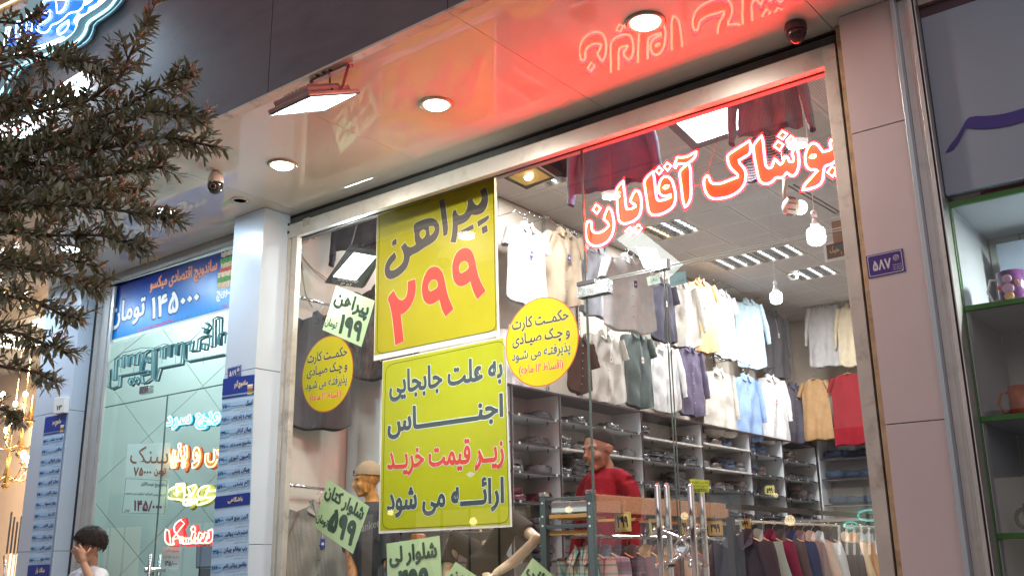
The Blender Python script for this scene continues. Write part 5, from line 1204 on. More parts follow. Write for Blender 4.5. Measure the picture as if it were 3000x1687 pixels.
def haircap(t, M, zc, bulge, m, seed, front=.0, strands=0, L=.03):
    """scalp shell following the skull, with an uneven hairline"""
    def fn(u, v):
        a = 2*math.pi*u; 
        mx_ = rad(zc[0]+(zc[1]-zc[0])*((1+math.sin(a))/2)**.7)
        ph = mx_*v; n_ = 1+bulge+.030*noise.noise(Vector((math.cos(a)*3+seed, math.sin(a)*3, ph*3)))+.012*math.sin(a*16+ph*8+seed)*v
        e = 1 if v < .97 else .96
        return Vector((.0775*n_*e*math.sin(ph)*math.cos(a), .012+.098*n_*e*math.sin(ph)*math.sin(a), .035+.092*n_*math.cos(ph)))
    b = B().grid(fn, 60, 22, True)
    rr = random.Random(seed)
    for k in range(strands):
        u, v = rr.random(), rr.random()**.8; p = fn(u, v); n_ = (p-Vector((0,.012,.03))).normalized(); d = (Vector((rr.uniform(-.4,.4), -.5, -.55))+n_*.25).normalized()
        d = (d-n_*d.dot(n_)*.8).normalized(); l_ = L*rr.uniform(.6,1.2); q = [p-n_*.002, p+n_*.006+d*l_*.5, p+n_*.004+d*l_]; b.tube(q, [.0030,.0032,.0006], 4, cap=False)
    b.xf(M); obj('hair', b, m, t, smooth=True)
# ---- man in red behind the rack
hp = onY(1754, 1318, 6.0); fl = .16
t = thing('person', 'man with short hair in a dark red long sleeved top looking down beside the shelves', 'person', (hp.x, 6.0, fl))
HM = frame(hp, (-.20,-.93,-.16), (0.02,.12,1), 1.26)
ft = Vector((-.15,-.99,0)).normalized(); rt = Vector((-ft.y*-1, ft.x*-1, 0)); rt = Vector((-.99,.15,0))
def mp(r, f, z): return Vector((hp.x+.01,6.06,0))+rt*r*1.16+ft*f*1.1+Vector((0,0,z))
top = hp.z-.085
def limb(b, pts, rs, n=12, flat=1): b.tube(pts, rs, n, flat=flat)
b = B(); headparts(b, HM)
neck = [hp+Vector((0,.03,-.06)), mp(0,-.0,top-.02), mp(0,-.02,top-.10)]; limb(b, neck, [.056,.060,.075])
SHz = top-.115
limb(b, [mp(0,-.01,top-.08), mp(0,.01,top-.30), mp(0,0,top-.52), mp(0,0,top-.66)], [.09,.12,.12,.12], 16)
for s in (-1, 1):
    limb(b, [mp(0,-.01,SHz-.02), mp(s*.16,-.01,SHz-.05)], [.06,.05])
    el = mp(s*.235, -.02, SHz-.33); wr = mp(s*.255, .06, SHz-.60)
    limb(b, [mp(s*.165,-.01,SHz-.06), el], [.05,.042]); limb(b, [el, wr], [.044,.028])
    pal = wr+Vector((0,0,-.05))+ft*.01; limb(b, [wr, pal, pal+Vector((0,0,-.03))], [.026,.034,.030], 10, .6)
    for k, (ln_, of) in enumerate(((.070,-.030),(.078,-.010),(.074,.010),(.060,.028))):
        a = pal+ft*of+Vector((0,0,-.035)); c_ = a+Vector((0,0,-ln_*.55))+ft*.004; e_ = c_+Vector((0,0,-ln_*.45))-rt*s*.014; limb(b, [a, c_, e_], [.0095,.0085,.007], 8)
    a = pal+ft*.03+Vector((0,0,.01)); limb(b, [a, a+ft*.025+Vector((0,0,-.03)), a+ft*.03+Vector((0,0,-.06))], [.012,.010,.008], 8)
    kn = mp(s*.10, .02, .52+fl); limb(b, [mp(s*.09,0,top-.68), kn, mp(s*.11,-.02,fl+.09)], [.095,.062,.045]); limb(b, [mp(s*.11,-.05,fl+.05), mp(s*.12,.10,fl+.035)], [.045,.035])
organic('body', b, m_skin, t, .008, 3)
eyes(t, HM)
obj('lips', B().tube([(-.024,-.0835,-.0655),(-.008,-.0985,-.063),(0,-.0975,-.064),(.008,-.0985,-.063),(.024,-.0835,-.0655)], [.002,.0055,.005,.0055,.002], 8).xf(HM), mat('lips', (.17,.07,.06), .5), t, smooth=True)
obj('stubble', B().grid(lambda u, v: Vector(((.0605+.002)*math.sin((u-.5)*2.6), -.020-(.0755)*math.cos((u-.5)*2.6), -.070-.030*v)), 14, 3).xf(HM), mat('stubble', (.12,.075,.055), .8), t, smooth=True) if False else None
haircap(t, HM, (60,116), .020, mat('hair_short', (.016,.012,.010), .8, spec=.1, var=.3, vs=90, bump=.8, bs=200), 3.0)
b = B(); limb(b, [mp(0,-.01,top-.055), mp(0,0,top-.13), mp(0,.01,top-.30), mp(0,0,top-.52), mp(0,0,top-.70)], [.082,.145,.180,.170,.172], 18)
for s in (-1, 1):
    limb(b, [mp(0,-.01,SHz-.01), mp(s*.10,-.01,SHz-.01), mp(s*.175,-.01,SHz-.055)], [.085,.080,.072]); el = mp(s*.235, -.02, SHz-.33); wr = mp(s*.255, .055, SHz-.57)
    limb(b, [mp(s*.175,-.01,SHz-.055), mp(s*.215,-.01,SHz-.18), el, wr], [.072,.062,.054,.040])
o = organic('sweater', b, mat('sweater_red', (.19,.008,.018), .95, var=.08, vs=10, bump=.9, bs=14, spec=.2), t, .012, 4)
obj('collar', B().tube([mp(.066*math.cos(a), .062*math.sin(a)-.012, top-.052+(.012*-math.sin(a))) for a in [2*math.pi*k/20 for k in range(20)]], .010, 8, closed=True), mat('collar_dark', (.03,.015,.02), .7), t, smooth=True)
b = B()
for s in (-1, 1): limb(b, [mp(s*.085,0,top-.66), mp(s*.10,.02,.52+fl), mp(s*.11,-.02,fl+.08)], [.108,.078,.062], 14)
limb(b, [mp(-.08,0,top-.68), mp(.08,0,top-.68)], [.11,.11]); organic('trousers', b, mat('trousers_dark', (.035,.035,.045), .8), t, .014, 3)
# ---- boy shading his face
D_ = 6.2
def px3(x, y, d=D_): return depth_at(x, y, d)
hc = px3(262, 1598); t = thing('person', 'boy in a white shirt holding one hand over his face below the sandwich shop door', 'person', (hc.x, hc.y, 0))
fdir = (-CR*.93 - CF*.36); fdir.z = -.10
HB = frame(hc, fdir, (CU*1.0+CF*.05), .90)
b = B(); headparts(b, HB)
limb(b, [px3(268,1625), px3(266,1655,6.22), px3(262,1690,6.22)], [.040,.040,.052])
bodyc = px3(252, 1720, 6.22); dn = Vector((0,0,-1)); side = CF.copy(); side.z = 0; side.normalize()
limb(b, [bodyc+Vector((0,0,.03)), bodyc+dn*.25, bodyc+dn*.45, bodyc+dn*.52], [.085,.105,.10,.11], 14)
hip = bodyc+dn*.52
for s in (-1, 1):
    h_ = hip+side*s*.06; limb(b, [h_, Vector((h_.x,h_.y,.34)), Vector((h_.x,h_.y,.07))], [.07,.045,.032]); limb(b, [Vector((h_.x,h_.y,.05)), Vector((h_.x,h_.y,.035))-CR*.12], [.035,.03])
sh_n = px3(290,1692,6.10); elb = px3(290,1752,5.92); wri = px3(246,1652,6.02)
limb(b, [sh_n, elb], [.042,.034]); limb(b, [elb, px3(268,1700,5.97), wri], [.034,.030,.021])
pc = px3(240,1622,6.03); limb(b, [wri, px3(244,1636,6.02), pc], [.020,.024,.026], 12, .7); b.ball(px3(238,1617,6.035), .025)
for pts_, r_ in ((((241,1614),(238,1603),(232,1594)), .0078), (((234,1614),(225,1607),(217,1599)), .0074), (((231,1619),(221,1614),(214,1608)), .0070), (((232,1625),(222,1624),(214,1621)), .0064), (((250,1624),(259,1614),(265,1603)), .0088)):
    dd = [6.03, 6.035, 6.06]; limb(b, [px3(*p, d__) for p, d__ in zip(pts_, dd)], [r_*1.1, r_, r_*.8], 8)
sh_f = px3(225,1694,6.33); limb(b, [sh_f, sh_f+dn*.22, sh_f+dn*.42-CR*.03], [.040,.032,.022])
organic('body', b, m_skinb, t, .0055, 2)
haircap(t, HB, (62,122), .10, m_hair, 8.0, strands=900, L=.035)
for q in (-1, 1):
    obj('eye', B().ball((q*.031,-.074,.004), .012, 12, 8).xf(HB), MATS['eye_white'], t, smooth=True); obj('eyebrow', B().tube([(q*.014,-.089,.020),(q*.030,-.0895,.027),(q*.048,-.076,.023)], [.003,.004,.002], 6).xf(HB), m_hair, t, smooth=True)
b = B(); limb(b, [px3(258,1672,6.23), bodyc+Vector((0,0,.02)), bodyc+dn*.25, bodyc+dn*.50], [.060,.115,.125,.135], 18)
limb(b, [px3(262,1682,6.2), sh_n+Vector((0,0,.008)), sh_n.lerp(elb,.62)], [.06,.058,.056]); limb(b, [px3(255,1682,6.25), sh_f+Vector((0,0,.006)), sh_f+dn*.14], [.06,.056,.054])
organic('t_shirt', b, mat('shirt_white', (.66,.70,.76), .8, bump=.8, bs=16), t, .008, 3)
a_ = sh_n.lerp(elb,.60); ax_ = (elb-sh_n).normalized(); obj('sleeve_stripe', B().tube([a_-ax_*.012, a_+ax_*.0], .0595, 20, cap=False), mat('stripe_blue', (.05,.16,.42), .7), t, smooth=True)
obj('sleeve_stripe', B().tube([a_-ax_*.030, a_-ax_*.022], .0595, 20, cap=False), mat('stripe_blue'), t, smooth=True)
b = B(); limb(b, [hip+side*.06, Vector(((hip+side*.06).x,(hip+side*.06).y,.40))], [.10,.085]); limb(b, [hip-side*.06, Vector(((hip-side*.06).x,(hip-side*.06).y,.40))], [.10,.085]); organic('shorts', b, mat('trousers_dark'), t, .014, 3)

# ---- mannequins
m_mw = mat('mannequin_wood', (.50,.23,.06), .28, var=.28, vs=10, bump=.5, bs=26, stretch=(4,4,.35), spec=.6)
m_mc = mat('mannequin_cream', (.66,.55,.38), .25, spec=.5)
def mannequin(label, head, hfwd, m, cloth_m, base_xy, zs, arms, lookup=True, txt=None, hw=.20, facing=Vector((-.35,-.94,0))):
    """zs: shoulder height; arms: list of point lists"""
    X_, Y_ = base_xy; t = thing('mannequin', label, 'mannequin', (X_, Y_, .30), group='mannequins in the shop window')
    f = facing.normalized(); r = Vector((f.y*-1, f.x, 0)); P = lambda a, b_, z: Vector((X_,Y_,0))+r*a+f*b_+Vector((0,0,z))
    b = B()
    if head is not None: M = frame(head, hfwd, (0,0,1), 1.04); headparts(b, M, ear=False); limb(b, [head+Vector((0,.02,-.05)), P(0,0,zs+.06), P(0,0,zs-.05)], [.052,.052,.09])
    else: limb(b, [P(0,0,zs+.09), P(0,0,zs-.05)], [.05,.08])
    limb(b, [P(0,0,zs-.02), P(0,.02,zs-.25), P(0,0,zs-.42), P(0,0,zs-.58)], [.12,.15,.12,.15], 16)
    for s in (-1, 1): limb(b, [P(s*.09,0,zs-.55), P(s*.10,0,.75), P(s*.10,0,.32)], [.09,.06,.04])
    for A in arms: limb(b, [P(0,0,zs-.03), A[0]], [.07,.055]); limb(b, A, [.050,.040,.036,.026][:len(A)] if len(A) <= 4 else None)
    for A in arms:
        w_, e_ = A[-1], A[-2]; dv = (w_-e_).normalized(); sd_ = dv.cross(f).normalized(); limb(b, [w_, w_+dv*.04, w_+dv*.07], [.025,.032,.028], 10, .6)
        for k in range(4): a = w_+dv*.07+sd_*(.028-.018*k); limb(b, [a, a+dv*.04, a+dv*.068+f*.01], [.009,.008,.0065], 8)
        a = w_+dv*.03+sd_*.03; limb(b, [a, a+dv*.03+sd_*.018, a+dv*.05+sd_*.022], [.010,.009,.007], 8)
    organic('figure', b, m, t, .008, 3)
    b = B(); limb(b, [P(0,0,zs+.035), P(0,0,zs-.03), P(0,.02,zs-.25), P(0,0,zs-.45), P(0,0,zs-.68)], [.075,.15,.18,.165,.18], 18)
    for A in arms: e2 = A[0].lerp(A[1], .72); limb(b, [P(0,0,zs-.03), A[0], e2], [.085,.078,.066])
    organic('top', b, cloth_m, t, .011, 4)
    obj('base_plate', B().lathe([(.0001,.02),(.16,.02),(.17,.0)], (X_,Y_,.28), 24), m_chrome, t)
    if txt:
        q = [onY(*p, Y_-.205) for p in txt[1]]; obj('lettering', letters(B(), txt[0], q, .0, fa=False), mat('thread_grey', (.30,.29,.28), .7), t)
    return t
P1 = onY(1076, 1406, 5.25)
zsh = P1.z-.20
mannequin('wooden faced mannequin in a cap and dark shirt lettered yankee in the window', P1, (-.62,-.74,-.10), m_mw, cloth('mannequin_dark', (.050,.055,.068)), (P1.x+.02, P1.y+.04), zsh,
     [[P1+Vector((-.20,.0,-.24)), onY(1030,1655,5.12), onY(1040,1790,4.98)], [P1+Vector((.21,.05,-.25)), onY(1140,1700,5.2), onY(1100,1770,5.0)]], txt=('yankee', [(1048,1536),(1112,1516),(1114,1548),(1050,1568)]))
M = frame(P1, (-.62,-.74,-.10), (0,0,1), 1.04)
cp = thing('cap', 'khaki baseball cap worn backwards by the wooden faced mannequin', 'cap', P1+Vector((0,0,.1)))
def capf(u, v):
    a = 2*math.pi*u; ph = rad(92)*v*(1-.10*math.sin(-a)); n_ = 1.10+.012*math.cos(a*6)
    return Vector((.079*n_*math.sin(ph)*math.cos(a), .014+.100*n_*math.sin(ph)*math.sin(a), .038+.095*n_*math.cos(ph)))
obj('crown', B().grid(capf, 36, 12, True).xf(M), cloth('khaki_cap', (.33,.26,.17)), cp, smooth=True)
obj('strap', B().tube([capf(.75+.10*(k-4)/4, .99)+Vector((0,-.004,-.004)) for k in range(9)], .010, 6, flat=.3).xf(M), cloth('khaki_cap'), cp, smooth=True)
obj('strap_gap', B().ball((0,-.089,.062), 1, 14, 8, (.030,.012,.022)).xf(M), m_inkb, cp, smooth=True)
obj('peak', B().grid(lambda u, v: Vector((.066*(2*u-1), .10+.075*v*(1-(2*u-1)**2*.6), .030-.02*v)), 12, 5).xf(M), cloth('khaki_cap'), cp, smooth=True)
obj('button', B().ball((0,.014,.143), .007, 8, 6).xf(M), cloth('khaki_cap'), cp)
p2 = onY(1225,1575,5.15); mannequin('mannequin with a wooden throat in a black top just below the lime poster', None, None, m_mw, cloth('mannequin_black', (.03,.03,.034)), (p2.x,p2.y), p2.z-.06,
     [[p2+Vector((-.19,0,-.10)), p2+Vector((-.25,-.06,-.36)), p2+Vector((-.18,-.20,-.55))]], hw=.2)
p3 = onY(1420,1600,5.2); mannequin('headless cream mannequin in a black top with one arm bent at the elbow', None, None, m_mc, cloth('mannequin_black2', (.025,.024,.026)), (p3.x,p3.y+.05), p3.z-.05,
     [[onY(1500,1520,5.22), onY(1572,1578,5.10), onY(1510,1640,5.02), onY(1450,1680,4.95)], [onY(1330,1580,5.2), onY(1312,1680,5.12), onY(1320,1760,5.0)]])

# ================================================================== sandwich shop
YSG = 4.60
sx0, sx1 = xat(262,YSG,1300)-.25, WX-.15
m_tile = mat('tile_pale_green', (.52,.585,.565), .22, spec=.5, var=.05, vs=1.5, dirt=.12, ds=1.2, dcol=(.4,.5,.48))
m_grout = mat('grout', (.22,.27,.26), .8)
YB = 6.3
struct('sandwich_shop_back_wall', B().box(sx0-2.6, sx1, YB+.012, YB+.1, 0, 4.2), m_grout); bwall = bpy.data.objects['sandwich_shop_back_wall']
# diamond laid tiles: cut by the wall rectangle
ts = 1.15; tx0, tx1, tz0, tz1 = sx0-2.6, sx1-.02, 0.0, 4.2
def clip(poly, ax, lim, keep):
    out = []
    for i in range(len(poly)):
        a, c = poly[i], poly[(i+1) % len(poly)]; ia, ic = (a[ax]-lim)*keep >= 0, (c[ax]-lim)*keep >= 0
        if ia: out.append(a)
        if ia != ic: t_ = (lim-a[ax])/(c[ax]-a[ax]); out.append((a[0]+(c[0]-a[0])*t_, a[1]+(c[1]-a[1])*t_))
    return out
p_ = onY(590,1090,YB); h_ = ts/2-.004
def diamonds(par, c0_, z0_, x0, x1, z0, z1, mk):
    for i in range(-12, 12):
        for j in range(-9, 9):
            if (i+j) % 2: continue
            cx_, cz_ = c0_+i*ts/2, z0_+j*ts/2; poly = [(cx_-h_,cz_),(cx_,cz_-h_),(cx_+h_,cz_),(cx_,cz_+h_)]
            for ax, lim, kp in ((0,x0,1),(0,x1,-1),(1,z0,1),(1,z1,-1)):
                if poly: poly = clip(poly, ax, lim, kp)
            if len(poly) < 3: continue
            n = len(poly); obj('tile', B().add([mk(a, z, 0) for a, z in poly]+[mk(a, z, .01) for a, z in poly], [tuple(range(n)), tuple(reversed(range(n,2*n)))]+[(k,(k+1)%n,n+(k+1)%n,n+k) for k in range(n)]), m_tile, par)
diamonds(bwall, p_.x, p_.z+ts/2, tx0, tx1, tz0, tz1, lambda a, z, d: (a, YB+d, z))
for i in ():
    for j in ():
        cx_, cz_ = 0, 0; poly = [(cx_-h_,cz_),(cx_,cz_-h_),(cx_+h_,cz_),(cx_,cz_+h_)]
        for ax, lim, kp in ((0,tx0,1),(0,tx1,-1),(1,tz0,1),(1,tz1,-1)):
            if poly: poly = clip(poly, ax, lim, kp)
        if len(poly) < 3: continue
        n = len(poly); obj('tile', B().add([(x,YB,z) for x, z in poly]+[(x,YB+.01,z) for x, z in poly], [tuple(range(n)), tuple(reversed(range(n,2*n)))]+[(k,(k+1)%n,n+(k+1)%n,n+k) for k in range(n)]), m_tile, bwall)
struct('sandwich_shop_floor', B().box(sx0-2.6, sx1, 4.8, YB, .01, .15), m_floor)
sc_ = struct('sandwich_shop_ceiling', B().box(sx0-2.6, sx1, 4.82, YB, 4.0, 4.1), mat('ceiling_white', (.70,.74,.73), .5))
struct('sandwich_shop_side_wall', B().box(sx1-.02, sx1+.03, 4.56, YB, 0, 4.0), m_tile)
swl = struct('sandwich_shop_left_wall', B().box(sx0-.10, sx0-.032, 4.80, YB, 0, 4.0), m_grout)
diamonds(swl, onX(420,1450,sx0-.02).y, onX(420,1450,sx0-.02).z, 4.80, YB, 0, 4.0, lambda a, z, d: (sx0-.02-d, a, z))
for k, q in enumerate(((520,1010),(590,1030),(345,1080))):
    p = onZ(*q, 3.99) if False else Vector((sx0+.5+.9*k, 5.9, 3.99))
    t = thing('panel_light', 'flat square light panel %s in the sandwich shop' % ['at the left','in the middle','at the right'][k], 'ceiling light', p, group='flat light panels in the sandwich shop')
    obj('frame', B().box(p.x-.31,p.x+.31,p.y-.31,p.y+.31,3.975,3.995), m_trimw, t, bevel=.003); obj('diffuser', B().box(p.x-.28,p.x+.28,p.y-.28,p.y+.28,3.968,3.9745), emis('panel_cool', (.78,.96,1), 3), t)
    area('lamp', t, (p.x,p.y,3.96), .55, 21, (.84,.96,.97), shape='SQUARE')
# round wall fan
p = onY(328,1085,5.9); t = thing('wall_fan', 'round dark fan behind the upper left of the sandwich shop glass', 'fan', p)
obj('ring', B().tube([p+Vector((.19*math.cos(a),0,.19*math.sin(a))) for a in [2*math.pi*k/28 for k in range(28)]], .022, 8, closed=True), mat('fan_grey', (.10,.13,.13), .4), t, smooth=True)
obj('hub', B().lathe([(.05,0),(.055,.03),(.0001,.04)], p, 20, (0,-1,0)), mat('fan_hub', (.3,.32,.3), .4), t, smooth=True)
for k in range(6):
    a = k*math.pi/3; u_ = Vector((math.cos(a),0,math.sin(a))); v_ = Vector((-math.sin(a),.25,math.cos(a))); obj('blade', B().slab([p+u_*.05-v_*.02, p+u_*.17-v_*.05, p+u_*.17+v_*.05, p+u_*.05+v_*.02], (0,.004,0)), mat('fan_grey'), t)
for k in range(5): r_ = .07+.03*k; obj('guard_wire', B().tube([p+Vector((r_*math.cos(a),-.04,r_*math.sin(a))) for a in [2*math.pi*q/24 for q in range(24)]], .002, 4, closed=True), m_alud, t)
# glazing
sg = thing('shop_window', 'greenish glass front and door of the sandwich shop', 'shop window', ((sx0+sx1)/2, YSG, .15))
zt2 = onY(480,1159,YSG).z; gs = [sx0+.02, xat(478,YSG,1300), xl1-.02]
pane(sg, gs[0], gs[2], zt2+.004, 3.6, YSG, m_glassg); pane(sg, gs[0]+.22, gs[1]-.003, .17, zt2-.004, YSG, m_glassg); pane(sg, gs[1]+.003, gs[2], .17, zt2-.004, YSG, m_glassg)
obj('pane_edge', B().box(gs[0], gs[2], YSG+.0005, YSG+.01, zt2-.0045, zt2+.0045), m_edge, sg)
for x in (gs[1],): obj('pane_edge', B().box(x-.0045, x+.0045, YSG, YSG+.01, .17, zt2-.006), m_edge, sg)
plate(sg, 'hinge_fitting', ((268,1195),(320,1212)), m_steel, YSG-.02, YSG+.03); plate(sg, 'hinge_fitting', ((276,1176),(312,1190)), m_alu, YSG-.02, YSG+.03); plate(sg, 'pivot_fitting', ((470,1141),(496,1157)), m_steel, YSG-.02, YSG+.03)
for px, Y in ((440,YSG-.08),(468,YSG+.09)):
    z1 = onY(px,1622,Y).z; x = xat(px,Y,1640); obj('handle_tube', B().tube([(x,Y,.4),(x,Y,z1)], .016, 12), m_steel, sg, smooth=True)
x = xat(452,YSG,1650); z = onY(452,1668,YSG).z; obj('handle_mount', B().tube([(x,YSG-.08,z),(x+.02,YSG+.09,z)], .018, 10), m_chrome, sg)
obj('door_stile', B().box(gs[0]+.14, gs[0]+.20, YSG-.01, YSG+.03, .16, 3.55), m_alu, sg, bevel=.003)
# blue banner
YQ = YSG-.03
def gradmat(name, ctop, cbot, z0, z1):
    m = mat(name, ctop, .35, var=.001, spec=.5); n = m.node_tree.nodes; L = m.node_tree.links; p = n['Principled BSDF']
    tc = n.new('ShaderNodeTexCoord'); sx = n.new('ShaderNodeSeparateXYZ'); L.new(tc.outputs['Generated'], sx.inputs[0]); cr = n.new('ShaderNodeValToRGB')
    cr.color_ramp.elements[0].color = (*cbot,1); cr.color_ramp.elements[0].position = z0; cr.color_ramp.elements[1].color = (*ctop,1); cr.color_ramp.elements[1].position = z1
    L.new(sx.outputs['Z'], cr.inputs[0]); L.new(cr.outputs[0], p.inputs['Base Color']); return m
t, q = sheet('price_banner', 'wide blue sandwich price banner with ۱۴۵۰۰۰ تومان on the glass', 'banner', ((319.5,834.7),(700,719),(696,903),(305,1010)), YQ, m_white, wave=.004)
def bn(u0,u1,v0,v1,y=-.006): return [bil(q,u,v)+Vector((0,y,0)) for u, v in ((u0,v1),(u1,v1),(u1,v0),(u0,v0))]
b = B().slab(bn(.008,1,.045,.975,-.0048), (0,.0006,0)); obj('blue_print', b, gradmat('banner_blue', (.004,.020,.20), (.008,.25,.70), .12, .85), t)
obj('lettering_outline', letters(B(), 'ساندویچ اقتصادی میکسو', bn(.36,.86,.60,.90), .03, .03), mat('navy_ink', (.01,.02,.12), .5), t); obj('lettering', letters(B(), 'ساندویچ اقتصادی میکسو', bn(.36,.86,.60,.90,-.0068), .03), mat('ink_orange', (.80,.30,.16), .5), t)
obj('lettering_outline', letters(B(), 'تومان', bn(.045,.33,.20,.66), .0, .045), mat('navy_ink'), t); obj('lettering', letters(B(), 'تومان', bn(.045,.33,.20,.66,-.0068), .018), m_wink, t)
obj('numeral_outline', letters(B(), '۱۴۵۰۰۰', bn(.38,.74,.20,.56), .0, .045), mat('navy_ink'), t); obj('numeral', letters(B(), '۱۴۵۰۰۰', bn(.38,.74,.20,.56,-.0068), .018), m_wink, t)
obj('small_lettering', letters(B(), 'اینجا ساندویچ رو خودت ببین', bn(.28,.56,.045,.13), .015), mat('ink_salmon', (.80,.16,.20), .5), t)
obj('lettering', letters(B(), 'ســوویچ', bn(.86,.99,.18,.36), .03), m_wink, t); obj('small_lettering', letters(B(), 'بهترین تازه', bn(.90,.99,.06,.13), .015), mat('ink_salmon'), t)
for k in range(9): obj('pattern_print', letters(B(), '۱۴۵۰۰۰-۱۴', bn(.56+.034*k if k < 9 else 0, .59+.034*k, .055, .11), 0), mat('pale_blue_ink', (.10,.48,.80), .5), t)
# printed club sandwich
for (u0,u1,v0,v1,c) in ((.885,.97,.88,.96,(.66,.50,.32)),(.88,.975,.78,.86,(.10,.30,.06)),(.885,.985,.70,.78,(.62,.46,.28)),(.88,.985,.64,.70,(.55,.10,.06)),(.865,.985,.56,.64,(.66,.50,.32)),(.86,.985,.48,.56,(.10,.28,.06)),(.865,.985,.38,.48,(.60,.44,.26))):
    Q_ = bn(u0,u1,v0,v1,-.0062); b = B()
    def fz(u, v): p = bil(Q_, u, v); return p+Vector((0,-.0004,.012*noise.noise(Vector((u*9,v*3,u0*50)))))
    b.grid(fz, 12, 2); obj('sandwich_print', b, mat('sand_%d' % int(c[0]*100+c[1]*1000), c, .6, var=.35, vs=60), t)
for u in (.015,.985): obj('eyelet', B().lathe([(.006,0),(.005,.003)], bil(q,u,.94)+Vector((0,-.006,0)), 10, (0,-1,0)), m_plast, t)
# papers on the glass
def paper(label, px, items, m=None, Y=None, border=None, border_m=None):
    t, q = sheet('paper_notice', label, 'notice', px, Y or YSG+.012, m or mat('paper_mint', (.72,.82,.80), .5, transl=.5), wave=.003, n=6); t['group'] = 'papers on the sandwich shop glass'
    for body, (u0,u1,v0,v1), m2, off in items:
        obj('lettering', letters(B(), body, [bil(q,u,v)+Vector((0,-.0045,0)) for u, v in ((u0,v1),(u1,v1),(u1,v0),(u0,v0))], off), m2, t)
    if border:
        u0,u1,v0,v1 = border; P = [bil(q,u,v)+Vector((0,-.0044,0)) for u, v in ((u0,v1),(u1,v1),(u1,v0),(u0,v0))]; c = sum(P, Vector())/4; b = B()
        for i in range(4): a, a2 = P[i], P[(i+1)%4]; b.add([a, a2, a2.lerp(c,.025), a.lerp(c,.025)], [(0,1,2,3)])
        obj('border_line', b, border_m or mat('line_teal', (.10,.24,.26), .5), t)
    return t
ink_br = mat('ink_sienna', (.42,.13,.07), .5); ink_tl = mat('ink_teal', (.05,.10,.12), .5)
paper('pale paper reading سنک ۷۵۰۰۰ تومن behind the sandwich shop glass', ((374,1300),(498,1296),(495,1400),(366,1396)), [('سنک', (.10,.98,.40,.92), ink_br, .0), ('۷۵۰۰۰', (.20,.62,.04,.30), ink_br, .03), ('تومن', (.68,.94,.04,.28), ink_br, .03)])
paper('white framed paper reading ساندویچ نوستالژی ۱۴۵/۰۰۰ below the سنک paper', ((366.5,1396.5),(496,1403.5),(488,1510),(354,1506)), [('ساندویچ نوستالژی', (.40,.97,.76,.90), ink_tl, .02), ('نان ویژه چیپس کاهو گوجه خیارشور سس مخصوص', (.06,.95,.52,.62), ink_tl, .015), ('۱۴۵/۰۰۰', (.28,.90,.10,.40), mat('ink_plum', (.25,.05,.10), .5), .02), ('تومان', (.08,.20,.06,.17), ink_tl, .015)], border=(.03,.97,.04,.97))
paper('small white paper reading ۱۴۵/۰۰۰ near the sandwich shop door handle', ((476,1601),(530,1603),(524,1667),(471,1664)), [('ساندویچ نوستالژی', (.25,.95,.76,.90), m_inkr, .02), ('نان ویژه گوجه سس', (.10,.92,.50,.62), ink_tl, .015), ('۱۴۵/۰۰۰', (.22,.90,.14,.38), ink_tl, .03)], m=mat('paper_white2', (.74,.78,.78), .5, transl=.5))
# neon words standing in the window; outlines drawn round the lettering
def outline_loops(body, off=.03):
    """boundary loops of fattened lettering, in unit bbox"""
    v, f = text2d(body, off, True, 2); x0, x1, y0, y1 = bbox2(v)
    key = {}; idx = []
    for p in v: k_ = (round(p[0],4), round(p[1],4)); idx.append(key.setdefault(k_, len(key)))
    pts = [None]*len(key)
    for k_, i in key.items(): pts[i] = k_
    cnt = {}
    for fa_ in f:
        g_ = [idx[i] for i in fa_]
        for i in range(len(g_)):
            e = (g_[i], g_[(i+1) % len(g_)])
            if e[0] == e[1]: continue
            if (e[1], e[0]) in cnt: cnt.pop((e[1], e[0]))
            else: cnt[e] = 1
    nxt = {}
    for a, c in cnt: nxt.setdefault(a, []).append(c)
    loops = []
    while nxt:
        a = next(iter(nxt)); lp = [a]; cur = a
        while cur in nxt:
            n2 = nxt[cur].pop(); 
            if not nxt[cur]: del nxt[cur]
            cur = n2
            if cur == a: break
            lp.append(cur)
        if len(lp) > 6: loops.append([((pts[i][0]-x0)/(x1-x0), (pts[i][1]-y0)/(y1-y0)) for i in lp])
    return loops
def neonword(label, body, px, tube, face, halo, r=.006, Y=YSG+.05, off=.035, power=0, pc=(1,1,1)):
    q = [onY(*p, Y) for p in px]; t = thing('neon_word', label, 'neon sign', sum(q, Vector())/4, group='neon words in the sandwich shop window')
    if face: obj('letter_back', letters(B(), body, q, off, .02, (0,.02,0)), face, t)
    if halo: obj('side_band', letters(B(), body, q, off, .045, (.012,.026,-.008)), halo, t)
    for lp in outline_loops(body, off):
        pts = [bil(q, u, v) for u, v in lp]
        if len(pts) > 40: pts = pts[::2]
        obj('led_tube', B().tube(pts, r, 6, closed=True), tube, t, smooth=True)
    if power: area('glow', t, sum(q, Vector())/4+Vector((0,-.03,0)), .3, power, pc, (0,-1,0), 'RECTANGLE', sy=.1)
    return t
neonword('glowing cyan word ساندویچ سرد highest of the lit neon words', 'ساندویچ سرد', ((484,1208),(742,1172),(742,1240),(484,1268)), emis('neon_cyan', (.45,.92,1), 2.3), mat('plate_cyan', (.05,.45,.60), .3, emit=(.02,.35,.5), es=.4), mat('band_blue', (.01,.13,.25), .4), .0055, power=1.5, pc=(.4,.9,1))
neonword('glowing orange words پس و پنیر second of the lit neon words', 'چیپس و پنیر', ((478,1300),(745,1288),(742,1368),(476,1382)), emis('neon_orange', (1,.74,.42), 2.4), mat('plate_orange', (.8,.2,.03), .3, emit=(1,.15,.02), es=.5), mat('band_orange', (.45,.08,.01), .4), .0055, power=1.5, pc=(1,.5,.2))
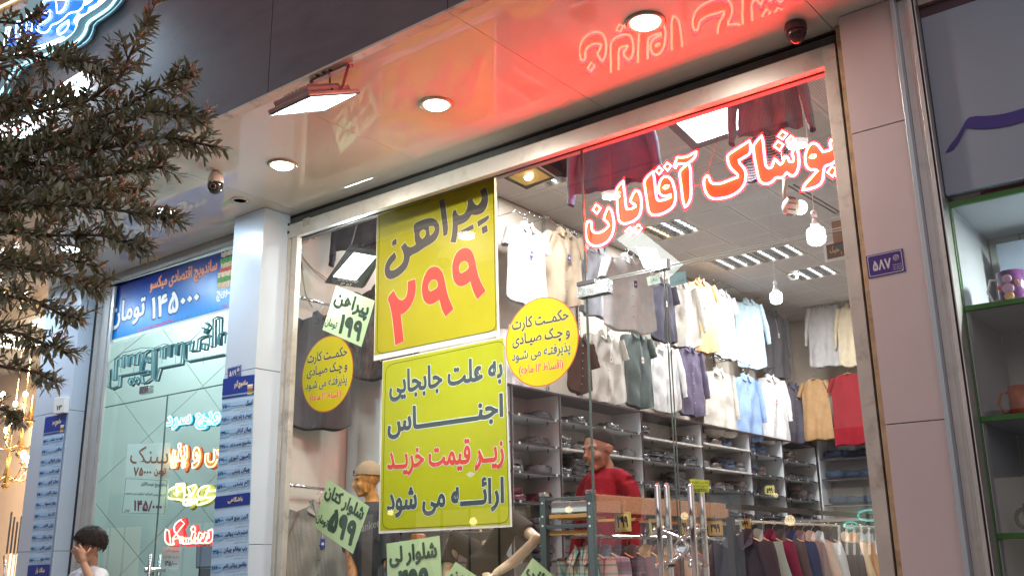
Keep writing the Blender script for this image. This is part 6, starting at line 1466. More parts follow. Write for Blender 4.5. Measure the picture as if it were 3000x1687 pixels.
neonword('glowing yellow word لوپه third of the lit neon words', 'لوپه', ((490,1404),(668,1388),(662,1472),(488,1496)), emis('neon_yellow', (1,.93,.45), 2.3), mat('plate_olive', (.50,.50,.20), .3, emit=(.4,.4,.1), es=.25), mat('band_olive', (.28,.27,.02), .4), .0075, off=.06, power=1.5, pc=(1,.9,.4))
neonword('glowing red word سنک lowest of the lit neon words', 'سنـک', ((484,1512),(628,1526),(622,1590),(482,1596)), emis('neon_pink', (1,.72,.52), 2.3), mat('plate_red', (.8,.03,.04), .3, emit=(1,.02,.03), es=1.0), mat('band_red', (.5,.01,.02), .4, emit=(1,.01,.03), es=.5), .005, off=.05, power=1.5, pc=(1,.2,.2))
# unlit teal outline sign (angular letters)
m_teal = mat('tube_teal_unlit', (.14,.38,.42), .35, spec=.5); m_teald = mat('tube_teal_dark', (.02,.12,.16), .4)
tl = lambda l: crop(l, 290, 900, 5.5725)
t = thing('neon_word', 'unlit angular teal tube lettering across the upper sandwich shop glass', 'neon sign', onY(480,1050,YSG+.04), group='neon words in the sandwich shop window')
segs = [[(150,1010),(140,1290),(205,1330),(320,1280),(330,1120),(800,1030),(790,1080),(680,1110),(700,1240),(770,1220),(860,1150),(870,690),(800,700),(735,745),(680,1050)],[(210,1010),(205,1180),(245,1180),(265,850),(340,800),(330,960),(370,980),(385,790),(440,770),(435,950),(465,960),(480,800),(555,760),(540,930),(600,930),(620,760),(690,720),(665,1050)],
 [(910,660),(890,1190),(930,1190),(990,990),(1340,920),(1370,560),(1280,590),(1260,780),(1240,770),(1245,600),(1160,620),(1150,800),(1120,800),(1130,610),(1050,650),(1040,830),(1000,820),(1010,650),(915,690)],[(760,830),(820,810),(810,890),(765,890)],
 [(1470,560),(1395,600),(1385,840),(1450,880),(2050,765)],[(1510,530),(1480,710),(1600,700),(1620,520),(1690,480),(1810,450),(1800,640),(1860,630),(1865,190),(1935,155),(1970,150),(1960,610),(1930,610),(1955,450),(2030,410),(2070,400),(2060,590)],
 [(1690,590),(1745,590),(1730,680),(1680,680)],[(1740,250),(1800,310),(1730,430),(1710,410),(1740,350),(1680,330)],[(500,1150),(560,1200),(520,1270),(475,1220)],[(590,1130),(640,1180),(600,1250),(560,1210)]]
for i, sgm in enumerate(segs):
    cl_ = i in (3,6,8,9); pts = [onY(*p, YSG+.035) for p in tl(sgm)]; obj('tube', B().tube(pts, .0085, 6, closed=cl_), m_teal, t); obj('side_band', B().tube([p+Vector((.010,.022,-.006)) for p in pts], .010, 6, closed=cl_), m_teald, t)
for pth in (((250,850),(400,740),(700,660),(900,660),(1080,590),(1200,640),(1330,640)),((1480,560),(1700,350),(1820,170))): obj('cable', B().tube([onY(*p, YSG+.05) for p in tl(pth)], .0028, 5), m_teald, t)
for x in (360,575,1035,1255,1710): obj('cable', B().tube([onY(*p, YSG+.05) for p in tl([(x,780 if x>900 else 960),(x-10,1060 if x<900 else 920)])], .002, 4), m_teald, t)
# monitor by the door
q = [onY(*p, 5.4) for p in ((575,1595),(640,1592),(636,1662),(573,1664))]; t = thing('menu_screen', 'dark screen standing behind the lower sandwich shop glass', 'screen', q[3]); obj('bezel', B().slab(q, (0,.04,0)), m_inkb, t, bevel=.004)
obj('screen_face', B().slab([bil(q,u,v)+Vector((0,-.002,0)) for u, v in ((.06,.94),(.94,.94),(.94,.08),(.06,.08))], (0,.001,0)), mat('screen_lilac', (.20,.24,.36), .3), t); obj('stand', B().box(q[3].x+.05, q[2].x-.05, 5.4, 5.44, q[3].z-.35, q[3].z), m_inkb, t)
t = thing('counter', 'dark serving counter low in the sandwich shop', 'counter', (-8,5.6,.15)); obj('top', B().box(gs[1]-.1, gs[2]-.05, 5.3, 6.0, q[3].z-.12, q[3].z-.07), m_inkb, t, bevel=.004); obj('front', B().box(gs[1]-.05, gs[2]-.1, 5.36, 5.94, .16, q[3].z-.121), m_shs, t)

# ------------------------------------------------------------------ menu boards
m_mb = mat('menu_blue_pale', (.42,.60,.80), .4, spec=.4, var=.02); m_mbd = mat('menu_blue_dark', (.010,.035,.26), .35); m_mbm = mat('menu_blue_mid', (.25,.47,.72), .4); m_navy = mat('navy_ink')
def menu(label, px, Y, heads, rows, prices, subs):
    t, q = sheet('menu_board', label, 'menu board', px, Y, m_mb, wave=.002, n=4)
    t['group'] = 'blue menu boards on the pillars'
    def R_(u0,u1,v0,v1,y=-.004): return [bil(q,u,v)+Vector((0,y,0)) for u, v in ((u0,v1),(u1,v1),(u1,v0),(u0,v0))]
    for body, v0, v1 in heads:
        obj('header_band', B().slab(R_(0,1,v0,v1,-.0035), (0,.0006,0)), m_mbd, t); obj('lettering', letters(B(), body, R_(.38,.80,v0+(v1-v0)*.28,v1-(v1-v0)*.2,-.0045), .03), mat('ink_gold', (.70,.58,.38), .5), t)
    obj('header_line', B().slab(R_(0,1,heads[0][1]-.016,heads[0][1]-.007,-.0035), (0,.0006,0)), m_mbd, t)
    # small printed sandwich
    v1_ = heads[0][1]
    for k, c in enumerate(((.64,.46,.28),(.10,.28,.06),(.50,.08,.05),(.64,.46,.28),(.80,.78,.70))):
        obj('sandwich_print', B().slab(R_(.80,.96,v1_-.012+.009*k,v1_-.004+.009*k,-.0048), (0,.0003,0)), mat('menu_s%d' % k, c, .6), t)
    for i, (v, nm) in enumerate(rows):
        obj('price_cell', B().slab(R_(.02,.30,v-.010,v+.022,-.0033), (0,.0003,0)), m_mbm, t); obj('row_band', B().slab(R_(.31,.97,v-.004,v+.022,-.0033), (0,.0003,0)), mat('menu_band', (.33,.52,.76), .4), t)
        obj('lettering', letters(B(), nm, R_(.97-min(.62,.052*len(nm)),.97,v-.004,v+.022,-.0045), .03), m_navy, t)
        obj('numeral', letters(B(), prices[i % len(prices)], R_(.04,.29,v-.002,v+.016,-.0045), .03), m_navy, t)
        obj('leader_line', B().slab(R_(.32,.95-min(.62,.052*len(nm)),v+.001,v+.003,-.0045), (0,.0002,0)), m_navy, t)
        for k in range(2): obj('small_lettering', letters(B(), subs[(i+k) % len(subs)], R_(.40 if k == 0 else .62,.97,v-.020-.013*k,v-.011-.013*k,-.0045), 0), m_navy, t)
    return t
subs = ['گوشت ژامبون گوجه خیارشور سس','نان پنیر گوجه کاهو قارچ','نان ۳۰۰ گرم مرغ کاهو گوجه','ژامبون مرغ گوجه سس مخصوص']
px = ((655,1110),(747,1096),(722,1790),(608,1800))
menu('blue menu board headed ساندویچ گرم on the middle pillar', px, PLf-.012, [('ساندویچ گرم',.925,1.0),('باشگاهی',.435,.485)],
     [(.868,'اسنک'),(.808,'چیپس و پنیر پرسی'),(.748,'چیکن کراش'),(.690,'ساندویچ چیس و پنیر'),(.632,'ژامبون تنوری'),(.574,'چیکن پنینی'),(.518,'ژام پنینی'),(.375,'گرین ویچ لایت'),(.310,'اسلیم بایت پروتئین'),(.245,'رپ بوفالو چیکن'),(.180,'بوقلمون پروتئین پلاس'),(.11,'مرغ گریل'),(.05,'رست بیف')],
     ['۷۵۰۰۰','۲۸۹۰۰۰','۲۴۹۰۰۰','۲۹۹۰۰۰','۲۶۹۰۰۰','۱۸۹۰۰۰','۱۵۹۰۰۰','۱۵۹۰۰۰','۲۲۹۰۰۰','۲۳۵۰۰۰','۲۸۹۰۰۰'], subs)
px = ((134,1222),(195,1211),(142,1700),(78,1702))
menu('blue menu board headed ساندویچ سرد on the left white pillar', px, 4.37, [('ساندویچ سرد',.900,1.0),('سالاد بار',.02,.095)],
     [(.838-.0655*k, nm) for k, nm in enumerate(['الویه مرغ میکسر','سالامی','بیکن قرقانی','گودر کلاب','چیکن کاری','چیکن گاردن','چیکن اسموک','تک پند','ترکی کلاب','بیکن بیکن','کیتین کلاب','کودک ویچ'])], ['۱۵۹۰۰۰','۱۳۵۰۰۰','۲۱۹۰۰۰','۱۸۵۰۰۰'], subs)
# white meter box above the left board
q = [onY(*p, 4.34) for p in ((158,1165),(190,1160),(188,1208),(156,1212))]; t = thing('meter_box', 'small white box on the left pillar above the menu board', 'box', q[3]); obj('box', B().slab(q, (0,.05,0)), m_plast, t, bevel=.005); obj('numeral', letters(B(), '۱۳', [bil(q,u,v)+Vector((0,-.002,0)) for u, v in ((.3,.5),(.8,.5),(.8,.2),(.3,.2))], .02), m_inkb, t)

# ================================================================== chandelier shop at the far left
lx1 = xf0-.03; lx0 = lx1-8
struct('lamp_shop_back_wall', B().box(lx0, lx1+.05, 6.9, 7.0, 0, 4.2), mat('wall_peach', (.70,.52,.38), .7, var=.04, vs=2)); struct('lamp_shop_side_wall', B().box(lx1+.05, lx1+.12, 4.9, 7.4, 0, 4.2), mat('wall_peach')); struct('lamp_shop_floor', B().box(lx0, lx1+.05, 4.8, 7.4, .01, .15), m_floor)
struct('lamp_shop_ceiling', B().box(lx0, lx1+.05, 4.8, 7.4, 4.0, 4.1), mat('ceiling_white'))
for k in range(3):
    x = lx1-.9-1.5*k; t = thing('panel_light', 'warm light panel %s in the chandelier shop' % ['nearest the pillar','in the middle','at the far left'][k], 'ceiling light', (x,5.8,3.98), group='light panels in the chandelier shop'); obj('diffuser', B().box(x-.3,x+.3,5.5,6.1,3.96,3.995), emis('panel_warm', (1,.86,.68), 5), t); area('lamp', t, (x,5.8,3.94), .5, 170, (1,.80,.58), shape='SQUARE')
m_gold = mat('brass_gold', (.75,.48,.16), .22, 1); m_fl = emis('candle_bulb', (1,.92,.80), 12); m_cry = mat('crystal', (.85,.85,.85), .05, spec=1)
def chandelier(px, py, Y, R0, label, arms=8):
    c = onY(px, py, Y); t = thing('chandelier', label, 'chandelier', c, group='chandeliers in the far left shop')
    obj('stem', B().lathe([(.012,-.18),(.05,-.14),(.02,-.05),(.045,0),(.02,.10),(.03,.2),(.008,.3),(.006,4.0-c.z)], c, 14), m_gold, t, smooth=True)
    for k in range(arms):
        a = 2*math.pi*k/arms; u_ = Vector((math.cos(a), math.sin(a), 0))
        pts = [c+u_*(R0*q)+Vector((0,0,-.10*math.sin(q*math.pi)+.05*q)) for q in [i/9 for i in range(10)]]+[c+u_*(R0*1.06)+Vector((0,0,.10))]
        obj('arm', B().tube(pts, .009, 6), m_gold, t, smooth=True); e = pts[-1]
        obj('candle_cup', B().lathe([(.008,0),(.035,.01),(.03,.02),(.014,.025),(.012,.09)], e, 12), m_gold, t, smooth=True); obj('candle_bulb', B().ball(e+Vector((0,0,.12)), .032, 12, 8, (1,1,1.5)), m_fl, t, smooth=True)
        b = B()
        for q in range(5): b.ball(e+Vector((0,0,-.03-.03*q)), .011-.001*q, 6, 4)
        obj('crystal_string', b, m_cry, t, kind='stuff')
    area('lamp', t, c+Vector((0,0,-.1)), .2, 7, (1,.85,.62))
chandelier(60, 1300, 6.0, .42, 'gold chandelier with lit candles nearest the left menu board', 8); chandelier(20, 1390, 5.6, .34, 'lower gold chandelier at the left edge behind the olive leaves', 6); chandelier(90, 1215, 6.8, .5, 'upper chandelier hanging deepest in the far left shop', 10)
for k in range(14):
    px_ = 22+5.2*k; zb_ = onY(px_,1650,5.9).z; zt_ = onY(px_, 1500+ (k*37 % 30), 5.9).z; x = onY(px_,1600,5.9).x; dark = k % 2 == 0
    o = obj('light_tube', B().tube([(x,5.9+.03*(k%2),.15 if not dark else zb_+.12),(x,5.9+.03*(k%2),zt_ if dark else zb_+.10+.02*(k%3))], .012, 8), m_inkb if dark else emis('rod_warm', (1,.80,.55), 1.6), None)
    setp(o, '%s upright rod in the bottom left cluster, %s from its left end' % ('black' if dark else 'glowing cream', ['first','second','third','fourth','fifth','sixth','seventh','eighth','ninth','tenth','eleventh','twelfth','thirteenth','last'][k]), 'lamp rod', 'upright rods of the bottom left lamp display')
lw = thing('shop_window', 'glass front of the chandelier shop at the left edge', 'shop window', (lx0+1,YG,0)); pane(lw, lx0, xf0-.0, .15, 3.6, YG, m_glass)
for px_ in (104,): x = xat(px_,YG,1300); obj('pane_edge', B().box(x-.006,x+.006,YG,YG+.012,.15,3.6), mat('edge_brown', (.12,.06,.04), .3), lw)
x = xat(20,YG-.08,1640); obj('handle_tube', B().tube([(x,YG-.08,.6),(x,YG-.08,1.05),(x-.06,YG-.08,1.2)], .015, 10), m_chrome, lw, smooth=True)

# ================================================================== neighbour on the right
yn = 4.46
nx0 = c3+.004; nx1 = 1.4
zs0, zs1 = onY(2829.6,560,yn).z, onY(2690,58,yn).z
t = thing('shop_sign', 'blue grey sign panel with a purple brush stroke at the right edge', 'shop sign', ((nx0+nx1)/2, yn, zs0))
obj('sign_panel', B().box(nx0, nx1, yn, yn+.05, zs0, zs1), mat('sign_blue_grey', (.25,.31,.385), .42, spec=.4, var=.02, vs=2), t, bevel=.002)
s4 = lambda l: crop(l, 2250, 0, 2.588)
st = [s4([(1345,1158),(1380,1100),(1430,1040),(1470,970),(1500,910),(1540,882),(1700,878),(1820,858),(1941,820),(2100,770),(2100,870),(1941,922),(1800,962),(1650,980),(1560,978),(1500,970),(1480,1010),(1440,1090),(1400,1140)])]
obj('lettering', shape_on(B(), st, yn-.006), mat('sign_purple', (.028,.018,.19), .4), t)
t = thing('dark_fascia', 'dark plum fascia with a beige strip above the blue grey sign', 'fascia', ((nx0+nx1)/2, yn, zs1)); zt4 = onY(2690,25,yn).z
obj('lower_panel', B().box(nx0, nx1, yn+.01, yn+.06, zs1+.004, zt4), mat('fascia_plum', (.060,.032,.042), .6, var=.05), t); obj('beige_strip', B().box(nx0, nx1, yn-.02, yn+.06, zt4+.002, zt4+.07), mat('strip_beige', (.33,.29,.26), .5), t); obj('upper_panel', B().box(nx0, nx1, yn+.01, yn+.06, zt4+.072, zt4+1.5), mat('fascia_plum'), t)
# green framed display window with shelves and mugs
m_green = mat('frame_green', (.032,.15,.022), .4, var=.1, vs=4, dirt=.3, ds=5); yg_ = 4.50; yw = 5.15
fx0 = onY(2768,700,yg_).x; 
zz = [onY(2814,906,yg_).z, onY(2858,1229,yg_).z, onY(2907,1570,yg_).z, onY(2950,1850,yg_).z]
t = thing('display_window', 'green edged display window with white slatted back at the right edge', 'display window', (fx0,yg_,.8))
ztg = zs0-.02
def gq(px, py): return onY(px, py, yg_)
xg0 = gq(2764,600).x; xg1 = xg0+.026
obj('green_jamb', B().box(xg0, xg1, yg_, yg_+.02, .5, ztg), m_green, t, bevel=.002); obj('green_head', B().box(xg1, nx1, yg_, yg_+.02, ztg-.026, ztg), m_green, t)
for z in zz: obj('green_shelf_edge', B().box(xg1+.001, nx1, yg_, yg_+.02, z-.012, z+.012), m_green, t, bevel=.002); obj('shelf', B().box(xg1+.001, nx1, yg_+.021, yw-.02, z-.012, z+.012), mat('shelf_pale', (.40,.43,.46), .4), t)
obj('inner_side', B().box(xg0+.01, xg0+.03, yg_+.021, yw, .5, ztg), mat('shelf_pale'), t); obj('inner_top', B().box(xg0+.031, nx1, yg_+.021, yw, ztg-.02, ztg-.001), mat('shelf_pale'), t)
for k in range(12):
    x = xg0+.035+.145*k
    if x+.14 > nx1: break
    obj('back_slat', B().box(x, x+.139, yw, yw+.012+.004*(k%2), .5, ztg-.022), [mat('slat_greygreen', (.42,.48,.45), .35, var=.03), mat('slat_warm', (.52,.51,.45), .35, var=.03), mat('slat_dark', (.035,.022,.028), .35)][(0,0,1,2,0,0,1,0,2,0,0,1)[k]], t)
obj('pane', B().quad((xg1,yg_+.010,.5),(nx1,yg_+.010,.5),(nx1,yg_+.010,ztg-.027),(xg1,yg_+.010,ztg-.027)), m_glass, t)
struct('neighbour_wall', B().box(nx0-.0, nx1, yw+.04, yw+.1, 0, 4.2), m_wallg); struct('neighbour_plinth', B().box(nx0, nx1, yg_-.01, yw+.03, 0, .495), m_pillar)
gb_ = thing('display_panel', 'grey blue card panel standing behind the character mug', 'panel', onY(2960,700,4.95)); q = [onY(*p, 4.98) for p in ((2920,718),(3000,692),(3060,885),(2945,895))]; obj('panel', B().box(q[0].x, nx1-.1, 4.97, 4.985, zz[0]+.014, q[0].z), mat('sign_blue_grey'), gb_)
area('added_shelf_light', t, ((xg1+nx1)/2-.3, 4.8, ztg-.05), .5, 60, (.95,1,.93), shape='RECTANGLE', sy=.1)  # lamp added to brighten the shelves and back slats
b = B().box((xg1+nx1)/2-.6, (xg1+nx1)/2, 4.75, 4.80, ztg-.045, ztg-.022); obj('added_shelf_lamp', b, emis('added_lamp_soft', (1,.98,.9), 3), t)  # glowing bar added along with that lamp
def mug(px, py, Y, z, r, h, label, m, mh, deco=None):
    x = onY(px,py,Y).x; c = Vector((x,Y,z)); t = thing('mug', label, 'mug', c, group='mugs on the right hand shelves')
    obj('body', B().lathe([(.0001,.004),(r*.9,.004),(r,.012),(r,h),(r-.004,h),(r-.006,.01)], c, 30), m, t, smooth=True)
    obj('handle', B().tube([c+Vector((-r*.95,0,h*.82)),c+Vector((-r*1.45,0,h*.85)),c+Vector((-r*1.75,0,h*.5)),c+Vector((-r*1.45,0,h*.16)),c+Vector((-r*.95,0,h*.2))], .006, 8), mh, t, smooth=True)
    if deco:
        for (a, zz_, s, mm) in deco:
            n_ = Vector((math.sin(a), -math.cos(a), 0)); obj('printed_patch', B().ball(c+n_*(r+.0002)+Vector((0,0,h*zz_)), s, 14, 8, (1,.25,1)), mm, t, smooth=True)
m_mugp = mat('mug_purple', (.10,.03,.12), .2, var=.4, vs=30); lil = mat('patch_lilac', (.50,.30,.46), .4); tanp = mat('patch_tan', (.48,.28,.10), .4)
mug(2970, 870, 4.62, zz[0]+.013, .058, .145, 'purple printed mug with a pale handle on the upper green shelf', m_mugp, m_plast, [(-.1,.72,.020,lil),(-.1,.42,.024,lil),(-.1,.18,.020,tanp),(-.75,.5,.012,m_inkr),(.5,.6,.012,tanp)])
mug(3003, 1205, 4.64, zz[1]+.013, .056, .13, 'rust brown mug on the second green shelf', mat('mug_rust', (.32,.07,.025), .3, var=.3, vs=22), mat('mug_rust'))
p = onY(3000,1535,4.66); t = thing('black_mug', 'black mug with a round handle on the third green shelf', 'mug', (p.x,4.66,zz[2])); c = Vector((p.x+.06,4.66,zz[2]+.013)); obj('body', B().lathe([(.0001,.004),(.05,.004),(.055,.012),(.055,.12),(.05,.12),(.048,.01)], c, 28), m_inkb, t, smooth=True); obj('handle', B().tube([c+Vector((-.052-.035*math.sin(a),0,.06+.038*math.cos(a))) for a in [math.pi*k/9 for k in range(10)]], .009, 8), m_inkb, t, smooth=True)

# ================================================================== floodlight under the fascia edge
m_fl1 = mat('floodlight_grey_redlit', (.36,.24,.22), .4, .2, spec=.5, var=.1, vs=20); m_fl2 = mat('floodlight_teal_side', (.10,.13,.14), .35, .3)  # pale grey housing, with red neon light mixed into its colour
Yf = 3.12
A, Bq, C_, D_q = onZ(790,335,3.42), onZ(905,262,3.47), onZ(1052,268,3.50), onZ(955,318,3.44)
# glowing face tilted towards the shop front
zf = 3.40; fc = (onZ(790,334,zf), onZ(1056,272,zf+.10))
fl_t = thing('led_floodlight', 'square LED floodlight on a bracket coloured by red neon light under the dark fascia', 'floodlight', onZ(920,300,3.5))
P0 = onZ(920,300,3.42); N0 = Vector((.10,.50,-.86)).normalized()
fq = [onP(*p, P0, N0) for p in ((789,336),(908,280),(1054,271),(952,322))]; ctr = sum(fq, Vector())/4
inn = [p.lerp(ctr,.07) for p in fq]
obj('housing', B().slab([p+N0*.0 for p in fq], -N0*.022), m_fl1, fl_t, bevel=.004)
obj('back_body', B().slab([p.lerp(ctr,.16)-N0*.023 for p in fq], -N0*.035), m_fl1, fl_t, bevel=.006)
for k in range(7):
    u = .2+.1*k; a, c = fq[0].lerp(fq[1],u), fq[3].lerp(fq[2],u); a, c = a.lerp(c,.2), c.lerp(a,.2); w_ = (fq[1]-fq[0])*.03
    obj('cooling_fin', B().slab([a-N0*.058, c-N0*.058, c+w_-N0*.058, a+w_-N0*.058], -N0*.018), m_fl1, fl_t)
for i in range(4): obj('frame_side', B().slab([fq[i]+N0*.001, fq[(i+1)%4]+N0*.001, inn[(i+1)%4]+N0*.001, inn[i]+N0*.001], N0*.006), m_fl2, fl_t)
obj('led_face', B().slab([p+N0*.001 for p in inn], N0*.003), emis('flood_white', (.85,1,.97), 9), fl_t)
area('lamp', fl_t, ctr+N0*.075, .20, 36, (.97,1,.88), Vector((-.8,1.7,-1.75)), 'SQUARE', 130)
b1, b2 = onY(897,232,SOFY+.01), onY(1004,188,SOFY+.01)
e1, e2 = fq[0].lerp(fq[1],.55)-N0*.02, fq[3].lerp(fq[2],.55)-N0*.02
top1 = Vector((b1.x, SOFY+.05, SOF-.008)); top2 = Vector((b2.x, SOFY+.05, SOF-.008))
j1, j2 = onP(897,272,P0-N0*.03,N0), onP(1000,262,P0-N0*.03,N0)
for a, c in ((top1, j1), (top2, j2)): obj('bracket_arm', B().slab([a+Vector((-.012,0,0)), a+Vector((.012,0,0)), c+Vector((.012,0,0)), c+Vector((-.012,0,0))], (0,.005,0)), mat('bracket_redlit', (.36,.08,.07), .45), fl_t, bevel=.001)  # the bracket's red is neon light put into its colour
obj('bracket_bar', B().box(min(top1.x,top2.x)-.012, max(top1.x,top2.x)+.012, SOFY+.04, SOFY+.075, SOF-.013, SOF-.008), mat('bracket_redlit'), fl_t)
obj('pivot_bolt', B().lathe([(.012,0),(.012,.008),(.005,.012)], j2+Vector((0,-.004,0)), 10, (0,-1,0)), mat('bracket_redlit'), fl_t)
obj('power_cable', B().tube([onZ(967,230,SOF-.003), onZ(966,240,3.63), onZ(970,255,3.56), onZ(974,262,3.50)], .005, 6), m_inkb, fl_t, smooth=True)
for px, py in ((930,222),(948,213),(968,206)):
    p = onZ(px, py, SOF-.0035); s_ = thing('soffit_bolt', 'rusty bolt in the soffit edge trim %s of the floodlight bracket' % {930:'at the left',948:'in the middle',968:'at the right'}[px], 'bolt', p, group='bolts in the soffit edge trim'); obj('head', B().lathe([(.010,-.001),(.010,-.007),(.004,-.009)], p, 8), m_inkb, s_); obj('washer', B().lathe([(.013,0),(.013,-.0012)], p, 12), m_rust, s_)
# ------------------------------------------------------------------ soffit cameras
c = onZ(634,503,SOF); t = thing('egg_camera', 'white egg shaped camera with a black lower half on the soffit', 'security camera', c)
r = .075
K = .70
KK = lambda l: [(a*K, b_*K) for a, b_ in l]
obj('white_shell', B().lathe(KK([(.03,0),(.055,-.02),(.072,-.06),(.076,-.105),(.075,-.125)]), c, 28), mat('camera_white', (.66,.62,.56), .35), t, smooth=True)
obj('black_eye', B().lathe(KK([(.076,-.126),(.076,-.150),(.068,-.19),(.046,-.222),(.0001,-.238)]), c, 28), mat('camera_black', (.02,.02,.022), .12, spec=.7), t, smooth=True)
fw = Vector((-c.x*.5,-c.y,-1.6)).normalized(); o_ = c+Vector((0,0,-.155*K)); obj('lens_ring', B().lathe(KK([(.030,.055),(.030,.080),(.022,.082),(.020,.070),(.0001,.070)]), o_, 22, fw), mat('ring_grey', (.12,.12,.12), .3), t, smooth=True)
s_ = o_+Vector((.035,-.066,.030))*K; obj('sticker', B().box(s_.x-.012,s_.x+.012,s_.y-.003,s_.y,s_.z-.009,s_.z+.009), mat('sticker_tan', (.50,.42,.33), .5), t)
c = onZ(2330,72,SOF); t = thing('dome_camera', 'dark dome camera on the red lit soffit by the right rail', 'security camera', c)
obj('base', B().lathe(KK([(.075,0),(.080,-.02),(.080,-.05),(.074,-.062)]), c, 28), mat('camera_dark', (.09,.06,.065), .4), t, smooth=True); obj('dome', B().lathe(KK([(.073,-.063),(.070,-.085),(.052,-.125),(.028,-.148),(.0001,-.155)]), c, 28), mat('dome_dark', (.05,.02,.025), .15, spec=.7), t, smooth=True)
obj('lens', B().lathe(KK([(.018,.045),(.018,.064),(.0001,.062)]), c+Vector((0,0,-.085*K)), 16, Vector((-c.x*.3,-1,-.8)).normalized()), m_inkb, t, smooth=True)

# ================================================================== blue lit sign on the fascia (upper left)
g = lambda l: crop(l, 0, 0, 4.83)
YS = SOFY
t = thing('lit_sign', 'glowing blue sign letters with layered white edges on the dark fascia at upper left', 'illuminated sign', onY(150,60,YS-.1))
def flat(lp, Y, holes=[]): 
    v, f = loops2d([chaikin(lp)]+[chaikin(h) for h in holes], 0, False); return v, f
def thick(lp, Y, th, m, nm, holes=[]):
    v, f = flat(lp, Y, holes); n = len(v); b = B(); b.add([onY(x,y,Y) for x, y in v], f)
    L = chaikin(lp); k = len(L); b.add([onY(x,y,Y) for x, y in L]+[onY(x,y,Y)+Vector((0,th,0)) for x, y in L], [(i,(i+1)%k,k+(i+1)%k,k+i) for i in range(k)]); obj(nm, b, m, t)
m_ac = [mat('acrylic_grey_%d' % k, c, .35, emit=e, es=s) for k, (c, e, s) in enumerate((((.10,.14,.17),(.1,.25,.35),.12),((.16,.22,.25),(.15,.33,.42),.3),((.25,.33,.36),(.3,.5,.55),.45)))]
L1 = g([(1750,-40),(1700,40),(1600,150),(1480,240),(1330,340),(1310,450),(1250,570),(1100,670),(930,740),(620,820),(300,960),(170,1210),(60,1420),(-60,1500),(-60,-40)])
L2 = g([(1660,-40),(1560,110),(1400,220),(1240,320),(1210,460),(1110,580),(1000,650),(700,760),(250,930),(120,1100),(40,1280),(-60,1400),(-60,-40)])
L3 = g([(1500,-40),(1380,70),(1190,190),(1080,260),(1050,400),(960,510),(800,600),(300,760),(60,820),(-60,900),(-60,-40)])
for k, (L, Y) in enumerate(((L1,YS-.04),(L2,YS-.10),(L3,YS-.17))):
    thick(L, Y, .02, m_ac[k], 'backing_plate'); pts = [onY(x,y,Y-.006) for x, y in chaikin(L)][:-3 if k else -3]
    obj('edge_tube', B().tube([onY(x,y,Y-.006) for x, y in chaikin(L[:-1])], (.004,.010,.015)[k], 6), (emis('edge_dim', (.35,.72,.85), .9), emis('edge_cyan', (.45,.85,1), 1.8), emis('edge_white', (.72,.95,1), 5))[k], t)
m_bf = mat('letter_blue', (.01,.10,.6), .3, emit=(.010,.16,.95), es=1.15)
BL = [([(650,-20),(570,90),(530,190),(545,245),(640,190),(705,150),(712,200),(690,270),(620,320),(520,380),(510,420),(600,480),(690,440),(730,350),(800,340),(900,270),(980,185),(1100,170),(1180,100),(1200,-20)], [[(785,0),(800,80),(805,190),(860,170),(920,110),(945,0)]]),
      ([(810,400),(970,290),(975,350),(940,430),(840,500),(815,480)], []), ([(1215,-20),(1208,70),(1290,20),(1320,-20)], []),
      ([(90,400),(150,385),(130,480),(95,600),(60,640),(75,500)], []), ([(240,310),(300,300),(310,400),(285,500),(330,530),(375,420),(380,210),(450,190),(465,300),(440,430),(455,530),(360,620),(250,600),(215,500)], [])]
for lp, hs in BL:
    thick(g(lp), YS-.23, .05, m_bf, 'letter_face', [g(h) for h in hs])
    for q in [lp]+hs: obj('letter_edge', B().tube([onY(x,y,YS-.238) for x, y in chaikin(g(q))], .0045, 6, closed=True), emis('edge_white'.replace('white','bright'), (.78,.96,1), 6), t)
area('glow', t, onY(120,110,YS-.30), .8, 9, (.30,.62,1), (.2,-1,-.5), 'DISK')
area('glow_back', t, onY(300,120,YS-.26), .5, 2.2, (.55,.85,1), (.3,1,-.25), 'DISK')
# glowing light box with blue letters under it
t = thing('light_box', 'bright white light box sign under the blue letters behind the olive leaves', 'illuminated sign', onY(150,260,YS-.1))
Q = [onY(*p, YS-.13) for p in ((95,300),(238,210),(229,245),(90,345))]; obj('lit_face', B().slab(Q, (0,.10,0)), emis('box_white', (.80,.97,1), 7), t, bevel=.004)
Q2 = [onY(*p, YS-.14) for p in ((-30,390),(75,318),(70,372),(-30,440))]; obj('lit_face', B().slab(Q2, (0,.10,0)), emis('box_white'), t, bevel=.004)
Q3 = [onY(*p, YS-.02) for p in ((75,345),(250,240),(252,262),(80,372))]; obj('lower_ledge', B().slab(Q3, (0,.02,0)), m_ac[2], t)
for k, (a, c) in enumerate((((190,250),(228,262)),((150,275),(188,292)),((105,300),(146,318)),((60,335),(95,350)))):
    obj('lettering', letters(B(), ['سـ','ند','ویـ','چ'][k], [onY(a[0],a[1],YS-.15), onY(c[0],a[1]-18,YS-.15), onY(c[0],c[1]-10,YS-.15), onY(a[0],c[1],YS-.15)], .04), m_bf, t)
for k in range(7):
    p = onY(8+14*k, 372-3*k+(k%2)*14, YS-.16); obj('red_led', B().ball(p, .010, 8, 6), emis('led_red', (1,.06,.04), 5), t)
area('glow', t, onY(150,290,YS-.22), .4, 10, (.6,.9,1), (.2,-1,-.4))
